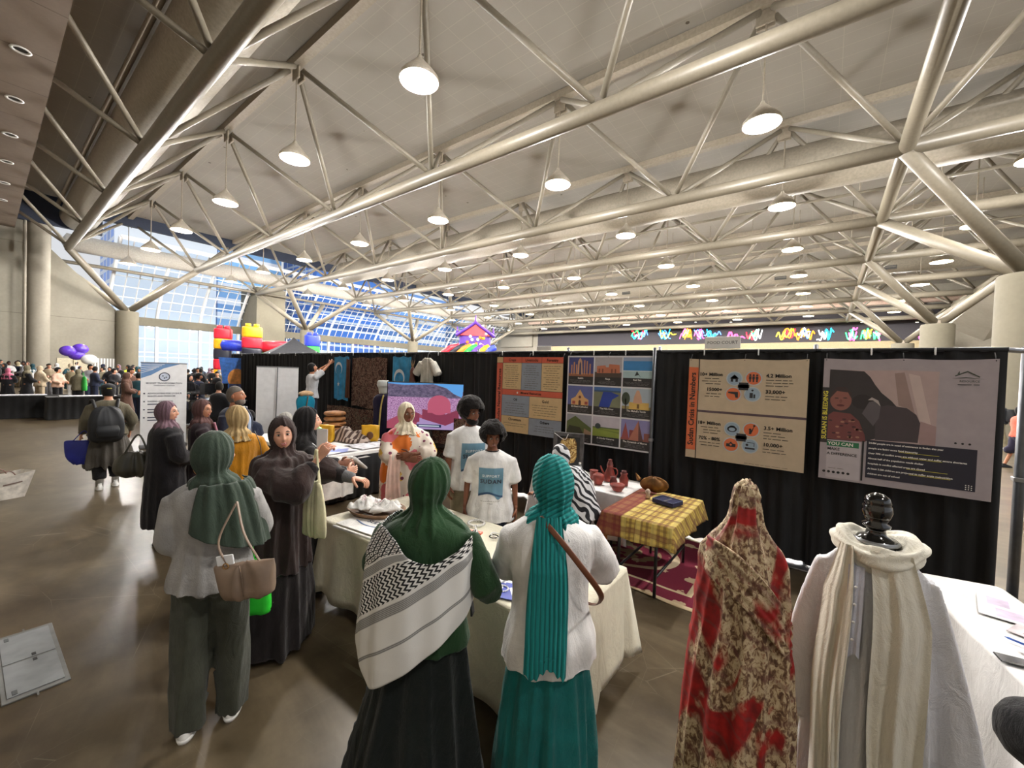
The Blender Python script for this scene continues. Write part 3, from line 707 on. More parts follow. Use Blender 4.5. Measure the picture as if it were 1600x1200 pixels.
# nine photos
p = Poster('photo_poster', 'white bordered poster of nine landmark photos with dark captions, left of the silver upright', -3.165, -1.83, 1.045, 2.367, pm('poster_white', (226, 226, 230)), 2)
W, H = p.w, p.h; g = .022; tw_ = (W-4*g)/3; th_ = (H-4*g)/3
def colr(n, c): return pm('print_'+n, c)
CAP = colr('charcoal', (44, 42, 44))
names9 = ['Suakin', 'Naqa', 'Red Sea', 'El Obeid Cathedral', 'The Nile River', 'The Mahdi\'s Tomb', 'Jabal Marrah', 'Al Dinder Reserve', 'The Pyramids of Meroe']
for i in range(9):
    cx, cy = i % 3, 2-i//3; x0 = g+cx*(tw_+g); z0 = g+cy*(th_+g); x1 = x0+tw_; z1 = z0+th_; zc = z0+th_*.30
    skyc = [(70, 74, 130), (176, 172, 178), (60, 130, 190), (96, 104, 160), (70, 110, 170), (170, 184, 196), (160, 160, 170), (196, 190, 200), (134, 130, 178)][i]
    p.rect(x0, x1, z0, zc, CAP, 'caption_panel'); ph = p.rect(x0, x1, zc, z1, colr('sky%d' % i, skyc), 'photo')
    def q(vf, c, lay=2.6, nm='photo_subject'): return p.put(vf, colr('c%d_%d_%d' % c, c), nm, layer=lay)
    X = lambda a: x0+a*tw_; Z = lambda a: zc+a*(z1-zc)
    if i == 0:
        q(rect2(x0, x1, zc, Z(.16)), (150, 96, 70))
        for a, h in ((.1, .6), (.2, .75), (.3, .62), (.62, .85), (.72, .8), (.84, .66)): q(rect2(X(a), X(a+.05), Z(.1), Z(h)), (196, 140, 104), 2.8)
        q(pg2((X(.36), Z(.1)), (X(.38), Z(.8)), (X(.46), Z(.98)), (X(.54), Z(.8)), (X(.58), Z(.1))), (206, 160, 128), 2.8); q(pg2((X(.43), Z(.1)), (X(.44), Z(.66)), (X(.47), Z(.8)), (X(.5), Z(.66)), (X(.52), Z(.1))), (70, 66, 100), 3.0)
    elif i == 1:
        q(rect2(x0, x1, zc, Z(.25)), (78, 64, 56)); q(pg2((X(.08), Z(.2)), (X(.08), Z(.56)), (X(.4), Z(.6)), (X(.42), Z(.5)), (X(.52), Z(.5)), (X(.54), Z(.66)), (X(.92), Z(.62)), (X(.94), Z(.22))), (186, 112, 84), 2.8)
        for a in (.15, .28, .62, .75): q(rect2(X(a), X(a+.05), Z(.22), Z(.42)), (120, 72, 56), 3)
    elif i == 2:
        q(rect2(x0, x1, Z(.82), z1), (150, 164, 190)); q(rect2(x0, x1, zc, Z(.34)), (170, 196, 200)); q(pg2((X(.4), Z(.1)), (X(.48), Z(.34)), (X(.62), Z(0.02)), (X(.54), Z(.16))), (40, 50, 56), 3)
        q(rect2(x0, x1, Z(.33), Z(.36)), (220, 230, 232), 2.9)
    elif i == 3:
        q(pg2((X(.15), Z(.0)), (X(.15), Z(.3)), (X(.32), Z(.42)), (X(.5), Z(.82)), (X(.68), Z(.42)), (X(.85), Z(.3)), (X(.85), Z(0))), (222, 176, 120), 2.8); q(disc2(X(.5), Z(.42), .022), (120, 70, 60), 3)
        q(pg2((X(.45), Z(0)), (X(.45), Z(.2)), (X(.5), Z(.28)), (X(.55), Z(.2)), (X(.55), Z(0))), (90, 56, 50), 3)
        for a in (.2, .7): q(rect2(X(a), X(a+.12), Z(.04), Z(.2)), (170, 84, 70), 3)
    elif i == 4:
        q(rect2(x0, x1, zc, Z(.78)), (120, 124, 98)); q(pg2((X(.2), Z(0)), (X(.36), Z(.78)), (X(.62), Z(.78)), (X(.95), Z(.62)), (X(.7), Z(.4)), (X(.6), Z(0))), (38, 66, 158), 2.8); q(rect2(x0, x1, Z(.76), Z(.84)), (58, 84, 120), 2.9)
    elif i == 5:
        q(rect2(x0, x1, zc, Z(.14)), (150, 140, 90)); q(rect2(X(.25), X(.92), Z(0), Z(.34)), (214, 178, 96), 2.8)
        q(pg2((X(.38), Z(.3)), (X(.42), Z(.62)), (X(.5), Z(.92)), (X(.58), Z(.92)), (X(.66), Z(.62)), (X(.7), Z(.3))), (206, 160, 132), 2.9); q(disc2(X(.13), Z(.5), .06, .09), (60, 70, 56), 2.9); q(rect2(X(.11), X(.15), Z(0), Z(.5)), (80, 64, 50), 2.9)
        q(rect2(X(.52), X(.6), Z(.05), Z(.26)), (120, 90, 50), 3)
    elif i == 6:
        q(pg2((x0, zc), (x0, Z(.6)), (X(.35), Z(.92)), (X(.7), Z(.6)), (x1, Z(.35)), (x1, zc)), (92, 104, 58), 2.8); q(pg2((x0, zc), (X(.1), Z(.4)), (X(.55), Z(.34)), (X(.7), zc)), (54, 58, 40), 2.9); q(pg2((X(.7), Z(.0)), (X(.72), Z(.3)), (x1, Z(.14)), (x1, zc)), (160, 130, 104), 3)
    elif i == 7:
        q(rect2(x0, x1, zc, Z(.42)), (136, 150, 62), 2.8); q(rect2(x0, x1, Z(.42), Z(.48)), (84, 100, 60), 2.9); q(disc2(X(.2), Z(.52), .045, .04), (52, 60, 60), 3); q(pg2((x0, Z(.4)), (x1, Z(.25)), (x1, Z(.29))), (100, 112, 50), 3)
    else:
        q(rect2(x0, x1, zc, Z(.1)), (150, 96, 74), 2.8)
        q(pg2((X(.02), Z(.02)), (X(.16), Z(.86)), (X(.3), Z(.02))), (150, 74, 70), 2.9); q(pg2((X(.28), zc), (X(.6), Z(.98)), (X(.78), zc)), (176, 112, 92), 3); q(pg2((X(.6), Z(.98)), (X(.78), zc), (X(.62), zc)), (96, 62, 60), 3.1)
        q(rect2(X(.8), X(.98), zc, Z(.4)), (140, 84, 76), 2.9); q(rect2(X(.3), X(.44), zc, Z(.5)), (134, 66, 64), 2.9)
    p.text(names9[i], (x0+x1)/2, zc-.026, .036, colr('white', (230, 228, 226)), bold=.02)
    p.lines(x0+.02, x1-.02, zc-.062, 3, .018, i, colr('captiongrey', (130, 128, 128)), hh=.004)
# crisis in numbers
p = Poster('crisis_poster', 'beige infographic poster titled Sudan Crisis in Numbers with eight round icons', -1.39, -.15, 1.075, 2.33, pm('poster_beige', (196, 178, 152)), 3, sag=.012)
W, H = p.w, p.h; L = .125
p.rect(0, L-.012, .1, 1.15, colr('orange_band', (214, 108, 66)), 'title_band'); p.text('Sudan Crisis in Numbers', (L-.012)/2, .62, .092, None, PI/2, bold=.022)
p.rect(L-.01, L, 0, H, INK, 'rule'); p.rect(L, W, .585, .612, colr('purple_rule', (88, 70, 78)), 'rule')
OR_ = colr('orange_disc', (216, 112, 68)); BL_ = colr('blue_disc', (150, 170, 188)); BL2 = colr('pale_disc', (180, 190, 196)); DK = colr('icon_dark', (38, 38, 44))
for bz in (0, 1):
    cz = .93 if bz else .32; cx = .62
    for k, (dx, dz_) in enumerate(((-.10, .09), (.10, .10), (-.105, -.10), (.095, -.09))):
        mt = (BL_, OR_, OR_, BL_)[k]; x, z = cx+dx, cz+dz_
        p.put(disc2(x, z, .088), BL2, 'icon_ring', layer=2); p.put(disc2(x, z, .076), mt, 'icon_disc', layer=2.6)
        mb = MB()
        if bz and k == 0: mb.add(pg2((x-.05, z), (x, z+.05), (x+.05, z))).add(pg2((x-.038, z-.04), (x-.038, z+.008), (x, z+.042), (x+.038, z+.008), (x+.038, z-.04), (x+.012, z-.04), (x+.012, z-.008), (x-.012, z-.008), (x-.012, z-.04)))
        elif bz and k == 1:
            for a in (-.035, 0, .035): mb.add(disc2(x+a, z+.036, .012)).add(rect2(x+a-.013, x+a+.013, z-.012, z+.022)).add(rect2(x+a-.008, x+a+.008, z-.045, z-.012))
        elif bz and k == 2: mb.add(pg2((x-.055, z+.012), (x-.055, z+.03), (x+.05, z+.03), (x+.052, z-.04), (x+.026, z-.04), (x+.014, z+.0)))
        elif bz: mb.add(disc2(x, z+.045, .012)).add(rect2(x-.028, x+.006, z-.045, z+.015)).add(rect2(x+.012, x+.03, z-.045, z+.0))
        elif k == 0: mb.add(disc2(x, z, .052, .036)); p.put(disc2(x, z-.004, .034, .022), BL_, 'icon', layer=4); mb.add(disc2(x, z+.03, .03, .012))
        elif k == 1: mb.add(disc2(x-.01, z+.004, .013)).add(pg2((x-.02, z-.05), (x-.02, z-.006), (x+.02, z-.0), (x+.0, z-.05))).add(disc2(x+.03, z+.05, .012)).add(pg2((x+.005, z-.004), (x+.028, z+.046), (x+.033, z+.046), (x+.015, z-.01)))
        elif k == 2: mb.add(rect2(x-.05, x+.05, z-.025, z+.012)).add(pg2((x-.022, z+.012), (x, z+.038), (x+.022, z+.012))); p.put(disc2(x, z, .012), OR_, 'icon', layer=4)
        else: mb.add(rect2(x-.03, x+.045, z+.036, z+.042)).add(rect2(x+.039, x+.045, z-.005, z+.04)).add(disc2(x-.03, z+.01, .014)).add(rect2(x-.05, x+.05, z-.04, z-.02))
        p.put((np.concatenate(mb.v), mb.f), DK, 'icon', layer=3.2)
    mb = MB(); mb.add(rect2(cx-.05, cx+.05, cz-.045, cz+.045)).add(rect2(cx-.06, cx+.06, cz-.02, cz+.02)); p.put((np.concatenate(mb.v), mb.f), DK, 'centre_block', layer=3.6)
    T = (('10+ Million', '4.2 Million', '15000+', '33,000+'), ('18+ Million', '3.5+ Million', '70% - 80%', '10,000+'))[0 if bz else 1]
    for k, t in enumerate(T):
        left = k % 2 == 0; z = cz+(.135 if k < 2 else -.055)
        x = cx-.225 if left else cx+.225
        p.text(t, x, z, .058, None, 0, 'RIGHT' if left else 'LEFT', bold=.026)
        p.lines(x-.24 if left else x, x if left else x+.30, z-.055, 3 if k < 2 else 2, .034, k+bz*5, None, 'r' if left else 'l', hh=.008)
p.lines(L+.45, W-.06, .02, 1, .02, 4, hh=.004)
# sudan is bleeding
p = Poster('appeal_poster', 'purple grey poster titled Sudan Is Bleeding, lettered with a call to make a difference', -.02, 1.22, 1.055, 2.34, pm('poster_mauve', (166, 156, 160)), 4, sag=.012)
W, H = p.w, p.h
p.rect(.055, .87, .44, 1.17, colr('backdrop', (178, 156, 152)), 'photo', 1.6)
def sub(pts, n, c, lay): p.put(pg2(*pts), colr(n, c), 'photo_subject', layer=lay)
sub([(.055, .42), (.055, 1.17), (.33, 1.16), (.38, 1.1), (.42, 1.02), (.47, .94), (.55, .86), (.60, .79), (.56, .70), (.5, .5), (.35, .43)], 'shawl', (50, 44, 46), 2.0)
sub([(.44, .46), (.43, .78), (.52, .82), (.66, .80), (.73, .74), (.76, .66), (.75, .47)], 'shawl2', (66, 56, 60), 2.2)
sub([(.56, 1.14), (.63, 1.15), (.72, .74), (.66, .8), (.6, .82)], 'curtainfold', (150, 126, 120), 1.8)
sub([(.66, 1.14), (.74, 1.12), (.84, .62), (.77, .60)], 'curtainfold2', (196, 176, 170), 1.8)
sub([(.74, .62), (.76, .68), (.87, .64), (.87, .44), (.76, .46)], 'curtainfold3', (160, 132, 130), 1.9)
p.put(disc2(.33, .84, .085, .075, 24), colr('darkface', (38, 32, 34)), 'photo_subject', layer=2.3)
sub([(.33, .72), (.38, .84), (.44, .86), (.47, .80), (.46, .68), (.42, .60)], 'greyarm', (88, 82, 86), 2.5)
sub([(.37, .86), (.40, .89), (.45, .86), (.47, .80), (.445, .83), (.41, .86)], 'lightcuff', (176, 164, 160), 2.7)
sub([(.055, .43), (.055, .68), (.10, .72), (.24, .71), (.31, .64), (.36, .50), (.37, .43)], 'redprint', (116, 62, 60), 2.6)
p.put(disc2(.155, .845, .088, .108, 30), colr('faceprint', (140, 88, 78)), 'photo_subject', layer=2.8)
sub([(.066, .86), (.08, .93), (.12, .985), (.19, .985), (.24, .93), (.245, .86), (.21, .93), (.12, .94)], 'hairprint', (58, 42, 42), 3.0)
rr = random.Random(3)
for k in range(22): p.put(disc2(.075+rr.random()*.26, .45+rr.random()*.21, .017, .010, 8), colr(*(('redprint2', (164, 116, 94)), ('redprint3', (74, 40, 44)))[k % 2]), 'photo_subject', layer=3.1)
for a, b_ in ((.12, .865), (.19, .87)): p.put(disc2(a, b_, .018, .006, 12), colr('hairprint', (58, 42, 42)), 'photo_subject', layer=3.2)
p.put(disc2(.155, .835, .012, .02, 12), colr('noseprint', (124, 74, 66)), 'photo_subject', layer=3.2)
p.put(disc2(.155, .79, .032, .012, 14), colr('mouthprint', (92, 42, 42)), 'photo_subject', layer=3.2)
p.rect(.0, .058, .385, .975, CAP, 'title_band', 3.3); p.text('SUDAN IS BLEEDING', .03, .68, .056, colr('yellow', (226, 214, 72)), PI/2, bold=.02, layer=5)
p.rect(.06, .335, .02, .42, colr('mauvelight', (186, 178, 182)), 'panel', 1.8)
p.rect(.058, .32, .355, .41, colr('green', (38, 112, 72)), 'heading_band', 3.3); p.text('YOU CAN', .066, .382, .046, colr('white', (230, 228, 226)), 0, 'LEFT', .02, 5)
p.text('MAKE', .064, .325, .04, None, 0, 'LEFT', .02); p.text('A DIFFERENCE', .062, .275, .038, None, 0, 'LEFT', .02)
p.lines(.05, .25, .12, 1, .02, 3, hh=.004)
for k in range(6): p.put(disc2(.045+k*.04, .08, .013), INK, 'round_icon', layer=3)
p.rect(.345, .36, .03, .44, INK, 'rule', 3)
p.rect(.38, 1.14, .07, .455, colr('darkblue', (30, 28, 44)), 'panel', 3)
W1, Y1 = colr('white', (230, 228, 226)), colr('yellow', (226, 214, 72))
for k, t in enumerate(('24.8M people are in need of assistance in Sudan this year', 'people are facing acute food insecurity', 'Over 70% of conflict areas are without water and suffer severe shortages', 'Almost half of the population needs shelter', 'hospitals in conflict affected areas are closed', 'At least 3.5M children are projected to suffer acute malnutrition', 'children are out of school')):
    p.text(t, .395, .425-k*.052, .023, W1, 0, 'LEFT', .03, 5)
for k in (1, 2, 4, 5): p.rect(.60+.02*k, .88+.02*k, .411-k*.052, .4145-k*.052, Y1, 'underline', 5)
mb = MB()
for i in range(3):
    for j in range(3): mb.add(disc2(1.08+i*.018, .085+j*.018, .005, n=8))
p.put((np.concatenate(mb.v), mb.f), W1, 'dot_grid', layer=5)
for k in range(3): p.put(disc2(1.0+k*.045, .5, .009), INK, 'dot', layer=3)
mb = MB(); mb.add(pg2((.97, 1.135), (1.05, 1.18), (1.13, 1.125), (1.125, 1.117), (1.05, 1.168), (.975, 1.127))).add(pg2((.95, 1.105), (1.04, 1.12), (1.17, 1.10), (1.05, 1.112)))
mb.add(pg2((.985, 1.15), (1.0, 1.18), (1.0, 1.15)))
p.put((np.concatenate(mb.v), mb.f), colr('logo_green', (60, 66, 56)), 'logo', layer=3)
p.text('RESOURCE', 1.065, 1.08, .026, colr('logo_green', (60, 66, 56)), 0, 'CENTER', .01, 4); p.lines(.96, 1.17, 1.045, 1, .02, 8, INK, hh=.007)
# small signs on the top bar
e = empty('food_court_sign', (-1.035, 5.6, 2.46), 0, 1, 'white FOOD COURT sign standing above the black drapes', 'sign')
MB().add(bbox(0, 0, .075, .40, .012, .15, .003)).build('board', WHITEP, e, False)
MB().add(frame2d(text_vf('FOOD COURT', .052, bold=.015), (0, -.0075, .075), (1, 0, 0), (0, 0, 1))).build('lettering', plain('sign_grey', (120, 122, 124), .6), e, False)
e = empty('small_booth_sign', (-3.67, 5.6, 2.46), 0, 1, 'small white booth sign on the top bar above the resources poster', 'sign')
MB().add(bbox(0, 0, .035, .28, .012, .07, .003)).build('board', WHITEP, e, False)

# ---------------------------------------------------------------- tables
def rounded(hx, hy, r, n):
    """n points around a rounded rectangle, with outward normals"""
    pts = []; 
    for cx, cy, a0 in ((hx-r, hy-r, 0), (-hx+r, hy-r, 90), (-hx+r, -hy+r, 180), (hx-r, -hy+r, 270)):
        for k in range(5):
            a = math.radians(a0+k*22.5); pts.append((cx+r*math.cos(a), cy+r*math.sin(a), math.cos(a), math.sin(a)))
    pts.append(pts[0]); P_ = np.array(pts); d = np.r_[0, np.cumsum(np.hypot(*(np.diff(P_[:, :2], axis=0).T)))]
    t = np.linspace(0, d[-1], n, endpoint=False); return np.stack([np.interp(t, d, P_[:, k]) for k in range(4)], 1), t
def tablecloth(hx, hy, zt, drop, amp=.02, k=14, seed=0, n=240, corner=.1):
    R, t = rounded(hx, hy, .03, n); rr = random.Random(seed); ph = [rr.uniform(0, 6) for _ in range(4)]
    V = []; rows = [(0, 0)]+[(s_, 0) for s_ in (.5, .92)]+[(1, 0)]+[(1, q) for q in np.linspace(.03, 1, 10)]
    L_ = t[-1]
    cornerness = np.abs(R[:, 2]*R[:, 3])*2
    for s_, q in rows:
        if s_ < 1: V += [(x*s_, y*s_, zt) for x, y, a, b_ in R]; continue
        w = amp*(np.sin(t*k+ph[0]+np.sin(t*2.3+ph[1])*1.3)+.5*np.sin(t*k*1.9+ph[2]))*q**.8+.02*q+cornerness*corner*q
        dd = drop(R) if callable(drop) else drop
        for i, (x, y, a, b_) in enumerate(R):
            D_ = dd[i] if np.ndim(dd) else dd
            V.append((x+a*(w[i]+.004), y+b_*(w[i]+.004), zt-.002-D_*q-.01*math.sin(t[i]*3+ph[3])*q-cornerness[i]*corner*.25*q))
    m = len(rows); F = grid_faces(m, n, True); F += [tuple(range(n))]
    return V, F
def folding_table(loc, hx, hy, rz, lab, cl_lab, cl_mat, drop, zt=.74, **kw):
    t = empty('folding_table', loc, rz, 1, lab, 'table')
    MB().add(bbox(0, 0, zt-.03, hx*2, hy*2, .035, .008)).build('table_top', plain('table_plastic', (205, 203, 196), .5), t, False)
    for sx in (-1, 1):
        for sy in (-1, 1):
            MB().add(tube([(sx*(hx-.16), sy*(hy-.08), zt-.05), (sx*(hx-.16), sy*(hy-.08), .02)], .015, 10)).build('leg', BLACKM, t)
        MB().add(tube([(sx*(hx-.16), -(hy-.08), .2), (sx*(hx-.16), hy-.08, .2)], .012, 8)).build('leg_brace', BLACKM, t)
    c = MB().add(tablecloth(hx+.006, hy+.006, zt-.006, drop, **kw)).build('tablecloth', cl_mat)
    md = c.modifiers.new('s', 'SOLIDIFY'); md.thickness = .0035; md.offset = 1
    c.location = loc; c.rotation_euler = (0, 0, rz); tag(c, cl_lab, 'tablecloth'); return t
CREAM = cloth('cream_tablecloth', (222, 216, 194), .85, var=.03); WHITEC = cloth('white_tablecloth', (238, 236, 234), .85, var=.03)
def drop_main(R): return np.where(R[:, 1] < 0, .62, .5)+np.where(R[:, 0] > 1.1, .1, 0)
folding_table((-2.24, 2.28, 0), 1.2, .46, 0, 'long folding table where visitors stand, under a cream cloth', 'cream cloth draped over the long table between visitors and the team', CREAM, drop_main, k=9, amp=.022, seed=3, corner=.12)
folding_table((.94, 3.25, 0), .9, .235, math.radians(102), 'narrow folding table at the right edge with brochures and a phone', 'white cloth draped over the narrow table at the right edge', WHITEC, .62, k=11, seed=5)
folding_table((-2.35, 4.75, 0), .62, .38, 0, 'folding table with red pottery below the nine photo poster', 'plain white cloth on the pottery table', WHITEC, .5, seed=8)
def mat_plaid():
    m, t, b = nt('plaid_cloth'); v = coords(t); sp = N(t, 'ShaderNodeSeparateXYZ'); t.links.new(v, sp.inputs[0])
    def stripes(s, sc, p0, p1): return mth(t, 'GREATER_THAN', mth(t, 'SINE', mth(t, 'MULTIPLY', s, sc)), p0)
    hz = mth(t, 'ADD', sp.outputs[1], sp.outputs[2])
    a = stripes(sp.outputs[0], 120, .1, 0); b2 = stripes(hz, 120, .1, 0); a3 = stripes(sp.outputs[0], 44, .5, 0); b3 = stripes(hz, 38, .55, 0)
    c = mixc(t, mth(t, 'MULTIPLY', a, .55), (206, 178, 88), (92, 58, 46)); c = mixc(t, mth(t, 'MULTIPLY', b2, .5), c, (120, 84, 50))
    c = mixc(t, mth(t, 'MULTIPLY', a3, .6), c, (226, 206, 120)); c = mixc(t, mth(t, 'MULTIPLY', b3, .55), c, (110, 56, 50))
    red = mth(t, 'LESS_THAN', sp.outputs[0], -.14); c = mixc(t, mth(t, 'MULTIPLY', red, .8), c, (118, 30, 44))
    t.links.new(c, b.inputs['Base Color']); b.inputs['Roughness'].default_value = .85; bump(t, b, noise_tex(t, v, 300), .2, .002); return m
folding_table((-1.36, 4.3, 0), .34, .56, 0, 'small folding table with a black metal leg on the rug, under plaid cloth', 'yellow, brown and red plaid cloth with a blue box on it', mat_plaid(), .2, k=16, amp=.014, seed=11, corner=.05)
folding_table((-7.2, 3.75, 0), 1.38, .72, 0, 'neighbouring booth table with cushions, shirts and a black skirt', 'white topped cloth of the neighbouring booth table', WHITEC, .1, k=8, amp=.008, seed=12, corner=.02)
R, tt = rounded(1.41, .75, .03, 420)
V = [(x+a*.02*math.sin(s_*42)*q, y+b_*.02*math.sin(s_*42)*q, .69-.66*q) for q in (0, .35, 1) for (x, y, a, b_), s_ in zip(R, tt)]
o = MB().add((V, grid_faces(3, 420, True))).build('table_skirt', DRAPE); o.location = (-7.2, 3.75, 0); o.modifiers.new('s', 'SOLIDIFY').thickness = .004
tag(o, 'pleated black skirt around the neighbouring booth table', 'table skirt')
# rug
def mat_rug():
    m, t, b = nt('maroon_rug'); v = coords(t)
    vo = N(t, 'ShaderNodeTexVoronoi'); vo.inputs['Scale'].default_value = 3.4; t.links.new(v, vo.inputs['Vector']); vo.inputs['Randomness'].default_value = .35
    sp = N(t, 'ShaderNodeSeparateXYZ'); t.links.new(v, sp.inputs[0])
    fl = mth(t, 'LESS_THAN', mth(t, 'ADD', vo.outputs['Distance'], mth(t, 'MULTIPLY', noise_tex(t, v, 22, 1), .25)), .33)
    c = mixc(t, fl, (112, 22, 48), (196, 172, 140))
    ay = mth(t, 'ABSOLUTE', sp.outputs[1]); ax = mth(t, 'ABSOLUTE', sp.outputs[0])
    e1 = mth(t, 'MAXIMUM', mth(t, 'DIVIDE', ax, 1.35), mth(t, 'DIVIDE', ay, .85))
    band = mth(t, 'MULTIPLY', mth(t, 'GREATER_THAN', e1, .70), mth(t, 'LESS_THAN', e1, .74)); c = mixc(t, band, c, (206, 186, 150))
    c = mixc(t, mth(t, 'GREATER_THAN', e1, .955), c, (206, 186, 150))
    d = mth(t, 'POWER', mth(t, 'ADD', mth(t, 'POWER', ax, 2.0), mth(t, 'MULTIPLY', mth(t, 'POWER', ay, 2.0), 2.2)), .5)
    ring = mth(t, 'MULTIPLY', mth(t, 'GREATER_THAN', d, .62), mth(t, 'LESS_THAN', d, .70)); c = mixc(t, ring, c, (210, 190, 158))
    c = mixc(t, mth(t, 'MULTIPLY', mth(t, 'LESS_THAN', d, .5), ramp(t, noise_tex(t, v, 7, 1), [(.5, (0, 0, 0)), (.54, (255, 255, 255))])), c, (150, 130, 96))
    t.links.new(c, b.inputs['Base Color']); b.inputs['Roughness'].default_value = .95; bump(t, b, noise_tex(t, v, 160), .5, .004); return m
n, m = 60, 36; V = []
for j in range(m):
    for i in range(n):
        x = -1.35+2.7*i/(n-1); y = -.85+1.7*j/(m-1)
        z = .012+.012*max(0, math.sin(x*4.5+1.2))*max(0, (-.45-y)*2.4)*2+.004*math.sin(x*9+y*5)
        V.append((x, y+.02*math.sin(x*5), max(.009, z)))
o = MB().add((V, grid_faces(m, n))).build('area_rug', mat_rug()); o.location = (-1.9, 4.72, 0); o.rotation_euler = (0, 0, -.02)
o.modifiers.new('s', 'SOLIDIFY').thickness = .008; tag(o, 'maroon rug with cream flower pattern on the concrete under the pottery table', 'rug')
# stool
WOODM = plain('honey_wood', (168, 104, 50), .45, var=.15)
e = empty('wooden_stool', (-1.93, 3.84, 0), .35, 1, 'wooden stool with a woven cream seat under the zebra print sitter', 'stool')
for sx in (-1, 1):
    for sy in (-1, 1): MB().add(bbox(sx*.2, sy*.2, .22, .045, .045, .44, .006)).build('leg', WOODM, e, False)
    MB().add(bbox(sx*.2, 0, .17, .03, .36, .05, .004)).build('stretcher', WOODM, e, False); MB().add(bbox(0, sx*.2, .40, .40, .035, .06, .004)).build('apron', WOODM, e, False)
mb = MB()
for i in range(9): mb.add(bbox(-.18+i*.045, 0, .452+.003*(i % 2), .036, .42, .012, .003))
mb.build('woven_seat', plain('woven_cord', (206, 186, 150), .8), e, False)
# ---------------------------------------------------------------- big screen and banners
def facing(x, y): return math.atan2(y, x)+PI/2-PI    # rz so that local +Y points away from the camera side
def cam_rz(x, y): return math.atan2(x, -y)+PI          # local -Y looks at the camera
e = empty('flat_screen', (-5.98, 5.24, 0), .66, 1, 'large flat screen showing a pink domed mosque above a city, behind the flower-robed woman', 'television')
MB().add(bbox(0, .03, 1.38, 1.68, .05, .92, .01)).build('bezel', BLACKM, e, False)
MB().add(bbox(0, .1, .66, .07, .05, 1.2, .01)).add(bbox(0, .1, .03, 1.0, .5, .05, .01)).add(bbox(0, .1, .62, .8, .36, .03, .005)).build('stand', BLACKM, e, False)
def em(name, c, s_=.85): return plain('screen_'+name, (10, 10, 10), .3, emit=c, es=s_, var=0)
def scr(vf, mat, nm='screen_image', lay=1): return MB().add(frame2d(vf, (0, .004-.0006*lay, 1.38), (1, 0, 0), (0, 0, 1))).build(nm, mat, e, False)
def mat_screen_city():
    m, t, b = nt('screen_city'); v = coords(t)
    c = ramp(t, noise_tex(t, coords(t, (1, 1, 2.2)), 34, 4, .7), [(.36, (70, 44, 86)), (.48, (180, 120, 176)), (.58, (226, 190, 226)), (.7, (120, 66, 110))])
    b.inputs['Base Color'].default_value = (0, 0, 0, 1); t.links.new(c, b.inputs['Emission Color']); b.inputs['Emission Strength'].default_value = .8; return m
def mat_screen_hill():
    m, t, b = nt('screen_hill')
    c = ramp(t, noise_tex(t, coords(t, (1, 1, 1.6), rot=(0, .5, 0)), 12, 5, .7), [(.35, (66, 62, 90)), (.6, (130, 116, 146)), (.75, (160, 140, 160))])
    b.inputs['Base Color'].default_value = (0, 0, 0, 1); t.links.new(c, b.inputs['Emission Color']); b.inputs['Emission Strength'].default_value = .75; return m
scr(rect2(-.82, .82, -.44, .44), em('sky', (96, 170, 240)))
scr(pg2((-.82, .1), (-.82, .42), (-.5, .40), (.05, .43), (.3, .36), (.45, .25), (.62, .18), (.82, .14), (.82, .0), (-.82, .0)), mat_screen_hill(), lay=2)
scr(rect2(-.82, .82, -.44, .17), mat_screen_city(), lay=3)
PK = em('pink', (196, 92, 120)); PK2 = em('pink_dark', (140, 56, 84)); PK3 = em('rose', (170, 74, 100))
scr(pg2((-.82, -.44), (-.82, -.3), (-.45, -.1), (.1, -.22), (.45, -.44)), PK3, lay=4); scr(pg2((-.2, -.22), (.35, -.34), (.82, -.12), (.82, -.44), (-.3, -.44)), em('pale', (176, 150, 200)), lay=5)
scr(pg2((-.15, -.05), (.3, -.14), (.55, -.04), (.55, -.24), (.3, -.36), (-.15, -.24)), PK2, lay=6); scr(disc2(.17, .03, .22, .19), PK, lay=7)
scr(pg2((-.05, -.12), (-.05, .04), (.39, .04), (.39, -.12)), PK, lay=8); scr(rect2(.6, .66, -.02, .22), PK2, lay=9); scr(rect2(.615, .645, .2, .3), PK2, lay=10)
scr(pg2((-.62, -.12), (-.5, -.05), (-.2, -.14), (-.2, -.3), (-.55, -.34)), PK2, lay=7)
scr(rect2(-.26, .22, -.40, -.345), em('caption', (30, 50, 90)), lay=11); scr(rect2(-.21, .18, -.385, -.361), em('caption_text', (200, 210, 224)), 'caption_line', 12)
def rollup(x, y, rz, lab, w=.85, h=2.03):
    e = empty('roll_up_banner', (x, y, 0), rz, 1, lab, 'banner')
    MB().add(bbox(0, 0, .05, w+.04, .2, .09, .02)).build('base_cassette', ALU, e, False)
    MB().add(bbox(0, 0, (h+.09)/2, w, .004, h-.09, .001)).build('sheet', plain('banner_white', (232, 232, 234), .5, var=.02), e, False)
    MB().add(bbox(0, 0, h, w+.01, .02, .025, .004)).build('top_rail', ALU, e, False)
    MB().add(tube([(.03, .05, .09), (.0, .03, h)], .01, 8)).build('support_rod', plain('rod_grey', (90, 92, 96), .4, .5), e)
    return e
e = rollup(-12.6, 2.68, cam_rz(-12.6, 2.68)+.1, 'white roll-up banner with round blue emblem and blue swoosh at the left')
def bn(vf, mat, nm, lay=1): return MB().add(frame2d(vf, (0, -.003-.001*lay, 0), (1, 0, 0), (0, 0, 1))).build(nm, mat, e, False)
BB = plain('banner_blue', (104, 140, 186), .5, var=.03); BI = plain('banner_ink', (60, 66, 84), .5, var=0)
bn(pg2((-.42, 1.66), (-.42, 2.02), (.3, 2.02), (-.02, 1.9), (-.24, 1.74)), BB, 'swoosh')
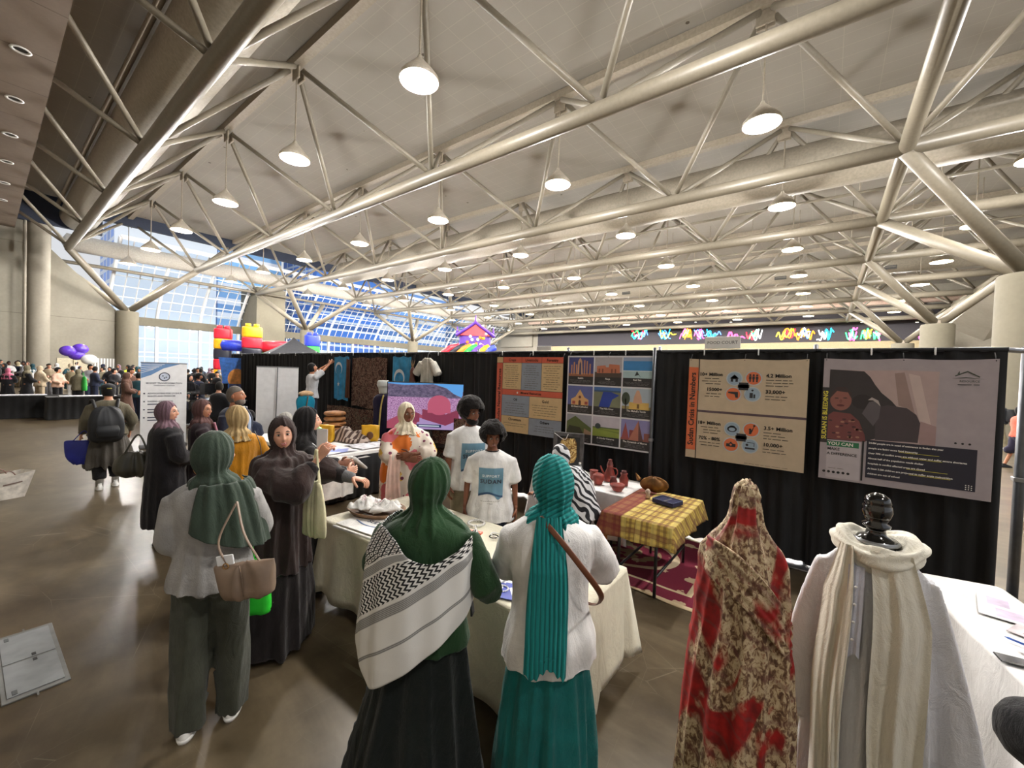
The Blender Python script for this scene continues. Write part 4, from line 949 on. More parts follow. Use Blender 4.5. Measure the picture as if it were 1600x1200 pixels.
for k in range(5): bn(pg2((-.42, 1.98-.05*k), (-.42, 1.99-.05*k), (.0-.05*k, 2.0-.03*k), (.0-.05*k, 1.99-.03*k)), WHITEP, 'wave_line', 2)
mb = MB(); V, F = disc2(0, 1.7, .105, n=32); V2, _ = disc2(0, 1.7, .085, n=32); mb.add((np.vstack([V, V2]), [(i, (i+1) % 32, 32+(i+1) % 32, 32+i) for i in range(32)]))
bn((np.concatenate(mb.v), mb.f), BI, 'emblem_ring', 2); bn(disc2(0, 1.7, .083), plain('emblem_pale', (196, 204, 220), .5), 'emblem', 1.5)
mb = MB(); [mb.add(disc2(x, z, .016, n=8)) for x, z in ((-.03, 1.72), (.035, 1.69), (0, 1.67))]; bn((np.concatenate(mb.v), mb.f), BI, 'emblem_marks', 2.5)
for t, z, s_ in (('MASKET TRANSFORMATION', 1.545, .052), ('transformation of services', 1.49, .036)): 
    o = bn(text_vf(t, s_, bold=.015), BI, 'lettering', 2); o.location = (0, 0, z)
for k, t in enumerate(('ADVOCATING FOR UYGHUR', 'RIGHTS AND FREEDOM', 'RAISING AWARENESS', None, None, None, None, None)):
    z = 1.30-(k//2)*.19-(k % 2)*.065; o = bn(text_vf(t, .048, 'LEFT', .02) if t else rect2(0, (.3, .22)[k % 2], -.012, .012), BI, 'lettering' if t else 'print_line', 2); o.location = (-.30, 0, z)
    if k % 2 == 0: bn(rect2(-.375, -.345, z-.015, z+.015), BI, 'bullet', 2)
e = rollup(-10.1, 4.2, cam_rz(-10.1, 4.2)+PI-.1, 'blank back of a white roll-up banner with a support rod down its middle')

# dome banner, hung blue flags and garments on the drapes
e = empty('dome_banner', (-16.55, 5.5, .55), .25, 1, 'tapered blue banner printed with a golden dome hung on the leftmost drapes', 'banner')
e.rotation_euler = (0, 0, cam_rz(-16.55, 5.5))
MB().add(frame2d(pg2((-.52, 1.74), (.58, 1.74), (.5, .9), (.34, 0), (-.22, 0), (-.36, .7)), (0, 0, 0), (1, 0, 0), (0, 0, 1))).build('sheet', plain('banner_sky', (52, 104, 182), .5, var=.15), e, False)
V, F = disc2(0.02, 1.0, .27, .36, 30); V[:, 1] = np.maximum(V[:, 1], .82)
MB().add(frame2d((V, F), (0, -.004, 0), (1, 0, 0), (0, 0, 1))).build('dome', plain('golden_dome', (214, 140, 62), .5, var=.12), e, False)
MB().add(frame2d(rect2(-.2, .26, .2, .82), (0, -.005, 0), (1, 0, 0), (0, 0, 1))).add(frame2d(rect2(.01, .03, 1.34, 1.5), (0, -.004, 0), (1, 0, 0), (0, 0, 1))).build('building', plain('print_dusk', (66, 74, 120), .5, var=.3), e, False)
def hanging(name, lab, cat, x0, x1, z0, z1, Y, mat, amp=.02, k=5, taper=0, seed=0):
    n, m = 36, 26; V = []; rr = random.Random(seed); a, b_ = rr.uniform(0, 6), rr.uniform(0, 6)
    for s_ in (0, .006):
        for j in range(m):
            q = j/(m-1)
            for i in range(n):
                p_ = i/(n-1); x = x0+(x1-x0)*(p_+taper*(q)*(.5-p_)); z = z1-(z1-z0)*q
                z -= .03*abs(math.sin(p_*PI*2+a))*(1-q)+.02*math.sin(p_*9+b_)*q
                V.append((x, Y-.03-amp*(math.sin(p_*k*2*PI*.5+a+q*1.5)+.4*math.sin(p_*k*PI*2.3+b_))*(.3+.7*q)-s_, z))
    F = grid_faces(m, n); F += [tuple(q+n*m for q in f[::-1]) for f in F]
    o = MB().add((V, F)).build(name, mat); tag(o, lab, cat); return o
FLAGB = cloth('sky_blue_flag', (62, 148, 196), .8)
def crescent(cx, cz, r, Y, par_loc, sc, star):
    th = np.linspace(.5, 2*PI-.5, 24); th2 = np.linspace(2*PI-.75, .75, 24)
    P_ = [(cx+r*math.cos(a), cz+r*math.sin(a)) for a in th]+[(cx+.22*r+.82*r*math.cos(a), cz+.82*r*math.sin(a)) for a in th2]
    return P_
WH = plain('flag_white', (226, 232, 236), .7, var=.02)
def flag_mark(flag, cx, cz, r, rot, Y, star=None):
    P_ = crescent(0, 0, r, 0, 0, 0, 0); c, s_ = math.cos(rot), math.sin(rot)
    V = [(cx+x*c-z*s_, Y, cz+x*s_+z*c) for x, z in P_]; n = 24
    F = [(i, i+1, 2*n-2-i, 2*n-1-i) for i in range(n-1)]
    mb = MB().add((V, F))
    if star:
        V = [(star[0]+(r*.42 if i % 2 == 0 else r*.17)*math.cos(i*PI/5+.3), Y, star[1]+(r*.42 if i % 2 == 0 else r*.17)*math.sin(i*PI/5+.3)) for i in range(10)]
        mb.add((V, [tuple(range(10))]))
    mb.build('white_emblem', WH, flag, False)
f1 = hanging('flag', 'sky blue flag with white crescent and star being pinned up by the man in white', 'flag', -9.95, -9.28, 1.27, 2.36, 5.52, FLAGB, .014, 5, .1, 1)
flag_mark(f1, -9.62, 2.05, .16, -1.6, 5.42, (-9.62, 1.66))
f2 = hanging('flag', 'sky blue flag with a big white crescent above the big screen', 'flag', -7.52, -6.9, 1.55, 2.36, 5.52, FLAGB, .014, 5, 0, 2)
flag_mark(f2, -7.2, 1.9, .18, -PI/2, 5.42)
def mat_tapestry(name, cols, sc):
    m, t, b = nt(name); v = coords(t, rot=(PI/2, 0, 0)); vo = N(t, 'ShaderNodeTexVoronoi'); vo.inputs['Scale'].default_value = sc; t.links.new(v, vo.inputs['Vector'])
    nz = noise_tex(t, coords(t), sc*.9, 4, .7, 1.5)
    c = ramp(t, nz, [(.34, cols[0]), (.44, cols[1]), (.50, cols[2]), (.56, cols[0]), (.66, cols[3])], True)
    t.links.new(c, b.inputs['Base Color']); b.inputs['Roughness'].default_value = .9; return m
TAP = mat_tapestry('brown_tapestry', [(62, 40, 36), (146, 122, 104), (96, 62, 54), (34, 26, 28)], 9)
TAP2 = mat_tapestry('dark_floral', [(40, 30, 32), (150, 130, 108), (110, 60, 52), (24, 20, 24)], 12)
hanging('tapestry', 'brown patterned tapestry hung on the drapes right of the pinned blue flag', 'tapestry', -9.15, -7.75, 1.15, 2.34, 5.54, TAP, .01, 6, 0, 3)
hanging('tapestry', 'dark floral cloth hung low under the brown tapestry', 'tapestry', -10.3, -7.6, .1, 1.12, 5.55, TAP2, .012, 6, 0, 4)
hanging('tapestry', 'strip of dark floral cloth hung below the big screen', 'tapestry', -6.3, -5.2, .3, 1.2, 5.56, TAP2, .01, 4, 0, 14)
hanging('bead_garment', 'narrow brown beaded garment between the pinned blue flag and the tapestry', 'garment', -9.3, -9.1, 1.35, 2.3, 5.46, cloth('brown_beads', (92, 58, 44)), .02, 3, 0, 6)
e = empty('hanging_shirt', (-6.35, 5.46, 1.62), 0, 1, 'white short sleeved shirt on a hanger above the big screen', 'shirt')
SH = remeshed([loft([(0, 0, .0, .2, .05), (0, 0, .35, .19, .05), (0, 0, .62, .2, .05), (0, 0, .7, .08, .04)], 24, 12), tube([(.15, 0, .6), (.33, 0, .38)], [.08, .09], 12), tube([(-.15, 0, .6), (-.33, 0, .38)], [.08, .09], 12)], .012)
MB().add(displaced(SH, folds(.012, (7, 11), 3))).build('cloth', cloth('shirt_offwhite', (206, 202, 192)), e); MB().add(tube([(0, 0, .7), (0, .02, .78), (.02, .03, .82)], .006, 6)).build('hanger_hook', ALU, e)
e = empty('carved_figure', (-6.8, 5.45, 1.6), 0, 1, 'small brown carved figure with feathers hanging between flag and white shirt', 'figure')
MB().add(loft([(0, 0, 0, .05, .05), (0, 0, .2, .08, .06), (0, 0, .36, .05, .05), (0, 0, .44, .06, .05), (0, 0, .52, .03, .03)], 16, 14)).build('carved_body', plain('dark_wood', (92, 48, 36), .5), e)
for a in (-.3, 0, .3): MB().add(tube([(0, 0, .5), (a*.25, 0, .68)], [.012, .002], 6)).build('feather', plain('feather_tan', (150, 120, 84), .7), e)
MB().add(tube([(0, 0, .5), (0, .08, .82)], .004, 5)).build('cord', BLACKM, e)

# ---------------------------------------------------------------- neighbouring booth goods
zt = .745
def scatter_cloth(name, lab, cat, x, y, z, sx, sy, h, mat, seed=0, rz=0):
    rr = random.Random(seed); n, m = 30, 24; V = []
    p_ = [rr.uniform(0, 6) for _ in range(6)]
    for j in range(m):
        for i in range(n):
            a = -1+2*i/(n-1); b_ = -1+2*j/(m-1); r = max(abs(a), abs(b_)); f = max(0, 1-r**4)
            zz = h*f*(.55+.25*math.sin(a*5+p_[0]+b_*3)+.2*math.sin(b_*7+p_[1]-a*4)+.12*math.sin(a*13+p_[2])*math.sin(b_*11+p_[3]))+.006
            V.append((a*sx*(1+.06*math.sin(b_*6+p_[4])), b_*sy*(1+.06*math.sin(a*5+p_[5])), max(.004, zz)))
    o = MB().add((V, grid_faces(m, n))).build(name, mat); o.location = (x, y, z); o.rotation_euler = (0, 0, rz)
    md = o.modifiers.new('s', 'SOLIDIFY'); md.thickness = .004; tag(o, lab, cat); return o
BR = plain('brown_bread', (150, 100, 56), .6, var=.2)
for k in range(4):
    e = empty('round_cushion', (-8.0, 4.45, zt+.005+k*.105), k*.7, 1, 'golden brown round cushion, %s in the stack on the neighbouring table' % ['lowest', 'second lowest', 'second highest', 'topmost'][k], 'cushion')
    MB().add(loft([(0, 0, .0, .12, .1), (0, 0, .02, .22-.015*k, .2), (0, 0, .055, .24-.015*k, .22), (0, 0, .09, .21-.015*k, .19), (0, 0, .105, .1, .08)], 24, 12)).build('cushion_body', BR, e)
    MB().add(tube([((.241-.015*k)*math.cos(a), (.221-.015*k)*math.sin(a), .055) for a in np.linspace(0, 2*PI, 25)], .008, 6)).build('piping', plain('brown_piping', (96, 60, 34), .6), e)
def bag_of(name, lab, loc, rz, col, seed):
    e = empty(name, loc, rz, 1, lab, 'bag')
    MB().add(displaced(loft([(0, 0, 0, .13, .06), (0, 0, .08, .15, .08), (0, 0, .2, .15, .06), (0, 0, .3, .16, .015)], 24, 12, 3), folds(.012, (4, 7, 9), seed, wr=.006))).build('bag_body', plain('yellow_pack', col, .35), e)
    MB().add(ell((0, -.075, .12), (.06, .012, .07), 14, 8)).build('printed_patch', plain('pack_brown', (96, 60, 30), .4), e)
bag_of('snack_bag', 'upright yellow printed bag behind the green balloon', (-7.0, 3.75, zt), .5, (206, 158, 30), 1)
bag_of('snack_bag', 'smaller yellow bag right of the striped cloth pile', (-6.5, 4.3, zt), .9, (200, 160, 40), 2)
def mat_stripe(name, c1, c2, sc, axis=0):
    m, t, b = nt(name); sp = N(t, 'ShaderNodeSeparateXYZ'); t.links.new(coords(t), sp.inputs[0])
    s_ = mth(t, 'SINE', mth(t, 'ADD', mth(t, 'MULTIPLY', sp.outputs[axis], sc), mth(t, 'MULTIPLY', noise_tex(t, coords(t), 4, 1), 6)))
    t.links.new(ramp(t, mth(t, 'MULTIPLY_ADD', s_, .5), [(.4, c1), (.6, c2)]), b.inputs['Base Color']); b.inputs['Roughness'].default_value = .85
    for l in t.links:
        if l.to_node.type == 'VALTORGB': l.from_node.inputs[2].default_value = .5
    return m
scatter_cloth('textile_pile', 'brown and white striped textile pile on the neighbouring table', 'textile', -6.85, 4.15, zt, .45, .3, .26, mat_stripe('striped_textile', (72, 54, 48), (178, 162, 150), 70), 5, .3)
scatter_cloth('scarf_pile', 'orange and red scarf pile left on the neighbouring table', 'textile', -6.55, 3.35, zt, .3, .2, .08, mat_stripe('orange_textile', (186, 70, 44), (222, 150, 110), 50), 6, .2)
scatter_cloth('folded_shirts', 'pale blue and white folded shirts at the near end of the neighbouring table', 'shirts', -6.08, 3.35, zt, .2, .3, .05, mat_stripe('bluewhite', (150, 160, 210), (230, 230, 236), 18), 7, .1)
scatter_cloth('paper_stack', 'white leaflets and books at the near end of the neighbouring table', 'leaflets', -6.15, 4.05, zt, .25, .3, .035, plain('leaflet_grey', (200, 200, 206), .6, var=.15), 8)
# green balloon
e = empty('green_balloon', (-4.62, 2.36, 1.13), 0, 1, 'bright green balloon behind the two women in dark hijabs', 'balloon')
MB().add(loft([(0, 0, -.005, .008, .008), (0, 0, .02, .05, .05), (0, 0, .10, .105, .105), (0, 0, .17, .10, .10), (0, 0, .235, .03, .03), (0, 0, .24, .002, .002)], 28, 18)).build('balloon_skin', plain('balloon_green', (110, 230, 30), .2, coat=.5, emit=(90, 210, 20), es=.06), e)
MB().add(tube([(0, 0, 0), (.02, 0, -.5), (-.2, .2, -1.12)], .002, 4, 8)).build('string', WHITEP, e)
# tee hanging on the end of the neighbouring table
e = empty('display_shirt', (-5.64, 3.22, 0), PI/2+.05, 1, 'white shirt with black print hung over the end of the neighbouring table', 'shirt')
SH = remeshed([loft([(0, 0, .14, .26, .025), (0, 0, .5, .25, .025), (0, 0, .74, .24, .03)], 24, 10), tube([(.2, 0, .7), (.42, 0, .52)], [.09, .10], 12, flat=.35), tube([(-.2, 0, .7), (-.4, 0, .56)], [.09, .1], 12, flat=.35)], .011)
MB().add(displaced(SH, folds(.01, (7, 11), 8, wr=.004))).build('cloth', cloth('tee_white', (230, 228, 224)), e)
for t, z, s_ in (('I SUPPORT', .64, .055), ('SUDAN', .57, .05)):
    MB().add(frame2d(text_vf(t, s_, bold=.02, space=1.3), (0, -.042, z), (1, 0, 0), (0, 0, 1))).build('lettering', INK, e, False)
MB().add(bbox(-.22, -.03, .76, .03, .05, .09, .008)).build('clip', plain('clip_blue', (30, 36, 70), .4), e, False)
# dress forms of the neighbouring booth
def form(loc, rz, lab, robe, trim, top, topcol, h=1.5):
    e = empty('dress_form', loc, rz, 1, lab, 'mannequin')
    MB().add(displaced(loft([(0, 0, .3, .19, .15), (0, 0, .8, .17, .13), (0, 0, 1.1, .17, .12), (0, 0, 1.3, .19, .12), (0, 0, 1.4, .15, .10), (0, 0, 1.45, .06, .06)], 36, 30), folds(.018, (7, 11, 5), 3, z0=.3, z1=1.4, w0=1.3, w1=.3))).build('robe', robe, e)
    MB().add(tube([(0, -.155, .32), (0, -.14, .8), (.02, -.13, 1.2), (.05, -.1, 1.42)], .035, 8, 12, flat=.3)).build('front_trim', trim, e)
    MB().add(tube([(0, 0, 0), (0, 0, .6)], .02, 10)).add(bbox(0, 0, .012, .34, .34, .02, .005)).build('stand', BLACKM, e)
    if top == 'fur': MB().add(displaced(ell((0, 0, 1.47), (.15, .12, .06), 24, 12), folds(.02, (15, 22, 31), 4))).build('fur_collar', topcol, e)
    else: MB().add(loft([(0, 0, 1.45, .07, .07), (0, 0, 1.56, .09, .1), (0, 0, 1.60, .11, .13), (0, 0, 1.69, .10, .12), (0, 0, 1.70, .05, .06)], 24, 14)).build('embroidered_cap', topcol, e)
form((-8.55, 4.55, 0), cam_rz(-8.5, 4.2), 'mannequin in a teal and brown robe with fur collar by the white roll-up', cloth('teal_robe', (20, 128, 158)), cloth('brown_trim', (110, 84, 60)), 'fur', cloth('fur_tan', (176, 146, 112)))
bpy.data.objects['dress_form'].location = (-8.95, 4.3, .0)
form((-5.5, 3.75, 0), cam_rz(-6.0, 4.15)-.4, 'mannequin in a navy robe with gold trim and white cap left of the screen', cloth('navy_robe', (28, 24, 52)), cloth('gold_trim', (190, 170, 96)), 'cap', cloth('cap_grey', (196, 200, 196)))
bpy.data.objects['dress_form.001'].location = (-7.15, 5.0, 0); bpy.data.objects['dress_form.001'].scale = (1.08,)*3; bpy.data.objects['table_skirt'].location.x = -7.2
# ---------------------------------------------------------------- things on the long table
T = .742
e = empty('wicker_tray', (-3.2, 2.2, T), .25, 1, 'shallow brown wicker tray of white shirts at the left end of the long table', 'tray')
MB().add(lathe([(0, .004), (.22, .004), (.27, .05), (.285, .052), (.235, -.0), (0, .0)], 36)).build('tray_body', plain('wicker', (128, 98, 72), .7, var=.2), e)
bpy.data.objects['tray_body'].scale = (1, .75, 1)
for k, (x, y, s_) in enumerate(((-3.24, 2.2, 3), (-3.12, 2.24, 4), (-3.28, 2.14, 5))):
    scatter_cloth('white_shirt', ['crumpled white shirt in the middle of the wicker tray', 'crumpled white shirt on the right side of the wicker tray', 'crumpled white shirt on the near side of the wicker tray'][k], 'shirt', x, y, T+.03+.02*k, .14, .1, .08, cloth('tee_white', (230, 228, 224)), s_, k)
    o = bpy.data.objects['white_shirt' if k == 0 else 'white_shirt.%03d' % k]
    MB().add(frame2d(text_vf('SUDAN', .05, bold=.03), (-.02, 0, .075), (1, 0, 0), (0, 1, 0), .0, .5)).build('lettering', plain('print_maroon', (110, 44, 50), .6), o, False)
for k, (x, y) in enumerate(((-2.86, 2.46), (-2.72, 2.5), (-2.8, 2.36))):
    scatter_cloth('folded_tee', ['folded white tee leaning on the wicker tray', 'folded white tee nearest the flower-robed woman', 'folded white tee in front of the two other folded tees'][k], 'shirt', x, y, T+.005, .13, .1, .07, cloth('tee_white', (230, 228, 224)), 12+k, .4*k)
e = empty('printed_tee', (-2.95, 1.98, T), .12, 1, 'flat white shirt printed with Sudan lying beside the wicker tray', 'shirt')
V, F = rect2(-.28, .3, -.14, .18)
MB().add(bbox(0, .02, .006, .56, .30, .006, .002)).add(bbox(-.02, -.16, -.005, .5, .02, .02, .004)).build('cloth', cloth('tee_white', (230, 228, 224)), e, False)
MB().add(frame2d(text_vf('SUDAN', .07, bold=.03), (.02, .06, .0105), (1, 0, 0), (0, 1, 0))).build('lettering', plain('print_navy', (36, 44, 70), .6), e, False)
MB().add(tube([(-.2, .02, .010), (-.05, -.02, .010), (.1, -.0, .010), (.2, .03, .010)], .008, 6, 14, flat=.2)).build('printed_wave', plain('print_blue', (92, 120, 160), .6), e)
def flat(name, lab, cat, x, y, rz, sx, sy, h, mat, extra=(), z=T, grp=None):
    e = empty(name, (x, y, z), rz, 1, lab, cat, grp)
    MB().add(bbox(0, 0, h/2+.001, sx, sy, h, min(.003, h*.3))).build('sheet' if h < .006 else 'body', mat, e, False)
    for (nm, vf, mt) in extra: MB().add(frame2d(vf, (0, 0, h+.0015), (1, 0, 0), (0, 1, 0))).build(nm, mt, e, False)
    return e
PAPER = plain('paper_white', (236, 236, 238), .6, var=.01); MAR = plain('passport_maroon', (92, 22, 34), .45)
GOLD = plain('gold_foil', (170, 130, 80), .35, .6)
flat('passport', 'maroon passport with gilt crest lying between the two women', 'passport', -1.78, 2.13, .15, .09, .13, .008, MAR, [('crest', disc2(0, .01, .022), GOLD)])
flat('passport', 'second maroon passport half under the first one', 'passport', -1.76, 2.235, .05, .09, .09, .006, MAR)
flat('map_card', 'blue card with a white map shape on the near edge of the long table', 'card', -1.38, 1.97, .35, .26, .18, .003, plain('card_blue', (48, 66, 160), .4),
     [('map_shape', pg2((-.09, .03), (-.06, .06), (.0, .05), (.05, .07), (.09, .03), (.08, -.03), (.05, -.05), (.03, -.03), (.0, -.06), (-.05, -.05), (-.07, -.01)), PAPER)])
flat('leaflet', 'white leaflet with small print beside the maroon passports', 'leaflet', -1.68, 1.99, .5, .16, .1, .002, PAPER, [('print', rect2(-.06, .03, -.02, .0), plain('print_violet', (110, 90, 150), .5))])
flat('leaflet', 'white leaflet with a logo under the beaded bracelets', 'leaflet', -1.52, 1.98, .35, .2, .12, .002, PAPER, [('print', rect2(-.05, .06, .0, .02), plain('print_blue2', (70, 90, 170), .5))])
for k, (x, y, c, nm) in enumerate(((-1.58, 2.0, (224, 224, 226), 'white'), (-1.50, 1.93, (230, 230, 230), 'pearl white'), (-1.56, 1.90, (196, 70, 90), 'pink and white'), (-2.05, 2.5, (40, 40, 44), 'black'), (-2.35, 2.62, (226, 224, 220), 'large cream'))):
    e = empty('beaded_bracelet', (x, y, T+.008), k, 1, nm+' beaded bracelet on the long table', 'bracelet')
    r = .034 if k < 4 else .07; n_ = 18 if k < 4 else 24; mb = MB()
    for q in range(n_):
        a = 2*PI*q/n_; mb.add(ell((r*math.cos(a), r*math.sin(a), 0), (r*.165,)*3, 8, 6))
    mb.build('beads', plain('beads_%d' % k, c, .25), e)
e = empty('curled_cord', (-2.02, 2.5, T+.006), 0, 1, 'curled white cord on the far side of the long table', 'cord')
MB().add(tube([(.1*math.cos(a)*(1-a*.05), .05*math.sin(a)+a*.01, .004) for a in np.linspace(0, 9, 40)], .005, 6)).build('cord_strand', WHITEP, e)
flat('paper_bundle', 'stack of loose white papers behind the teal hijab wearer', 'papers', -1.5, 2.35, .3, .3, .22, .012, PAPER)
# ---------------------------------------------------------------- pottery table goods
CLAY = plain('red_clay', (132, 52, 40), .5, var=.2); CLAYD = plain('dark_clay', (92, 34, 28), .5, var=.2)
def pot(lab, name, x, y, prof, cat, mat=CLAY, spout=None, handle=None, lid=None, sc=1, z=.745):
    e = empty(name, (x, y, z), 0, sc, lab, cat)
    MB().add(lathe(prof, 28)).build('vessel', mat, e)
    if spout: MB().add(tube(spout, [.014, .012, .008], 10, 10)).build('spout', mat, e)
    if handle: MB().add(tube(handle, .008, 8, 14)).build('handle', mat, e)
    if lid: MB().add(lathe(lid, 20)).build('lid', CLAYD, e)
e = empty('water_bottle', (-2.42, 4.62, .745), 0, 1, 'clear plastic water bottle with blue label among the red pottery', 'bottle')
mC, tC, bC = nt('clear_plastic'); bC.inputs['Base Color'].default_value = (.85, .92, 1, 1); bC.inputs['Transmission Weight'].default_value = .85; bC.inputs['Roughness'].default_value = .1; bC.inputs['IOR'].default_value = 1.2
MB().add(lathe([(0, 0), (.03, 0), (.032, .02), (.032, .13), (.028, .16), (.013, .19), (.013, .2)], 24)).build('bottle_body', mC, e)
MB().add(lathe([(.033, .06), (.033, .12)], 24)).build('paper_label', plain('label_blue', (70, 110, 190), .4), e); MB().add(lathe([(.0, .225), (.015, .222), (.015, .2)], 16)).build('cap', WHITEP, e)
pot('small red clay cup with black rim right of the water bottle', 'clay_cup', -2.3, 4.78, [(0, 0), (.045, 0), (.05, .1), (.055, .12), (.045, .12), (.04, .01), (0, .01)], 'cup')
pot('round bellied clay pot in front of the clay coffee pot', 'clay_pot', -2.16, 4.62, [(0, 0), (.05, 0), (.05, .02), (.075, .06), (.07, .11), (.04, .13), (.035, .12), (0, .11)], 'pot')
pot('tall red clay coffee pot with spout and lid', 'coffee_pot', -2.12, 4.86, [(0, 0), (.07, 0), (.075, .05), (.05, .13), (.035, .17), (.042, .2), (0, .2)], 'pot', CLAY, [(-.05, 0, .05), (-.1, 0, .11), (-.13, 0, .17)], [(.05, 0, .06), (.1, 0, .1), (.09, 0, .16), (.04, 0, .17)], [(.042, .2), (.03, .24), (.02, .25), (.025, .27), (0, .28)])
pot('small brown clay jar left of the open bowl', 'clay_jar', -1.98, 4.66, [(0, 0), (.04, 0), (.045, .06), (.03, .09), (.038, .115), (0, .115)], 'jar', CLAYD)
pot('brown clay jar with pale stopper behind the open bowl', 'clay_jar', -1.9, 4.78, [(0, 0), (.05, 0), (.055, .08), (.035, .12), (.045, .15), (0, .15)], 'jar', CLAY, None, None, [(.03, .15), (.03, .18), (0, .18)])
pot('open shallow red clay bowl at the front of the pottery', 'clay_bowl', -1.86, 4.5, [(0, 0), (.05, .0), (.08, .05), (.085, .075), (.075, .07), (.04, .02), (0, .015)], 'bowl')
e = empty('brass_ornament', (-1.52, 4.72, .75), .3, 1, 'folded brass and brown ornament at the back of the plaid cloth', 'ornament')
MB().add(displaced(ell((0, 0, .09), (.16, .05, .085), 28, 14), folds(.012, (9, 13), 2))).build('ornament_body', plain('aged_brass', (120, 84, 46), .35, .6, var=.25), e)
MB().add(tube([(-.16, 0, .13), (-.2, 0, .2)], [.03, .004], 10, 6)).build('pointed_tip', plain('aged_brass', (120, 84, 46), .35, .6), e)
pot('small white and brown figurine on the plaid cloth', 'figurine', -1.5, 4.48, [(0, 0), (.03, 0), (.02, .04), (.03, .07), (.015, .09), (0, .1)], 'figurine', plain('figurine_cream', (190, 170, 150), .5, var=.3), z=.745)
e = flat('jewel_case', 'dark blue velvet case with silver band on the plaid cloth', 'case', -1.27, 4.42, -.25, .24, .2, .035, plain('velvet_navy', (22, 26, 66), .6), [('clasp', rect2(-.012, .012, -.06, .08), ALU)], z=.745)
for sx, sy, w_, h_ in ((0, .095, .24, .01), (0, -.095, .24, .01), (.115, 0, .01, .2), (-.115, 0, .01, .2)): MB().add(bbox(sx, sy, .042, w_, h_, .008, .002)).build('raised_rim', plain('rim_grey_blue', (70, 78, 110), .4), e, False)
e = empty('framed_relief', (-2.82, 5.02, .745), .25, 1, 'dark carved wooden frame holding a golden brown relief on the pottery table', 'picture frame')
FR = plain('weathered_frame', (70, 68, 68), .6, var=.3)
MB().add(bbox(-.19, 0, .26, .055, .05, .52, .008)).add(bbox(.19, 0, .26, .055, .05, .52, .008)).add(bbox(0, 0, .03, .4, .05, .06, .008)).add(bbox(0, 0, .49, .4, .05, .055, .008)).build('frame', FR, e, False)
MB().add(bbox(0, 0, .27, .32, .012, .42, .003)).build('backing', BLACKM, e, False)
MB().add(displaced(loft([(0, -.02, .10, .10, .02), (0, -.02, .2, .13, .03), (0, -.02, .36, .12, .03), (0, -.02, .44, .09, .02)], 28, 20, 3), folds(.006, (5, 8), 5, wr=.006))).build('relief', mat_tapestry('golden_relief', [(176, 136, 72), (222, 196, 130), (120, 82, 40), (236, 226, 196)], 8), e)
MB().add(tube([(-.2, -.03, .5), (-.05, -.04, .42), (0, -.03, .5)], .005, 6, 10)).build('white_cord', WHITEP, e)
# ---------------------------------------------------------------- right table goods
PU = plain('leaflet_lilac', (206, 190, 214), .5, var=.1)
flat('open_booklet', 'open white booklet with pink pictures, farthest on the right edge table', 'booklet', .93, 3.74, 1.4, .36, .26, .004, PAPER, [('photo_block', rect2(-.15, -.02, -.1, .06), PU), ('blue_strip', rect2(-.16, .16, -.125, -.112), plain('strip_blue', (70, 76, 150), .5)), ('text_block', rect2(.02, .15, .0, .09), PU)])
flat('leaflet', 'glossy leaflet with grey picture under the booklet on the right edge table', 'leaflet', .98, 3.5, 1.1, .26, .18, .003, plain('gloss_grey', (196, 186, 190), .3, var=.12), [('photo_block', rect2(-.1, .0, -.06, .04), plain('photo_grey', (140, 120, 126), .4, var=.2))])
flat('leaflet', 'white leaflet with green and purple pictures beside the phone', 'leaflet', 1.0, 3.25, .9, .3, .21, .003, PAPER, [('green_block', rect2(-.12, -.04, -.02, .07), plain('leaf_green', (96, 170, 130), .4)), ('photo_block', rect2(-.02, .1, -.04, .07), plain('photo_purple', (150, 126, 170), .4, var=.3)), ('title_line', rect2(-.1, .1, .082, .09), INK)])
o = MB().add(tube([(-.07, 0, 0), (.065, 0, 0), (.078, 0, 0)], [.0055, .0055, .001], 10)).build('blue_pen', plain('pen_blue', (56, 96, 180), .3)); o.location = (.875, 3.27, T+.011); o.rotation_euler = (0, 0, 2.6); tag(o, 'blue pen lying on the leaflet beside the phone', 'pen')
e = flat('mobile_phone', 'black mobile phone lying face down near the corner of the right table', 'phone', .80, 3.06, .15, .155, .075, .009, plain('phone_black', (22, 22, 26), .3), [('magnet_ring', disc2(.0, 0, .02), plain('ring_dark', (38, 38, 42), .4))])
for dx, dy in ((.055, .018), (.055, -.006), (.04, .006)): MB().add(lathe([(0, .013), (.008, .013), (.009, .009)], 14, (dx, dy, 0))).build('camera_lens', plain('lens_gloss', (60, 62, 70), .1), e)
# ---------------------------------------------------------------- shopping bag on the floor at left
e = empty('shopping_bag', (-9.33, .16, 0), cam_rz(-9.3, .2)+.35, .8, 'large white shopping bag with a brown picture side standing on the floor at left', 'bag')
V = [(-.36, -.12, 0), (.26, -.14, 0), (.26, .16, 0), (-.36, .16, 0), (-.44, -.16, .34), (.38, -.18, .47), (.34, .18, .46), (-.4, .18, .34)]
MB().add((V, [(0, 1, 5, 4), (1, 2, 6, 5), (2, 3, 7, 6), (3, 0, 4, 7), (3, 2, 1, 0)])).build('bag_body', plain('bag_white', (206, 200, 190), .5, var=.12), e, False)
bpy.data.objects['bag_body.002' if 'bag_body.002' in bpy.data.objects else 'bag_body'].modifiers.new('s', 'SOLIDIFY').thickness = .006
MB().add(([(-.355, -.130, .01), (-.12, -.142, .01), (-.16, -.170, .37), (-.43, -.168, .33)], [(0, 1, 2, 3)])).build('picture_panel', mat_tapestry('bag_picture', [(96, 66, 60), (150, 110, 100), (70, 46, 44), (190, 170, 160)], 10), e, False)
for s_ in (-1, 1): MB().add(tube([(-.15, .16*s_, .38), (-.05, .14*s_, .5), (.08, .14*s_, .5), (.14, .16*s_, .42)], .009, 8, 14)).build('handle', plain('handle_brown', (120, 90, 80), .6), e)
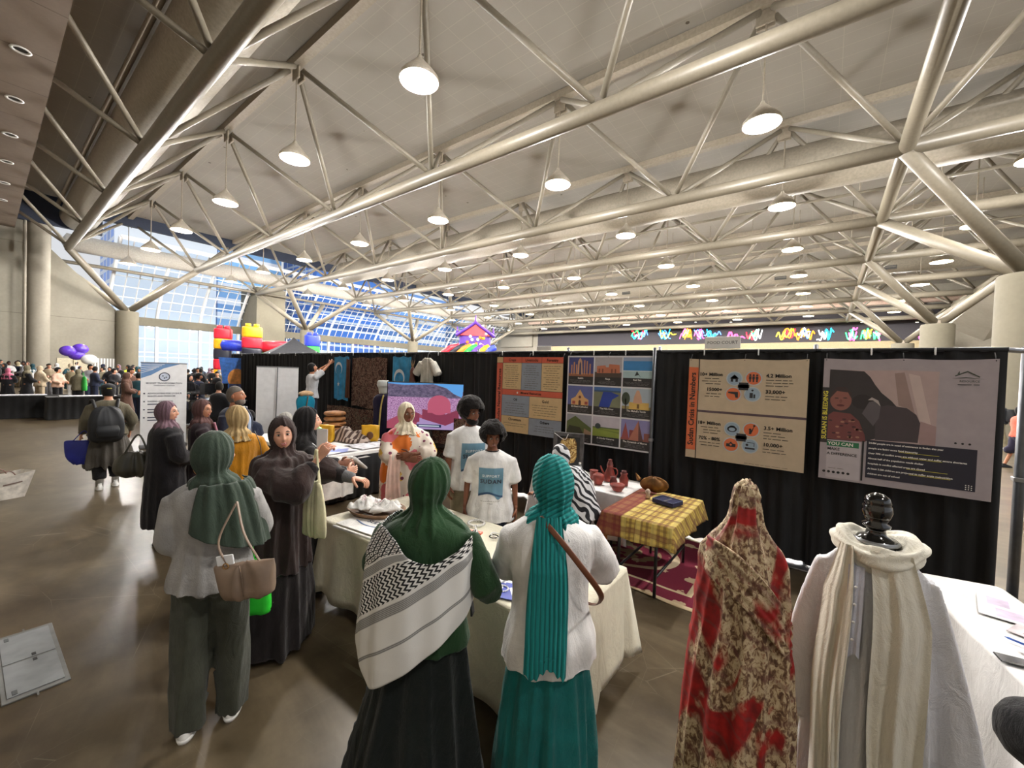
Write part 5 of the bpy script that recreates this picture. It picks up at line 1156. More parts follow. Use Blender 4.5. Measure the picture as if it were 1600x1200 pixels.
MB().add(frame2d(rect2(-.12, .12, -.012, .012), (.1, -.169, .28), (1, 0.0, 0), (0, -.09, 1), rot=.12)).build('printed_mark', plain('print_taupe', (120, 100, 92), .6), e, False)
# ---------------------------------------------------------------- inflatables, tent, black table, balloons
IR, IY, IB, IG, IK = [plain('vinyl_'+n, c, .3, coat=.2) for n, c in (('red', (214, 40, 60)), ('yellow', (240, 180, 30)), ('blue', (50, 70, 200)), ('green', (40, 190, 70)), ('black', (36, 38, 52)))]
e = empty('inflatable_castle', (-37.5, 14.2, 0), cam_rz(-37.5, 14.2), 1, 'inflatable play castle of red, yellow, blue and green block towers by the windows', 'bouncy castle')
def seg_tower(x, y, w, cols, z0=0, h=.95, nm='block_tower'):
    for k, c in enumerate(cols):
        o = MB().add(loft([(x, y, z0+k*h, w*.9, w*.9), (x, y, z0+k*h+.1, w, w), (x, y, z0+k*h+h-.1, w, w), (x, y, z0+(k+1)*h, w*.9, w*.9)], 28, 14, 4)).build(nm, c, e)
    zt_ = z0+len(cols)*h
    for a, b_ in ((-.4, -.4), (.4, -.4), (-.4, .4), (.4, .4)): MB().add(loft([(x+a*w, y+b_*w, zt_-.05, w*.3, w*.3), (x+a*w, y+b_*w, zt_+.25, w*.28, w*.28)], 16)).build('stud', cols[-1], o)
seg_tower(-2.6, .5, .62, [IR, IY, IR, IK, IY, IR], h=.82); seg_tower(-.6, -.4, .72, [IR, IK, IR, IK, IR, IY], h=.86); seg_tower(3.9, .4, .62, [IB, IG, IB, IG, IB], h=.98)
MB().add(tube([(-2.6, 0, 3.6), (-.6, 0, 3.6)], .45, 16)).build('cross_wall', IB, e); MB().add(tube([(-.2, 0, 3.6), (1.2, 0, 3.7), (2.3, 0, 3.7)], .5, 16)).build('cross_wall', IR, e)
MB().add(tube([(-.2, .3, 3.5), (.9, .3, 3.6)], .52, 16)).build('cross_wall', IB, e); MB().add(tube([(-.2, -.2, 2.7), (2.6, -.2, 2.9)], .42, 16)).build('cross_wall', IG, e); MB().add(bbox(2.2, .8, 3.9, 1.2, .8, .6, .15)).build('green_block', IG, e)
MB().add(bbox(0.6, .4, .6, 7, 3.4, 1.2, .3)).build('base_cushion', IB, e)
e = empty('inflatable_slide', (-29.5, 30.4, 0), cam_rz(-29.5, 30.4), 1, 'purple castle topped inflatable slide with rainbow arches behind the drapes', 'bouncy castle')
IP = plain('vinyl_purple', (92, 50, 160), .3); IO = plain('vinyl_orange', (240, 130, 40), .3)
MB().add(loft([(.9, 0, 4.2, 1.6, 1.1), (.9, 0, 5.9, 1.6, 1.1)], 28, 8, 5)).build('castle_wall', IP, e)
MB().add(([(-.9, -1.2, 5.8), (.9, -1.2, 7.1), (2.7, -1.2, 5.8), (-.9, 1.2, 5.8), (.9, 1.2, 7.1), (2.7, 1.2, 5.8)], [(0, 2, 1), (3, 4, 5), (0, 1, 4, 3), (1, 2, 5, 4), (2, 0, 3, 5)])).build('castle_roof', IR, e, False)
MB().add(tube([(-1.0, -1.3, 5.75), (.9, -1.3, 7.1), (2.8, -1.3, 5.75)], .17, 10)).build('purple_gable', IP, e)
for x in (-.9, .9, 2.7): MB().add(loft([(x, -1.1, 5.8 if x != .9 else 7.0, .18, .18), (x, -1.1, 6.7 if x != .9 else 7.9, .02, .02)], 12)).build('spire', IP, e)
rr = random.Random(4)
for k in range(16): MB().add(ell((.0+rr.random()*1.9, -1.22, 4.7+rr.random()*1.1), (.16, .06, .16), 10, 6)).build('printed_swirl', (IY, WHITEP, IO)[k % 3], e)
for k, mt in enumerate((IR, IK, IO, IG, IP, IY, IB)):
    MB().add(tube([(-2.6+k*.72, -1.4, 0), (-2.5+k*.72, -1.4, 3.2), (-1.7+k*.66, -1.4, 4.3), (-.7+k*.6, -1.2, 4.7)], .33, 14, 20)).build('rainbow_arch', mt, e)
e = empty('popup_tent', (-18.7, 8.4, 0), cam_rz(-18.7, 8.4)+.2, 1, 'black pop-up canopy tent with pyramid roof rising over the drapes', 'tent')
TB = cloth('tent_black', (40, 42, 48), .8)
V = [(-1.5, -1.5, 2.35), (1.5, -1.5, 2.35), (1.5, 1.5, 2.35), (-1.5, 1.5, 2.35)]
n = 9; VV = []; 
for q in np.linspace(0, 1, n):
    s_ = (1-q)**1.25; z = 2.35+1.0*q
    VV += [(a*1.5*s_, b_*1.5*s_, z) for a, b_ in ((-1, -1), (0, -1), (1, -1), (1, 0), (1, 1), (0, 1), (-1, 1), (-1, 0))]
MB().add((VV, grid_faces(n, 8, True))).build('canopy', TB, e, False)
MB().add(([(a*1.5, b_*1.5, z) for z in (2.1, 2.35) for a, b_ in ((-1, -1), (1, -1), (1, 1), (-1, 1))], grid_faces(2, 4, True))).build('valance', TB, e, False)
for a in (-1, 1):
    for b_ in (-1, 1): MB().add(tube([(a*1.46, b_*1.46, 0), (a*1.46, b_*1.46, 2.35)], .025, 8)).build('leg', ALU, e)
e = empty('grand_piano', (-15.1, 4.45, 0), cam_rz(-16, 4.7)+.2, 1, 'black grand piano with music desk at the far left of the drapes', 'piano')
PB = plain('piano_black', (14, 14, 16), .15, coat=.6)
MB().add(bbox(0, 0, .82, 1.5, 1.3, .3, .04)).build('case', PB, e, False); MB().add(bbox(0, .1, 1.15, 1.35, 1.0, .05, .01)).add(bbox(-.1, -.35, 1.3, .7, .03, .32, .01)).build('lid_and_desk', PB, e, False)
MB().add(bbox(0, -.72, .74, 1.35, .2, .05, .01)).build('keyboard', WHITEP, e, False)
for x, y in ((-.6, -.5), (.6, -.5), (0, .5)): MB().add(bbox(x, y, .34, .1, .1, .68, .015)).build('leg', PB, e, False)
for k, (x, y, w, lab) in enumerate(((-21.6, .2, 3.4, 'black skirted table at the left edge in front of the crowd'), (-20.6, 2.3, 2.0, 'black skirted table in front of the central crowd'))):
    e = empty('skirted_table', (x, y, 0), PI/2, 1, lab, 'table')
    R, tt = rounded(w/2, .38, .03, 160); V = [(a+c*.02*math.sin(s_*30)*q, b_+d*.02*math.sin(s_*30)*q, .76-.75*q) for q in (0, 1) for (a, b_, c, d), s_ in zip(R, tt)]
    MB().add((V, grid_faces(2, 160, True)+[tuple(range(160))])).build('black_skirt', DRAPE, e)
    flat('leaflet_spread', 'spread of pale leaflets on the %s crowd table' % ('left', 'central')[k], 'leaflets', x, y, PI/2, w*.7, .4, .02, plain('leaflet_grey', (200, 200, 206), .6), z=.765)
e = empty('foil_balloons', (-34.5, 3.35, 1.9), 0, 1, 'purple and white foil balloons above the far crowd', 'balloons')
IPL = plain('balloon_purple', (96, 60, 190), .25, coat=.4)
for k, (a, b_, c) in enumerate(((0, 0, .4), (.2, .5, .15), (.1, -.35, .6), (0, .15, .75))): MB().add(ell((a, b_, c), (.28, .36, .3), 18, 10)).build('balloon', WHITEP if k == 1 else IPL, e)
MB().add(tube([(0, 0, 0.2), (0, 0, -1.9)], .01, 5)).build('string', WHITEP, e)
# ---------------------------------------------------------------- people
def rotm(yaw=0, pitch=0, roll=0):
    return np.array(Matrix.Rotation(yaw, 3, 'Z') @ Matrix.Rotation(pitch, 3, 'X') @ Matrix.Rotation(roll, 3, 'Y'))
def g2(x, x0, w): return np.exp(-((x-x0)/w)**2)
def head_vf(nu=56, nv=44, male=False):
    th = np.linspace(0, 2*PI, nu, endpoint=False); ph = np.linspace(-PI/2, PI/2, nv)
    D = np.array([(math.cos(p)*math.cos(t), math.cos(p)*math.sin(t), math.sin(p)) for p in ph for t in th])
    x, y, z = D.T; ax = np.abs(x); fr = np.clip(y, 0, 1)
    X = x*.074; Y = y*.093; Z = z*.114
    j = np.clip(-z, 0, 1); X *= 1-.30*j**1.6; Y *= 1-.10*j**2*(y < 0)*1.5
    Y += fr**2*.012*g2(z, -.78, .22)                      # chin
    Y += .022*g2(x, 0, .13)*g2(z, -.16, .16)*fr**2+.012*g2(x, 0, .10)*g2(z, .06, .22)*fr**2   # nose
    Y -= .011*g2(ax, .36, .17)*g2(z, .10, .12)*fr**2      # eye sockets
    Y += .005*g2(ax, .3, .3)*g2(z, .30, .12)*fr**2        # brow
    Y += .006*g2(ax, .42, .2)*g2(z, -.22, .22)*fr**2; X += np.sign(x)*.003*g2(ax, .6, .25)*g2(z, -.15, .25)*fr
    Y += .006*g2(x, 0, .26)*g2(z, -.44, .13)*fr**2        # mouth mound
    Y -= .004*g2(x, 0, .2)*g2(z, -.62, .06)*fr**2
    if male: X *= 1+.06*j; Y += .003*fr*j
    return np.stack([X, Y, Z], 1), grid_faces(nv, nu, True)
def hand_vf(W, d, nrm, side, curl=.5, s=1.0, spread=.12, point=False):
    """hand at wrist W; d finger direction, nrm palm normal; side +1 right"""
    d = np.array(d, float); d /= np.linalg.norm(d); nrm = np.array(nrm, float); nrm -= (nrm @ d)*d; nrm /= np.linalg.norm(nrm); lat = np.cross(d, nrm)*side
    W = np.array(W, float); parts = []
    P_ = [W-d*.03*s, W+d*.01*s, W+d*.045*s, W+d*.085*s, W+d*.092*s]
    parts.append(tube(P_, np.array([.024, .027, .038, .040, .025])*s, 12, 8, flat=.42, up=tuple(nrm)) if False else flat_tube(P_, np.array([.024, .028, .039, .041, .03])*s, np.array([.02, .016, .014, .012, .008])*s, lat, nrm))
    for k, (o, L, r) in enumerate(((-.030, .062, .0075), (-.010, .074, .0082), (.010, .079, .0085), (.030, .072, .0082))):
        b = W+d*.084*s+lat*(-o)*s; q = b; pts = [b-d*.01*s, b]; rr_ = [r*1.05, r*1.05]; ang = 0
        fd = d+lat*(-o)*spread*3
        for f_, a in ((.42, .55), (.32, .9), (.26, .7)):
            ang += a*curl*(1 if not (point and k == 3) else .1); dd = fd*math.cos(ang)+nrm*math.sin(ang); q = q+dd*L*f_*s; pts.append(q); rr_.append(r*(1-.1*len(pts)/5))
        parts.append(tube(pts, np.array(rr_)*s, 8, 9))
    b = W+d*.02*s+lat*.026*s; td = d*.55+lat*.75+nrm*.35; td /= np.linalg.norm(td); td2 = d*.85+lat*.25+nrm*(.3+curl*.5); td2 /= np.linalg.norm(td2)
    parts.append(tube([b-td*.01*s, b+td*.03*s, b+td*.035*s+td2*.025*s, b+td*.035*s+td2*.05*s], np.array([.013, .0115, .0105, .008])*s, 8, 9))
    return parts
def flat_tube(P, ra, rb, A, B, n=14):
    V = []; th = np.linspace(0, 2*PI, n, endpoint=False)
    Q = resample(np.hstack([np.array(P), ra[:, None], rb[:, None]]), 10)
    for q in Q: V += [q[:3]+q[3]*math.cos(t)*A+q[4]*math.sin(t)*B for t in th]
    F = grid_faces(10, n, True); V += [Q[0, :3], Q[-1, :3]]; k = 10*n
    F += [((j+1) % n, j, k) for j in range(n)]+[(9*n+j, 9*n+(j+1) % n, k+1) for j in range(n)]
    return np.array(V), F
def ik(S, W, a, b, hint):
    S, W, hint = (np.array(v, float) for v in (S, W, hint)); D = W-S; L = np.linalg.norm(D)
    if L > (a+b)*.995: W = S+D/L*(a+b)*.995; D = W-S; L = np.linalg.norm(D)
    u = D/L; h = hint-(hint @ u)*u; h /= np.linalg.norm(h)+1e-9; x = (a*a-b*b+L*L)/(2*L)
    return S+u*x+h*math.sqrt(max(a*a-x*x, 1e-6)), W
class Fig:
    """a standing figure 1.70 m tall facing +Y, scaled through its root"""
    def __init__(s, label, loc, rz, h=1.65, name='person', yaw=0, pitch=0, lean=0, side=0, wide=1.0, lw=None, rw=None, lh=None, rh=None, feet=None, group=None, hroll=0):
        s.root = empty(name, loc, rz, h/1.70, label, 'person', group); s.lean, s.side, s.wide = lean, side, wide
        s.hm = rotm(yaw, -pitch, hroll); s.near = True
        n = s.off(1.50); s.neck = np.array([n[0], n[1], 1.495]); s.head = np.array([s.off(1.585)[0], s.off(1.585)[1]+.012, 1.586])+np.array([0, .02*math.sin(pitch), 0])
        s.sh = {}; s.el = {}; s.wr = {}
        for k, sg, w, hn in (('r', 1, rw, rh), ('l', -1, lw, lh)):
            o = s.off(1.385); S = np.array([o[0]+sg*.175*wide, o[1], 1.385]); w = w if w is not None else (sg*.235, .06, .83); hn = hn if hn is not None else (sg*.5, -.6, -.3)
            s.sh[k] = S; s.el[k], s.wr[k] = ik(S, w, .285, .255, hn)
        s.feet = feet or {'r': (.095, .0), 'l': (-.095, .0)}
    def off(s, z):
        t = max(0, z-.95); return (s.side*t, s.lean*t)
    def prof(s, m=0.0, bust=0.0, bot=.90):
        """torso rings with margin"""
        w = s.wide; R = []
        for z, rx, ry, dy in ((.84, .165, .118, -.01), (.92, .172, .125, -.01), (1.0, .155, .115, 0), (1.08, .142, .105, 0), (1.2, .155, .115, .005+bust*.4), (1.28, .165, .12, .008+bust), (1.36, .175, .105, 0), (1.41, .13, .08, -.005), (1.45, .07, .06, -.005)):
            if z < bot-.001: continue
            o = s.off(z); R.append((o[0], o[1]+dy, z, rx*w+m, ry*w+m))
        return R
    def arm(s, k, r0, r1, r2, upto=1.0, n=12):
        S, E, W = s.sh[k]+np.array([0, 0, -max(.036, (r0-.045))]), s.el[k], s.wr[k]; r0 = r0*.88
        if upto <= 1: return tube([S+(E-S)*-.05, S+(E-S)*.4, S+(E-S)*upto], [r0, (r0+r1)/2, r1], n, 10)
        return tube([S, S+(E-S)*.5, E, E+(W-E)*.5*(upto-1)/1, E+(W-E)*(upto-1)], [r0, (r0+r1)/2, r1, (r1+r2)/2, r2], n, 18)
    def body(s, mat, vox=.016, legs=True, hands=True, hd={}, male=False, eyes=True, lips=(150, 80, 76), smile=0, brow=(30, 22, 20), torso=True):
        L = []
        if torso: L.append(loft(s.prof(-.012, bot=.84), 20, 18))
        L.append(tube([s.neck+np.array([0, -.015, -.10]), s.neck+np.array([0, -.005, -.02]), (s.neck+s.head)/2, s.head], [.06, .052, .050, .05], 14, 8))
        for k, sg in (('r', 1), ('l', -1)):
            L.append(s.arm(k, .044, .036, .024, 1.97))
            if legs:
                fx, fy = s.feet[k]; L.append(tube([(sg*.085, -.01, .92), ((sg*.085+fx)/2, fy*.4+.02, .5), (fx, fy, .07)], [.075, .052, .036], 12, 14))
        V, F = remeshed(L, vox, 2)
        mb = MB().add((V, F))
        hv, hf = head_vf(male=male) if s.near else head_vf(28, 22, male); mb.add((hv @ s.hm.T+s.head, hf))
        for sg in (-1, 1): mb.add(((ell((sg*.074, -.008, -.002), (.008, .018, .03), 10, 8)[0]) @ s.hm.T+s.head, grid_faces(8, 10, True)))
        if hands:
            for k, sg in (('r', 1), ('l', -1)):
                d = s.wr[k]-s.el[k]; d /= np.linalg.norm(d); o = hd.get(k, {})
                dd = o.get('d', d); nn = o.get('n', (-sg*1.0, 0, 0)); 
                if s.near:
                    for p_ in hand_vf(s.wr[k], dd, nn, sg, o.get('curl', .45)): mb.add(p_)
                else: mb.add(ell(s.wr[k]+np.array(dd)*.06, (.03, .035, .06), 8, 6))
        o = mb.build('body', mat, s.root)
        if eyes and s.near:
            H = lambda p_: np.array(p_) @ s.hm.T+s.head
            for sg in (-1, 1):
                ew = MB().add(((ell((0, 0, 0), (.0135, .0075, .0072), 14, 10)[0]) @ s.hm.T+H((sg*.0285, .0785, .013)), grid_faces(10, 14, True))).build('eye', plain('eye_white', (220, 214, 208), .3, var=0), s.root)
                MB().add(((ell((0, 0, 0), (.0062, .003, .0062), 12, 8)[0]) @ s.hm.T+H((sg*.0285, .0852, .0125)), grid_faces(8, 12, True))).build('iris', plain('iris_dark', (34, 22, 16), .2, var=0), ew)
                MB().add(tube([H((sg*.013, .086, .033)), H((sg*.03, .085, .038)), H((sg*.046, .074, .031))], [.0028, .0034, .0012], 6, 8)).build('eyebrow', plain('brow_%d' % brow[0], brow, .8), s.root)
                MB().add(tube([H((sg*.014, .0845, .0165)), H((sg*.0285, .0865, .0215)), H((sg*.043, .0775, .016))], [.0012, .0018, .001], 5, 8)).build('eyelid', plain('lash_dark', (40, 26, 22), .6), s.root)
            w = .021+.008*smile
            lm = plain('lips_%d_%d' % lips[:2], lips, .4)
            up = [H((-w, .078-.006*smile, -.0485+.008*smile)), H((-.009, .0915, -.0455)), H((0, .0925, -.0465)), H((.009, .0915, -.0455)), H((w, .078-.006*smile, -.0485+.008*smile))]
            lo = [H((-w, .078-.006*smile, -.050+.008*smile)), H((-.009, .0895, -.055-.004*smile)), H((0, .0905, -.056-.005*smile)), H((.009, .0895, -.055-.004*smile)), H((w, .078-.006*smile, -.050+.008*smile))]
            MB().add(tube(up, [.0008, .003, .0028, .003, .0008], 8, 12)).add(tube(lo, [.0008, .0034, .004, .0034, .0008], 8, 12)).build('lips', lm, s.root)
            if smile > .5: MB().add(((ell((0, 0, 0), (.017, .007, .0052), 14, 8)[0]) @ s.hm.T+H((0, .0835, -.050)), grid_faces(8, 14, True))).build('teeth', plain('teeth', (226, 220, 208), .3, var=0), s.root)
        return o
    def glasses(s, col=(30, 28, 30)):
        H = lambda p_: np.array(p_) @ s.hm.T+s.head; mb = MB()
        for sg in (-1, 1):
            mb.add(tube([H((sg*.030+.020*math.cos(a), .094-.006*abs(math.cos(a)), .010+.016*math.sin(a))) for a in np.linspace(0, 2*PI, 19)], .0014, 6)); mb.add(tube([H((sg*.050, .086, .014)), H((sg*.074, .05, .014)), H((sg*.076, -.01, .008))], .0014, 6))
        mb.add(tube([H((-.010, .099, .012)), H((.010, .099, .012))], .0014, 6)); mb.build('glasses', plain('glasses_%d' % col[0], col, .3), s.root)
    def cloth(s, name, vfs, mat, vox=.014, fold=None, smooth=3, parent=None):
        V, F = remeshed(vfs, vox if s.near else vox*2.2, smooth)
        if fold: V, F = displaced((V, F), fold)
        return MB().add((V, F)).build(name, mat, parent or s.root)
    def top(s, name, mat, hem=.82, m=.022, flare=.02, sleeve=.62, sr=(.075, .07, .06), amp=.008, bust=.0, seed=0, neck=.0, vox=.013, wr=.004):
        R = [r for r in s.prof(m, bust, bot=max(hem, .84))]
        if hem < .95:
            R = [r for r in R if r[2] > 1.02]; a = R[0]; o = s.off(hem)
            R = [(o[0], o[1], hem, (.17+flare)*s.wide+m, (.125+flare)*s.wide+m), (s.off(.95)[0], s.off(.95)[1], (hem+1.02)/2, (.165+flare*.6)*s.wide+m, (.12+flare*.5)*s.wide+m)]+R
        R[-1] = (R[-1][0], R[-1][1], R[-1][2], R[-1][3]+.0-m*.7, R[-1][4]-m*.6)
        L = [loft(R, 32, 36)]
        for k in 'rl': L.append(s.arm(k, sr[0], sr[1], sr[2], sleeve))
        return s.cloth(name, L, mat, vox, folds(amp, (5, 9, 13, 3), seed, 3.0, s.off(1.1), hem, 1.4, 1.3, .35, wr), 3)
    def dress(s, name, mat, rings, sleeve=1.9, sr=(.08, .085, .07), amp=.014, seed=0, vox=.016, ks=(5, 8, 11, 15), wr=.003):
        R = [(s.off(z)[0]+dx, s.off(z)[1]+dy, z, rx, ry) for dx, dy, z, rx, ry in rings]
        L = [loft(R, 36, 48)]
        if sleeve:
            for k in 'rl': L.append(s.arm(k, sr[0], sr[1], sr[2], sleeve))
        return s.cloth(name, L, mat, vox, folds(amp, ks, seed, 1.5, (0, 0), R[0][2], R[-1][2], 1.5, .15, wr), 2)
    def pants(s, mat, r=(.098, .085, .075), bot=.05, top=.98, seed=0, amp=.008, name='trousers'):
        L = [loft([(0, -.01, .80, .15, .11), (0, -.01, .9, .182, .135), (0, 0, top, .165, .125)], 28, 12)]
        for k, sg in (('r', 1), ('l', -1)):
            fx, fy = s.feet[k]; L.append(tube([(sg*.09, -.01, .88), ((sg*.09+fx)/2, fy*.4+.01, .5), (fx, fy, bot)], r, 18, 18))
        return s.cloth(name, L, mat, .014, folds(amp, (7, 11, 4), seed, 5, (0, 0), bot, top, 1, .6, .004), 2)
    def shoes(s, mat, sole=None, size=1.0, toe=(0, 1)):
        for k, sg in (('r', 1), ('l', -1)):
            fx, fy = s.feet[k]
            a = MB().add(displaced(remeshed([loft([(fx, fy+.045, .012, .046*size, .13*size), (fx, fy+.045, .03, .047*size, .13*size), (fx, fy+.03, .055, .04*size, .105*size), (fx, fy+.0, .085, .034*size, .05*size), (fx, fy-.01, .11, .036*size, .045*size)], 24, 16, 2.3)], .008, 1), lambda V: 0*V[:, 0])).build('shoe', mat, s.root)
            MB().add(loft([(fx, fy+.045, .0, .045*size, .13*size), (fx, fy+.045, .018, .050*size, .136*size), (fx, fy+.045, .024, .044*size, .13*size)], 28, 5, 2.4)).build('sole', sole or mat, a)
    def hijab(s, mat, low=1.26, spread=.205, amp=.007, seed=0, open_=(.060, .088), back=1.0, oz=-.008, ks=(6, 10, 15), ydeep=.155, name='hijab', vox=.008, extra=(), cone=1.0, bias=(0, 0)):
        nu, nv = 72, 52; th = np.linspace(0, 2*PI, nu, endpoint=False); ph = np.linspace(-PI/2, PI/2, nv)
        D = np.array([(math.cos(p)*math.cos(t), math.cos(p)*math.sin(t), math.sin(p)) for p in ph for t in th])
        V = D*np.array((.094, .116, .136))+np.array((0, -.014, .002)); V[:, 2] += .004
        q = ((V[:, 0]/open_[0])**2+((V[:, 2]-oz)/open_[1])**2); f = (V[:, 1] > .0)
        k = np.clip((1.12-q)/.22, 0, 1)*f; V[:, 1] = V[:, 1]*(1-k)+(.035)*k*1.0+V[:, 1]*0*k
        V = V @ s.hm.T+s.head; L = [(V, grid_faces(nv, nu, True))]
        o = lambda z: s.off(z); nk = s.neck; hb = (np.array((0, -.01, -.09)) @ s.hm.T)+s.head
        zs = np.linspace(low, 1.40, 4); R = []
        for i, z in enumerate(zs): R.append((o(z)[0]+bias[0], o(z)[1]+.005+bias[1], z, spread*s.wide*(1-.06*i), ydeep*(1-.07*i)))
        R += [(nk[0]+.3*(hb[0]-nk[0]), nk[1]+.3*(hb[1]-nk[1]), 1.445, .125, .112), (.5*(nk[0]+hb[0]), .5*(nk[1]+hb[1]), 1.475, .086, .088), (hb[0], hb[1], hb[2]+.004, .074, .084), (hb[0], hb[1]-.02, hb[2]+.05, .075, .075)]
        L.append(loft(R, 40, 40)); L += list(extra)
        V, F = remeshed(L, vox if s.near else .022, 2)
        fn = folds(amp, ks, seed, 5.0, (nk[0], nk[1]), low, 1.62, 1.5, .45)
        return MB().add(displaced((V, F), fn)).build(name, mat, s.root)
    def hair_cap(s, mat, r=(.086, .105, .128), afro=0, name='hair', back=.0, seed=0):
        if afro:
            bm = bpy.data.meshes.new('t'); import bmesh as _b; b_ = _b.new(); _b.ops.create_icosphere(b_, subdivisions=5, radius=1); V = np.array([v.co[:] for v in b_.verts]); F = [tuple(v.index for v in f.verts) for f in b_.faces]; b_.free(); bpy.data.meshes.remove(bm)
            rr_ = np.random.RandomState(seed); n = np.zeros(len(V))
            for k in range(60):
                c = rr_.normal(size=3); c /= np.linalg.norm(c); n += .05*np.exp(-((1-V @ c)/.02))
            n += rr_.uniform(-.035, .035, len(V))
            P_ = V*(1+n)[:, None]*np.array((afro, afro*1.02, afro*.98))+np.array((0, -.02, .052))
            k = (P_[:, 1] > .035)*np.clip((.066-P_[:, 2])/.015, 0, 1)*(np.abs(P_[:, 0]) < .08); P_[:, 1] = P_[:, 1]*(1-k)+.0*k
            P_[:, 2] = np.maximum(P_[:, 2], -.085)
        else:
            P_, F = ell((0, -.012, .012), r, 40, 30); k = (P_[:, 1] > -.0)*np.clip((.055-P_[:, 2])/.02, 0, 1); P_[:, 1] = P_[:, 1]*(1-k)+(-.0)*k
            P_[:, 2] = np.maximum(P_[:, 2], -.075); P_ = P_*1.0; P_ += np.random.RandomState(seed).uniform(-.0015, .0015, P_.shape)
        return MB().add((P_ @ s.hm.T+s.head, F)).build(name, mat, s.root)
    def wrap(s, name, mat, a0, a1, top, bot, rad, n=70, m=50, amp=.006, seed=0, thick=.006, ks=9, uvs=1.0, parent=None):
        """cloth wrapped about the torso; a angle from front (+Y), clockwise to the right"""
        V = []; uv = []; rr = random.Random(seed); p0, p1 = rr.uniform(0, 6), rr.uniform(0, 6)
        for j in range(m):
            for i in range(n):
                u_ = i/(n-1); v_ = j/(m-1); a = a0+(a1-a0)*u_; zt, zb = top(u_), bot(u_); z = zt+(zb-zt)*v_
                rx, ry, cx, cy = rad(z, u_, v_); fo = amp*(math.sin(ks*a+p0+3*z)+.5*math.sin(ks*2.2*a+p1-5*z))
                V.append((cx+(rx+fo)*math.sin(a), cy+(ry+fo)*math.cos(a), z)); uv.append((a*(rx+ry)/2*uvs, z))
        me = MB().add((V, grid_faces(m, n))).mesh(name, mat); l = me.uv_layers.new(name='uv'); 
        for lp_ in me.loops: l.data[lp_.index].uv = uv[lp_.vertex_index]
        o = link(name, me, parent or s.root); md = o.modifiers.new('s', 'SOLIDIFY'); md.thickness = thick; md.offset = 1; return o
SK = dict(fair=skin('skin_fair', (214, 160, 134)), tan=skin('skin_tan', (176, 120, 90)), brown=skin('skin_brown', (122, 76, 54)), dark=skin('skin_dark', (84, 52, 40)), olive=skin('skin_olive', (196, 142, 112)))
HB = cloth('hair_black', (20, 17, 16), .8, 120, bs=.8); HG = cloth('hair_grey', (96, 90, 84), .8, 120, bs=.8)
WSH = plain('shoe_white', (222, 220, 216), .5); BSH = plain('shoe_black', (26, 26, 28), .5)
A_LINE = lambda hem, w0, d0, w1=.19: [(0, 0, hem, w0, d0), (0, 0, .45, w0*.92, d0*.9), (0, 0, .85, w1+.01, .15), (0, 0, 1.05, w1-.015, .135), (0, 0, 1.28, w1, .14), (0, 0, 1.38, w1-.005, .115), (0, 0, 1.43, .12, .09), (0, 0, 1.46, .06, .06)]
def rz_to(x, y, tx, ty): return math.atan2(ty-y, tx-x)-PI/2
def strap(fig, name, pts, r, mat, flat=.3, parent=None, up=(0, 0, 1)): return MB().add(tube(pts, r, 8, 26, flat=flat, up=up)).build(name, mat, parent or fig.root)

# --- green hijab, grey sweater, at the left front
def va(x, y): return math.atan2(-x, y)
def bwd(rz, h, loc, p):  # world -> local of a figure
    c, s_ = math.cos(-rz), math.sin(-rz); k = 1.70/h; x, y = p[0]-loc[0], p[1]-loc[1]; return ((x*c-y*s_)*k, (x*s_+y*c)*k, p[2]*k)
loc = (-2.70, .80, 0); rz = va(-2.7, .8)-.22
f = Fig('person in dark green hijab and grey knit sweater with taupe shoulder bag, seen from behind', loc, rz, 1.65, yaw=-.75, pitch=.08, wide=.98, lw=(-.14, .24, 1.0), lh=(-.2, -.2, -1), rw=(.06, .27, 1.06), rh=(.8, -.4, -.8), feet={'r': (.10, .05), 'l': (-.10, -.03)})
f.body(SK['olive'])
f.pants(cloth('olive_trousers', (62, 64, 54)), (.105, .092, .085), .04, seed=1, amp=.012)
f.shoes(WSH, plain('sole_white', (232, 230, 226), .5))
f.top('sweater', cloth('grey_knit', (150, 148, 146), .95, 120, bs=.6), hem=.84, m=.036, flare=.025, sleeve=1.9, sr=(.08, .076, .055), amp=.009, seed=2)
def tail_l(fg, mat, xs, z0, z1, w0, w1, y_, th_=.02, nm='scarf_tail', amp=.006, seed=1, ks=5, parent=None, lean=0):
    n, m = 26, 34; V = []; rr = random.Random(seed); a, b_ = rr.uniform(0, 6), rr.uniform(0, 6)
    for side_ in (0, 1):
        for j in range(m):
            q = j/(m-1); w = w0+(w1-w0)*q; z = z0+(z1-z0)*q
            for i in range(n):
                p_ = i/(n-1)*2-1; yy = y_(q)+th_*(1-p_*p_)*-.6+amp*math.sin(p_*ks*2+a+q*3)+side_*th_
                V.append((xs(q)+p_*w, yy, z+.012*math.sin(p_*5+b_)*q))
    F = grid_faces(m, n); G = [tuple(t+n*m for t in f_[::-1]) for f_ in F]
    E = [(i, i+1, n*m+i+1, n*m+i) for i in range(n-1)]+[((m-1)*n+i+1, (m-1)*n+i, n*m+(m-1)*n+i, n*m+(m-1)*n+i+1) for i in range(n-1)]
    E += [((j+1)*n, j*n, n*m+j*n, n*m+(j+1)*n) for j in range(m-1)]+[(j*n+n-1, (j+1)*n+n-1, n*m+(j+1)*n+n-1, n*m+j*n+n-1) for j in range(m-1)]
    return MB().add((V, [t[::-1] for t in F]+[t[::-1] for t in G]+E)).build(nm, mat, parent or fg.root)
GH = cloth('dark_green_hijab', (50, 62, 52), .85)
hj = f.hijab(GH, 1.30, .17, .008, 3, ydeep=.15)
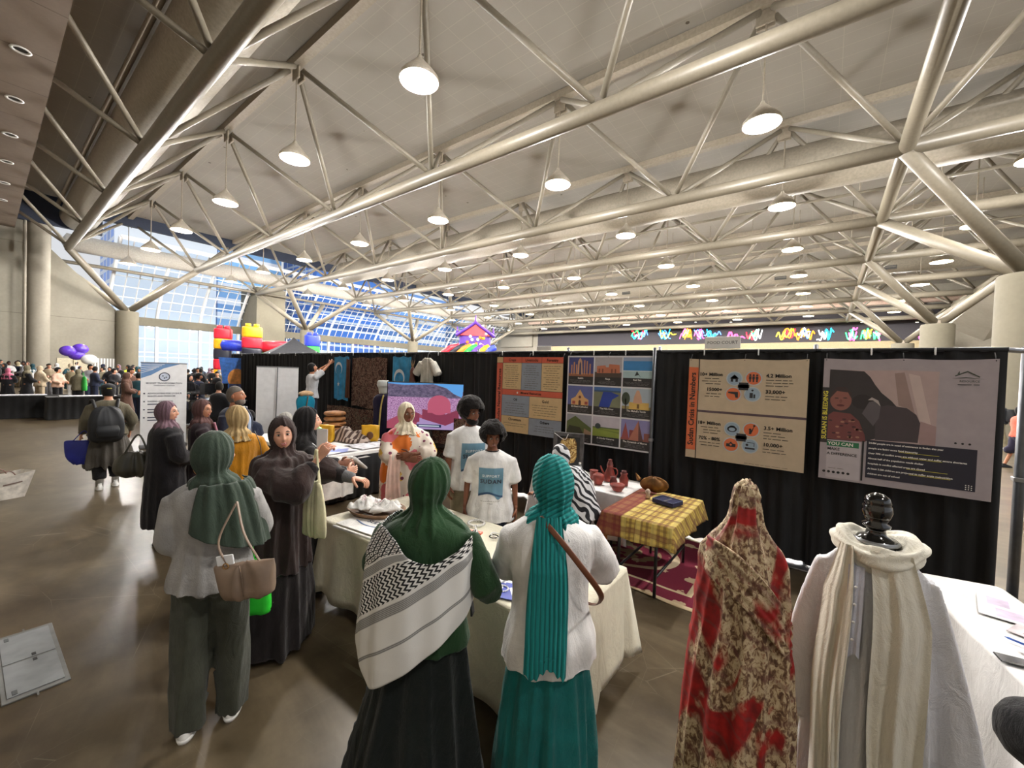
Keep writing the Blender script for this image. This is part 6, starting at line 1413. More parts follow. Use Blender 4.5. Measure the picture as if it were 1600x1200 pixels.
f.wrap('draped_scarf', GH, PI*.28, PI*1.08, lambda u_: 1.44, lambda u_: 1.05+.16*u_**3, lambda z, u_, v_: (.155+.115*v_**.6, .13+.085*v_**.6, 0, -.0), amp=.009, seed=3, ks=11)
bpy.data.objects['draped_scarf'].name = 'scarf_drape'
TP = plain('taupe_leather', (128, 108, 92), .45)
b_ = empty('shoulder_bag', (0, 0, 0), 0, 1, 'taupe leather shoulder bag with gold ring hanging behind the grey sweater', 'bag'); b_.matrix_world = Matrix.Translation((-2.23, .82, .90)) @ Matrix.Rotation(.7, 4, 'Z') @ Matrix.Rotation(-.18, 4, 'Y') @ Matrix.Scale(.82, 4)
bb = MB().add(displaced(remeshed([loft([(0, 0, 0, .15, .05), (0, 0, .05, .165, .065), (0, 0, .16, .18, .05), (0, 0, .215, .19, .018)], 30, 14, 3)], .009, 2), folds(.006, (4, 7), 3, wr=.004))).build('bag_body', TP, b_)
MB().add(tube([(-.10, 0, .20), (-.13, .0, .36), (-.06, .1, .55)], .009, 8, 20, flat=.5)).add(tube([(.09, 0, .20), (.02, .01, .38), (-.05, .1, .56)], .009, 8, 20, flat=.5)).build('handle', TP, b_)
MB().add(tube([(-.10+.016*math.cos(a), -.02, .21+.016*math.sin(a)) for a in np.linspace(0, 6.28, 17)], .004, 6)).build('gold_ring', GOLD, b_)
MB().add(bbox(-.11, 0, .225, .1, .012, .09, .003)).build('white_card', PAPER, b_, False)
MB().add(tube([(.0, -.052, .21), (.01, -.066, .12), (.0, -.06, .03)], .003, 6, 10)).build('seam', plain('taupe_seam', (104, 86, 72), .5), b_)
b_ = empty('green_bag', (-2.80, 1.02, .50), .8, 1, 'bright green bag half hidden behind the grey sweater wearer', 'bag')
MB().add(displaced(loft([(0, 0, 0, .13, .04), (0, 0, .06, .14, .05), (0, 0, .3, .11, .04), (0, 0, .34, .04, .02)], 26, 14, 3), folds(.008, (4, 7), 6))).build('bag_body', plain('bright_green', (44, 200, 50), .5), b_)
MB().add(tube([(-.03, 0, .33), (0, 0, .5), (.03, 0, .33)], .006, 6, 12)).build('handle', plain('bright_green', (44, 200, 50), .5), b_)

# --- dark brown khimar, smiling at the camera, holding a cream tote
loc = (-3.13, 1.33, 0); h = 1.665; rz = va(-3.13, 1.33)-2.1
hand = bwd(rz, h, loc, (-2.80, 1.45, 1.42)); hand2 = bwd(rz, h, loc, (-2.72, 1.72, 1.22))
f = Fig('smiling person in dark brown khimar turned to the camera, holding up a cream tote', loc, rz, h, yaw=-.98, pitch=.05, rw=hand, rh=(.6, -.2, -.9), lw=hand2, lh=(-.4, -.1, -1), hroll=.08)
f.body(SK['fair'], legs=False, smile=1, lips=(176, 88, 88), hd={'r': {'d': (0.0, .55, .8), 'n': (-1, .3, 0), 'curl': 1.2}, 'l': {'d': (0.1, 1, -.1), 'curl': .8, 'n': (0, 0, -1)}})
KH = cloth('brown_khimar', (48, 36, 34), .9); DK2 = cloth('near_black_abaya', (30, 25, 26), .9)
f.dress('abaya', DK2, [(0, 0, .03, .30, .24), (0, 0, .3, .29, .23), (0, 0, .8, .24, .19), (0, 0, 1.2, .2, .15), (0, 0, 1.4, .13, .1)], sleeve=1.72, sr=(.07, .07, .06), amp=.02, seed=4)
f.hijab(KH, .60, .275, .013, 5, open_=(.058, .084), ydeep=.215, ks=(7, 11, 16), name='khimar', vox=.011, extra=[f.arm('r', .12, .115, .06, 1.75), f.arm('l', .12, .11, .06, 1.6)])
MB().add(tube([f.el['l']+(f.wr['l']-f.el['l'])*.45, f.wr['l']], [.05, .04], 14)).build('grey_cuff', cloth('grey_cuff', (96, 96, 98)), f.root)
b_ = empty('tote_bag', (-2.79, 1.42, .86), rz+1.2, 1, 'cream cotton tote bag dangling from the raised hand of the smiling visitor', 'bag')
TC = cloth('cream_tote', (206, 200, 164))
MB().add(displaced(remeshed([loft([(0, 0, 0, .09, .012), (0, 0, .03, .115, .03), (0, 0, .2, .105, .035), (0, 0, .36, .07, .025), (0, 0, .40, .04, .015)], 26, 18, 2.6)], .008, 2), folds(.008, (4, 7, 9), 3, wr=.003))).build('bag_body', TC, b_)
MB().add(tube([(-.04, 0, .38), (-.02, 0, .52), (0, .0, .62)], [.014, .01, .01], 8, 14, flat=.4)).add(tube([(.04, 0, .38), (.02, 0, .52), (0.01, .0, .62)], [.014, .01, .01], 8, 14, flat=.4)).build('handle', TC, b_)
e = empty('white_card', (-2.90, 1.52, 1.43), .3, 1, 'blank white card held up beside the raised hand of the smiling visitor', 'card')
MB().add(bbox(0, 0, .09, .10, .004, .17, .001)).build('sheet', PAPER, e, False)

# --- black hijab profile behind her
f = Fig('person in black hijab in profile behind the smiling visitor', (-3.72, 1.80, 0), va(-3.72, 1.8)-1.5, 1.67, yaw=-.05, lw=(-.12, .32, 1.15), rw=(.12, .34, 1.12))
f.body(SK['fair'], legs=False, smile=.4)
BKH = cloth('black_hijab', (30, 28, 29), .9)
f.dress('abaya', BKH, A_LINE(.04, .27, .22), sr=(.075, .075, .06), seed=5); f.hijab(BKH, 1.2, .2, .009, 6)
def mat_check(name='keffiyeh_strip'):
    m, t, b = nt(name); ck = N(t, 'ShaderNodeTexChecker'); ck.inputs['Scale'].default_value = 38; t.links.new(coords(t, rot=(.6, .3, .7)), ck.inputs[0])
    ck.inputs[1].default_value = (.8, .8, .8, 1); ck.inputs[2].default_value = (.03, .03, .03, 1); t.links.new(ck.outputs[0], b.inputs['Base Color']); b.inputs['Roughness'].default_value = .9; return m
MB().add(tube([f.sh['r']+np.array([-.05, .04, .02]), f.sh['r']+np.array([-.04, .15, -.1]), f.sh['r']+np.array([-.06, .17, -.35])], [.03, .045, .04], 10, 16, flat=.3)).build('checked_scarf', mat_check(), f.root)

# --- mustard dress, beige hijab
f = Fig('person in mustard dress and beige hijab with a black strap, facing away', (-4.72, 1.58, 0), va(-4.72, 1.58)+.35, 1.615, yaw=.5, pitch=.15, wide=1.1, lw=(-.2, .2, 1.0), rw=(.2, .2, .98))
f.body(SK['fair'], legs=False)
MU = cloth('mustard_dress', (176, 118, 22), .85)
f.dress('dress', MU, A_LINE(.06, .29, .24, .215), sr=(.09, .085, .07), seed=6, amp=.016); f.hijab(cloth('beige_hijab', (176, 150, 106), .85), 1.35, .165, .010, 7, ks=(9, 14, 19))
strap(f, 'bag_strap', [(.13, -.12, 1.45), (.17, -.16, 1.3), (.19, -.15, 1.1), (.2, -.1, .95)], .009, BSH)
MB().add(bbox(.21, -.06, .86, .12, .16, .16, .03)).build('black_bag', plain('bag_black', (26, 24, 26), .5), f.root)
e = Fig('person in orange patterned robe almost hidden behind the mustard dress', (-4.95, 2.15, 0), .1, 1.5, yaw=.3)
e.body(SK['brown'], legs=False); e.dress('robe', mat_tapestry('orange_print', [(206, 110, 50), (226, 170, 130), (180, 80, 40), (230, 200, 170)], 9), A_LINE(.06, .27, .22), seed=8); e.hijab(cloth('grey_hijab', (150, 146, 140)), 1.3, .17, .008, 9)

# --- black coat, mauve hijab, glasses; scarfed companion; man in navy jacket
MV = cloth('mauve_hijab', (104, 82, 92), .85)
f = Fig('person in mauve hijab, glasses and long black coat, in profile at the left', (-5.78, 1.25, 0), va(-5.78, 1.25)-1.25, 1.60, yaw=-.8, pitch=-.0, wide=1.18, lw=(-.1, .28, 1.0), rw=(.12, .24, 1.0), feet={'r': (.09, .05), 'l': (-.09, 0)})
f.body(SK['fair'], smile=.7); f.dress('coat', cloth('black_coat', (24, 23, 27), .9), [(0, 0, .26, .25, .22), (0, 0, .5, .25, .21), (0, 0, .85, .225, .19), (0, 0, 1.1, .21, .17), (0, 0, 1.3, .22, .16), (0, 0, 1.39, .2, .13), (0, 0, 1.45, .08, .08)], sr=(.095, .09, .07), amp=.007, seed=9)
f.pants(cloth('black_trousers', (26, 26, 28)), (.09, .075, .065)); f.shoes(plain('shoe_mauve', (110, 80, 80), .5), BSH)
f.hijab(MV, 1.33, .17, .008, 10); f.glasses()
b_ = empty('slouch_handbag', (-6.02, 1.05, .78), 1.2, 1, 'large dark olive slouchy handbag held behind the black coat', 'bag')
MB().add(displaced(remeshed([loft([(0, 0, 0, .18, .06), (0, 0, .08, .22, .09), (0, 0, .2, .19, .07), (0, 0, .27, .12, .03)], 28, 14, 2.4)], .012, 2), folds(.01, (4, 7), 5, wr=.004))).build('bag_body', plain('olive_leather', (50, 48, 36), .45), b_)
MB().add(tube([(-.1, 0, .25), (.0, .06, .45), (.1, 0, .25)], .01, 8, 14)).build('handle', plain('olive_leather', (50, 48, 36), .45), b_)
f = Fig('person in glasses and dusty pink scarf behind the mauve hijab', (-5.95, 1.62, 0), va(-5.95, 1.62)-1.6, 1.60, yaw=-.65, pitch=.05, lw=(-.1, .25, 1.0), rw=(.1, .3, 1.0))
f.body(SK['olive'], legs=False); f.dress('coat', cloth('dark_plum', (44, 34, 40)), A_LINE(.05, .26, .2), seed=11); f.hijab(cloth('brown_hijab', (84, 60, 58)), 1.36, .15, .008, 12); f.glasses()
tail_l(f, cloth('dusty_pink_scarf', (164, 108, 122), .85), lambda q: .05+.03*q, 1.42, .95, .05, .07, lambda q: .13+.05*math.sin(q*2.5), .018, 'scarf')
f = Fig('grey bearded man in navy jacket and pale blue shirt between two hijab wearers', (-6.10, 2.02, 0), va(-6.1, 2.02)-2.1, 1.76, yaw=.1, pitch=-.1, wide=1.12)
f.body(SK['tan'], legs=False, male=True, brow=(70, 64, 60)); f.pants(cloth('navy_trousers', (30, 34, 48))); f.shoes(BSH)
NJ = cloth('navy_jacket', (36, 42, 58), .85); f.top('jacket', NJ, hem=.78, m=.03, flare=.02, sleeve=1.9, sr=(.085, .075, .06), seed=13)
f.hair_cap(HG, (.080, .098, .118)); MB().add(displaced(ell((0, .035, -.075), (.062, .062, .05), 24, 14), lambda V: .002*np.sin(V[:, 0]*400))).build('beard', HG, f.root)
o = bpy.data.objects['beard']; V = np.array([v.co[:] for v in o.data.vertices]) @ f.hm.T+f.head; o.data.vertices.foreach_set('co', V.ravel())
MB().add(tube([(0, .105, 1.44), (0, .165, 1.3), (0, .165, 1.1), (0, .15, .86)], [.03, .05, .045, .05], 10, 14, flat=.35)).build('shirt_front', cloth('pale_blue_shirt', (150, 166, 190)), f.root)
for sg in (-1, 1): MB().add(tube([(sg*.05, .10, 1.45), (sg*.07, .17, 1.3), (sg*.03, .18, 1.12)], [.02, .03, .008], 8, 14, flat=.3)).build('lapel', NJ, f.root)

# --- walker with cap and backpack
f = Fig('person walking away in dark cap, olive jacket, long grey dress and big black backpack', (-9.1, 1.24, 0), va(-9.1, 1.24)+.1, 1.66, pitch=.1, wide=1.06, lw=(-.30, .12, .86), rw=(.28, .1, .9), feet={'r': (.10, .06), 'l': (-.10, -.08)})
f.body(SK['olive']); f.pants(cloth('black_trousers', (26, 26, 28)), (.12, .11, .085), .18); f.shoes(WSH)
MB().add(tube([(.1, .06, .05), (.1, .06, .3)], [.045, .055], 14)).add(tube([(-.1, -.08, .05), (-.1, -.08, .3)], [.045, .055], 14)).build('boot_shafts', plain('silver_boot', (150, 148, 142), .35, .3), f.root)
f.dress('dress', cloth('grey_dress', (70, 66, 60)), [(0, 0, .36, .30, .22), (0, 0, .6, .29, .22), (0, 0, .9, .22, .17), (0, 0, 1.1, .19, .15)], 0, amp=.026, seed=15, ks=(7, 11, 14))
f.top('jacket', cloth('olive_jacket', (96, 90, 74)), hem=.88, m=.04, flare=.03, sleeve=1.9, sr=(.082, .08, .06), seed=16, amp=.01); f.hair_cap(HB, (.09, .11, .12))
CP = cloth('dark_cap', (34, 36, 40)); MB().add((ell((0, -.01, .06), (.094, .115, .075), 28, 14)[0] @ f.hm.T+f.head, grid_faces(14, 28, True))).add((loft([(0, .12, .035, .07, .06), (0, .12, .045, .07, .06)], 20)[0] @ f.hm.T+f.head, loft([(0, .12, .035, .07, .06), (0, .12, .045, .07, .06)], 20)[1])).build('cap', CP, f.root)
MB().add((bbox(0, -.122, .045, .06, .006, .02, .002)[0] @ f.hm.T+f.head, bbox(0, 0, 0, 1, 1, 1)[1])).build('cap_label', plain('cap_label', (150, 140, 60), .6), f.root)
bp = empty('backpack', (0, 0, 0), 0, 1, 'large black backpack on the back of the walking person in the cap', 'backpack'); bp.location = (-9.1+.23, 1.24-.05, 1.05); bp.rotation_euler = (0, 0, va(-9.1, 1.24)+.1)
MB().add(displaced(remeshed([loft([(0, -.02, -.27, .14, .07), (0, -.05, -.2, .2, .13), (0, -.06, .05, .21, .14), (0, -.03, .22, .16, .09), (0, -.0, .28, .08, .05)], 30, 18, 2.5)], .014, 2), folds(.008, (4, 7, 9), 5, wr=.004))).build('pack_body', plain('pack_black', (24, 26, 30), .7), bp)
MB().add(displaced(loft([(0, -.17, -.18, .12, .04), (0, -.19, -.08, .14, .05), (0, -.17, .0, .12, .03)], 24, 10, 3), folds(.004, (5, 7), 3))).build('front_pocket', plain('pack_black', (24, 26, 30), .7), bp)
for sg in (-1, 1): MB().add(tube([(sg*.12, .02, .26), (sg*.15, .16, .38), (sg*.16, .27, .3), (sg*.17, .3, .05)], .022, 8, 18, flat=.4)).build('strap', BSH, bp)
b_ = empty('blue_bag', (-9.12, .93, .42), 1.4, 1, 'royal blue bag held low by the walking person with the backpack', 'bag')
MB().add(displaced(loft([(0, 0, .0, .07, .03), (0, 0, .12, .15, .05), (0, 0, .34, .17, .04), (0, 0, .38, .15, .01)], 24, 12, 3), folds(.01, (4, 7), 8))).build('bag_body', plain('royal_blue', (26, 36, 130), .5), b_)
MB().add(tube([(-.08, 0, .36), (0.05, 0, .52), (.1, 0, .36)], .007, 6, 12)).build('handle', plain('royal_blue', (26, 36, 130), .5), b_)

# --- keffiyeh over dark green: the woman front centre
def mat_keffiyeh():
    m, t, b = nt('keffiyeh_pattern'); uv = N(t, 'ShaderNodeUVMap'); sp = N(t, 'ShaderNodeSeparateXYZ'); t.links.new(uv.outputs[0], sp.inputs[0]); U_, W_ = sp.outputs[0], sp.outputs[1]
    d = mth(t, 'ADD', mth(t, 'MULTIPLY', U_, .62), mth(t, 'MULTIPLY', W_, .78))      # across the diagonal bands
    l = mth(t, 'SUBTRACT', mth(t, 'MULTIPLY', W_, .62), mth(t, 'MULTIPLY', U_, .78))
    s1 = mth(t, 'SINE', mth(t, 'MULTIPLY', mth(t, 'ADD', U_, W_), 190)); s2 = mth(t, 'SINE', mth(t, 'MULTIPLY', mth(t, 'SUBTRACT', U_, W_), 190))
    net = mth(t, 'MAXIMUM', mth(t, 'GREATER_THAN', s1, .62), mth(t, 'GREATER_THAN', s2, .72))
    net = mth(t, 'MAXIMUM', net, mth(t, 'GREATER_THAN', mth(t, 'MULTIPLY', s1, s2), .45))
    tri = mth(t, 'PINGPONG', mth(t, 'MULTIPLY', d, 1), .0125)
    herr = mth(t, 'GREATER_THAN', mth(t, 'SINE', mth(t, 'MULTIPLY', mth(t, 'ADD', l, mth(t, 'MULTIPLY', tri, 1.3)), 260)), .0)
    fine = mth(t, 'GREATER_THAN', mth(t, 'SINE', mth(t, 'MULTIPLY', d, 900)), .1)
    # zones along d (measured from the shoulder downwards)
    z = mth(t, 'MULTIPLY_ADD', d, -1.0); z.node.inputs[2].default_value = ZOFF
    def zone(a, c): return mth(t, 'MULTIPLY', mth(t, 'GREATER_THAN', z, a), mth(t, 'LESS_THAN', z, c))
    k = mth(t, 'MULTIPLY', net, mth(t, 'LESS_THAN', z, .335)); hz = mth(t, 'MULTIPLY', herr, zone(.395, .53)); k = mth(t, 'MAXIMUM', k, hz)
    g = mth(t, 'MAXIMUM', zone(.345, .385), zone(.545, .59)); g = mth(t, 'MAXIMUM', g, zone(.70, .715)); g = mth(t, 'MULTIPLY', mth(t, 'ADD', mth(t, 'MULTIPLY', fine, .35), .45), g)
    c = mixc(t, g, (226, 224, 220), (60, 60, 62)); c = mixc(t, k, c, (26, 26, 28))
    t.links.new(c, b.inputs['Base Color']); b.inputs['Roughness'].default_value = .9; bump(t, b, noise_tex(t, coords(t), 240), .2, .002); return m
ZOFF = .95
DG = cloth('forest_green', (34, 62, 36), .9); BKS = cloth('dark_green_black_skirt', (20, 26, 24), .9)
loc = (-1.44, 1.25, 0); h = 1.615; rz = va(-1.44, 1.25)-.35
f = Fig('person in forest green hijab with a black and white keffiyeh over the back', loc, rz, h, yaw=-.5, pitch=.32, lean=.10, wide=1.15, rw=bwd(rz, h, loc, (-1.31, 1.50, 1.17)), rh=(.55, -.25, -1), lw=(-.12, .28, 1.1), lh=(-.8, -.2, -.7), feet={'r': (.16, .0), 'l': (-.12, -.05)})
f.body(SK['dark'], brow=(20, 16, 14), hd={'r': {'d': (-.45, .6, .55), 'n': (-.6, -.2, -.5), 'curl': .9}})
f.dress('skirt', BKS, [(-.03, -.02, .03, .34, .30), (-.03, -.02, .3, .31, .27), (0, 0, .7, .24, .2), (0, 0, .95, .2, .16), (0, 0, 1.05, .16, .13)], 0, amp=.03, seed=20, ks=(6, 9, 13))
f.shoes(plain('canvas_black', (34, 34, 36), .7), WSH)
f.top('green_top', DG, hem=.86, m=.03, flare=.02, sleeve=1.93, sr=(.078, .07, .048), amp=.008, seed=21, wr=.006)
f.hijab(DG, 1.16, .20, .011, 22, ydeep=.17, ks=(6, 9, 13), vox=.009, open_=(.056, .084))
def kbot(u_):   # u 0 = left front, 1 = right front ; the point of the triangle hangs behind the left hip
    return .74+1.05*abs(u_-.40)**1.15 if u_ > .40 else .74+.9*(.40-u_)**1.1
def ktop(u_): return 1.425-.10*math.exp(-((u_-.60)/.16)**2)-.04*u_
def krad(z, u_, v_):
    o = f.off(z); t = max(0, min(1, (1.35-z)/.5)); q = max(0, min(1, (1.44-z)/.14))**.6; return (.185+.098*q+.03*t, .15+.06*q+.04*t, o[0], o[1]+.0)
f.wrap('keffiyeh', mat_keffiyeh(), -PI*.30, -PI*1.62, ktop, kbot, krad, n=90, m=60, amp=.007, seed=5, ks=6, thick=.005)
for k in range(5): MB().add(tube([(.22, .10+.008*k, .99), (.225, .10+.01*k, .93)], [.004, .006], 6)).build('tassel', BSH, f.root)
e = empty('orange_bracelet', (-1.36, 1.54, 1.24), .3, 1, 'small orange card pinched in the hand of the keffiyeh wearer', 'card')
e.name = 'orange_card'; MB().add(bbox(-.03, 0.0, .0, .09, .03, .012, .002)).build('sheet', plain('card_orange', (206, 84, 44), .5), e, False)

# --- teal pleated hijab, white tee, teal skirt
def mat_pleat(name, c1, c2, sc=150, axis='x'):
    m, t, b = nt(name); w = N(t, 'ShaderNodeTexWave'); w.inputs['Scale'].default_value = sc/20; w.inputs['Distortion'].default_value = 1.2; w.inputs['Detail'].default_value = 1; w.inputs['Detail Scale'].default_value = .6
    w.bands_direction = axis.upper(); t.links.new(coords(t, 2.2, rot=(.35, .45, 0) if axis == 'z' else (0, 0, 0)), w.inputs['Vector'])
    t.links.new(ramp(t, w.outputs['Fac'], [(.0, c1), (.35, c2)]), b.inputs['Base Color']); b.inputs['Roughness'].default_value = .85
    bump(t, b, w.outputs['Fac'], .7, .006); return m
TEAL = mat_pleat('teal_pleats', (8, 92, 92), (18, 140, 138), 150, 'z'); TEALV = mat_pleat('teal_pleats_vertical', (8, 92, 92), (18, 138, 136), 150, 'x')
TSK = cloth('teal_skirt', (20, 104, 102), .85); WT = cloth('white_tee', (226, 224, 222), .85, 200)
loc = (-.95, 1.57, 0); h = 1.655; rz = va(-.95, 1.57)+.12
f = Fig('person in pleated teal hijab, white tee and teal skirt at the end of the table', loc, rz, h, yaw=.45, pitch=.30, lean=.10, wide=1.03, lw=bwd(rz, h, loc, (-1.24, 1.80, 1.14)), lh=(-.45, -.3, -1), rw=(.12, .30, 1.06), rh=(.8, -.2, -.6))
f.body(SK['brown'], legs=False, hd={'l': {'d': (-.1, .75, .5), 'n': (.5, 0, -.6), 'curl': .8}})
f.dress('skirt', TSK, [(0, -.0, .02, .235, .20), (0, 0, .4, .225, .19), (0, 0, .76, .19, .15), (0, 0, .9, .155, .11), (0, 0, 1.0, .13, .09)], 0, amp=.024, seed=23, ks=(9, 13, 17), wr=0)
f.arm_ = f.top('white_tee', WT, hem=.80, m=.03, flare=.02, sleeve=.95, sr=(.078, .08, .078), amp=.009, seed=24, wr=.006)
MB().add(f.arm('l', .052, .05, .036, 1.85)).add(f.arm('r', .052, .05, .036, 1.85)).build('undersleeves', cloth('pale_undersleeve', (196, 192, 192)), f.root)
f.hijab(TEAL, 1.36, .155, .009, 25, ydeep=.135, ks=(8, 12, 17), vox=.0075)
n, m = 30, 70; V = []
for sd in (0, 1):
    for j in range(m):
        q = j/(m-1); z = 1.47-.62*q; w = .055+.035*math.sin(min(1, q*1.6)*PI/2); yb = -.145+.035*(1-q)*0; o = f.off(z)
        yb = f.off(z)[1]-(.120+.065*min(1, q*3))-.012*q
        for i in range(n):
            p_ = i/(n-1)*2-1; V.append((o[0]-.02-.01*q+p_*w, yb+.02*p_*p_-.009*abs(math.sin(p_*13+.5*math.sin(q*6)))+sd*.012, z+(.025*math.sin(p_*4+1)+.008*math.sin(p_*20))*(q > .9)))
F = grid_faces(m, n); F = [t_[::-1] for t_ in F]+[tuple(t+n*m for t in t_) for t_ in grid_faces(m, n)]
MB().add((V, F)).build('scarf_tail', TEALV, f.root)
LB = plain('brown_leather', (112, 66, 44), .45)
strap(f, 'bag_strap', [(-.06, f.off(1.45)[1]-.10, 1.465), (.02, f.off(1.4)[1]-.175, 1.40), (.12, f.off(1.3)[1]-.205, 1.29), (.20, f.off(1.2)[1]-.17, 1.18), (.222, f.off(1.1)[1]-.07, 1.09), (.215, .05, 1.02), (.15, .16, .98)], .013, LB, .25, up=(0, 1, 0))
MB().add(tube([f.wr['l']+np.array([.03*math.cos(a), .0, .03*math.sin(a)]) for a in np.linspace(0, 6.28, 17)], .004, 6)).build('yellow_bracelet', plain('bangle_yellow', (220, 160, 60), .4), f.root)
e = empty('held_paper', (-1.25, 1.88, 1.17), .4, 1, 'folded white paper in the hand of the teal hijab wearer', 'paper'); MB().add(([(-.03, 0, .08), (.03, .02, .09), (.07, .03, -.06), (-.01, 0, -.08), (-.05, .02, .02)], [(0, 1, 2, 3, 4)])).build('sheet', PAPER, e, False)
bpy.data.objects[e.children[0].name].modifiers.new('s', 'SOLIDIFY').thickness = .002

# --- flower robed woman behind the table
def mat_floral():
    m, t, b = nt('floral_toub'); v = coords(t); v1 = N(t, 'ShaderNodeTexVoronoi'); v1.inputs['Scale'].default_value = 3.8; v1.inputs['Randomness'].default_value = .8; t.links.new(v, v1.inputs['Vector'])
    nz = mth(t, 'MULTIPLY', noise_tex(t, v, 26, 2), .25); dd = mth(t, 'ADD', v1.outputs['Distance'], nz)
    col = ramp(t, N(t, 'ShaderNodeSeparateColor').outputs[0], [(0, (226, 120, 40)), (.35, (226, 120, 40)), (.5, (220, 180, 70)), (.65, (150, 60, 90)), (.85, (214, 110, 120))], True)
    sc = [n_ for n_ in t.nodes if n_.type == 'SEPARATE_COLOR'][0]; t.links.new(v1.outputs['Color'], sc.inputs[0])
    c = mixc(t, mth(t, 'LESS_THAN', dd, .58), (226, 214, 200), col); c = mixc(t, mth(t, 'LESS_THAN', dd, .22), c, (196, 70, 50))
    v2 = N(t, 'ShaderNodeTexVoronoi'); v2.inputs['Scale'].default_value = 11; t.links.new(v, v2.inputs['Vector'])
    c = mixc(t, mth(t, 'MULTIPLY', mth(t, 'LESS_THAN', v2.outputs['Distance'], .22), mth(t, 'GREATER_THAN', dd, .5)), c, (120, 50, 80))
    t.links.new(c, b.inputs['Base Color']); b.inputs['Roughness'].default_value = .75; return m
FLR = mat_floral()
f = Fig('person wrapped in a cream robe with orange and pink flowers behind the long table', (-3.80, 2.98, 0), cam_rz(-3.8, 2.98)+PI+.12, 1.665, yaw=.30, pitch=.05, wide=1.12, lw=(-.02, .26, 1.16), rw=(.0, .27, 1.10), lh=(-1, -.1, -.6), rh=(1, -.1, -.6))
f.body(SK['brown'], legs=False, hd={'l': {'d': (1, .2, -.1), 'n': (0, -1, 0), 'curl': .5}, 'r': {'d': (-1, .2, .1), 'n': (0, -1, 0), 'curl': .5}})
f.dress('flower_robe', FLR, [(0, 0, .04, .27, .22), (0, 0, .5, .28, .23), (0, 0, .85, .28, .215), (0, 0, 1.1, .27, .2), (0, 0, 1.3, .235, .16), (0, 0, 1.39, .2, .12), (0, 0, 1.45, .09, .08)], sleeve=1.45, sr=(.09, .095, .08), amp=.016, seed=27, wr=.006)
f.hijab(cloth('cream_veil', (222, 210, 184), .8), 1.36, .16, .009, 28, open_=(.060, .090), ks=(5, 8, 12))
tail_l(f, cloth('cream_pink_fold', (224, 190, 176), .8), lambda q: .14+.02*math.sin(q*3), 1.16, .55, .06, .09, lambda q: .235+.03*math.sin(q*3), .02, 'robe_fold')

# --- two young men in white tees
PB1 = plain('print_panel_blue', (98, 138, 160), .6, var=.04)
def tee_print(fg, tee, zc, w, hh, txt=True):
    me = tee.data; bv = BVHTree.FromPolygons([v.co[:] for v in me.vertices], [tuple(p_.vertices) for p_ in me.polygons])
    def proj_(vf, mat, nm, off):
        V, F = vf; out = []
        for x, z in np.asarray(V)[:, :2]:
            h_ = bv.ray_cast(Vector((x, 1, z)), Vector((0, -1, 0))); y = h_[0].y if h_[0] is not None else .15; out.append((x, y+off, z))
        out = np.array(out); return MB().add((out, [t_[::-1] for t_ in F])).build(nm, mat, fg.root, False)
    n, m = 22, 26; V = []
    for j in range(m):
        for i in range(n):
            x = -w+2*w*i/(n-1); q = j/(m-1); zb = zc-hh+.035*math.exp(-((x+w*.6)/.03)**2)*(-1)+.02*math.sin(x*20+1)*1; V.append((x, zb+(zc+hh-zb)*q, 0))
    proj_((np.array(V), grid_faces(m, n)), PB1, 'print_panel', .004)
    V, F = rect2(-w*.98, w*.98, 0, .012); V = np.array([(x, zc-hh+.02*math.sin(x*20+1)-.006+k*.02, 0) for k in (0, 1) for x in np.linspace(-w, w, 16)])
    proj_((V, grid_faces(2, 16)), plain('print_river', (40, 72, 104), .6), 'print_river', .006)
    for t_, z, sz, mt in (('SUPPORT', zc+hh*.42, .038, WH), ('SUDAN', zc+.0, .060, plain('print_dark', (44, 44, 60), .6)), ('for those affected by the war', zc-hh-.055, .014, FINE), ('in Sudan', zc-hh-.08, .014, FINE)):
        V, F = text_vf(t_, sz, bold=.02, space=1.15); V = V.copy(); V[:, 0] *= -1; V[:, 1] += z; F = [q[::-1] for q in F]; proj_((V, F), mt, 'lettering', .010)
SKB = SK['brown']
f = Fig('tall bearded young man with afro in white Support Sudan tee and khaki trousers', (-3.02, 3.22, 0), cam_rz(-3.02, 3.22)+PI+.30, 1.735, yaw=.35, pitch=.12, wide=1.05)
f.body(SKB, male=True, brow=(18, 14, 12)); f.pants(cloth('khaki_trousers', (134, 124, 100)), (.11, .095, .08), seed=30); f.shoes(BSH)
tee = f.top('white_tee', WT, hem=.80, m=.035, flare=.025, sleeve=.85, sr=(.076, .078, .074), amp=.007, seed=31, wr=.004); tee_print(f, tee, 1.15, .125, .14)
f.hair_cap(cloth('afro_black', (22, 18, 17), .95, 60, bs=1), afro=.135, seed=1); f.glasses()
o = MB().add((displaced(ell((0, .03, -.078), (.064, .066, .046), 24, 14), lambda V: .003*np.sin(V[:, 0]*300+V[:, 2]*240))[0] @ f.hm.T+f.head, grid_faces(14, 24, True))).build('beard', HB, f.root)
f = Fig('smiling teenager with afro and glasses in white Support Sudan tee', (-2.50, 2.98, 0), cam_rz(-2.50, 2.98)+PI-.02, 1.545, yaw=.22, pitch=.18, wide=1.10, lw=(-.27, .03, .83), rw=(.27, .03, .83))
f.body(SKB, male=False, smile=1, brow=(18, 14, 12), lips=(130, 62, 60)); f.pants(cloth('dark_blue_jeans', (34, 40, 58))); f.shoes(BSH)
tee = f.top('white_tee', WT, hem=.74, m=.045, flare=.035, sleeve=.9, sr=(.078, .084, .084), amp=.007, seed=33, wr=.004); tee_print(f, tee, 1.16, .125, .14)
f.hair_cap(cloth('afro_black', (22, 18, 17), .95, 60, bs=1), afro=.135, seed=5); f.glasses((60, 56, 56))
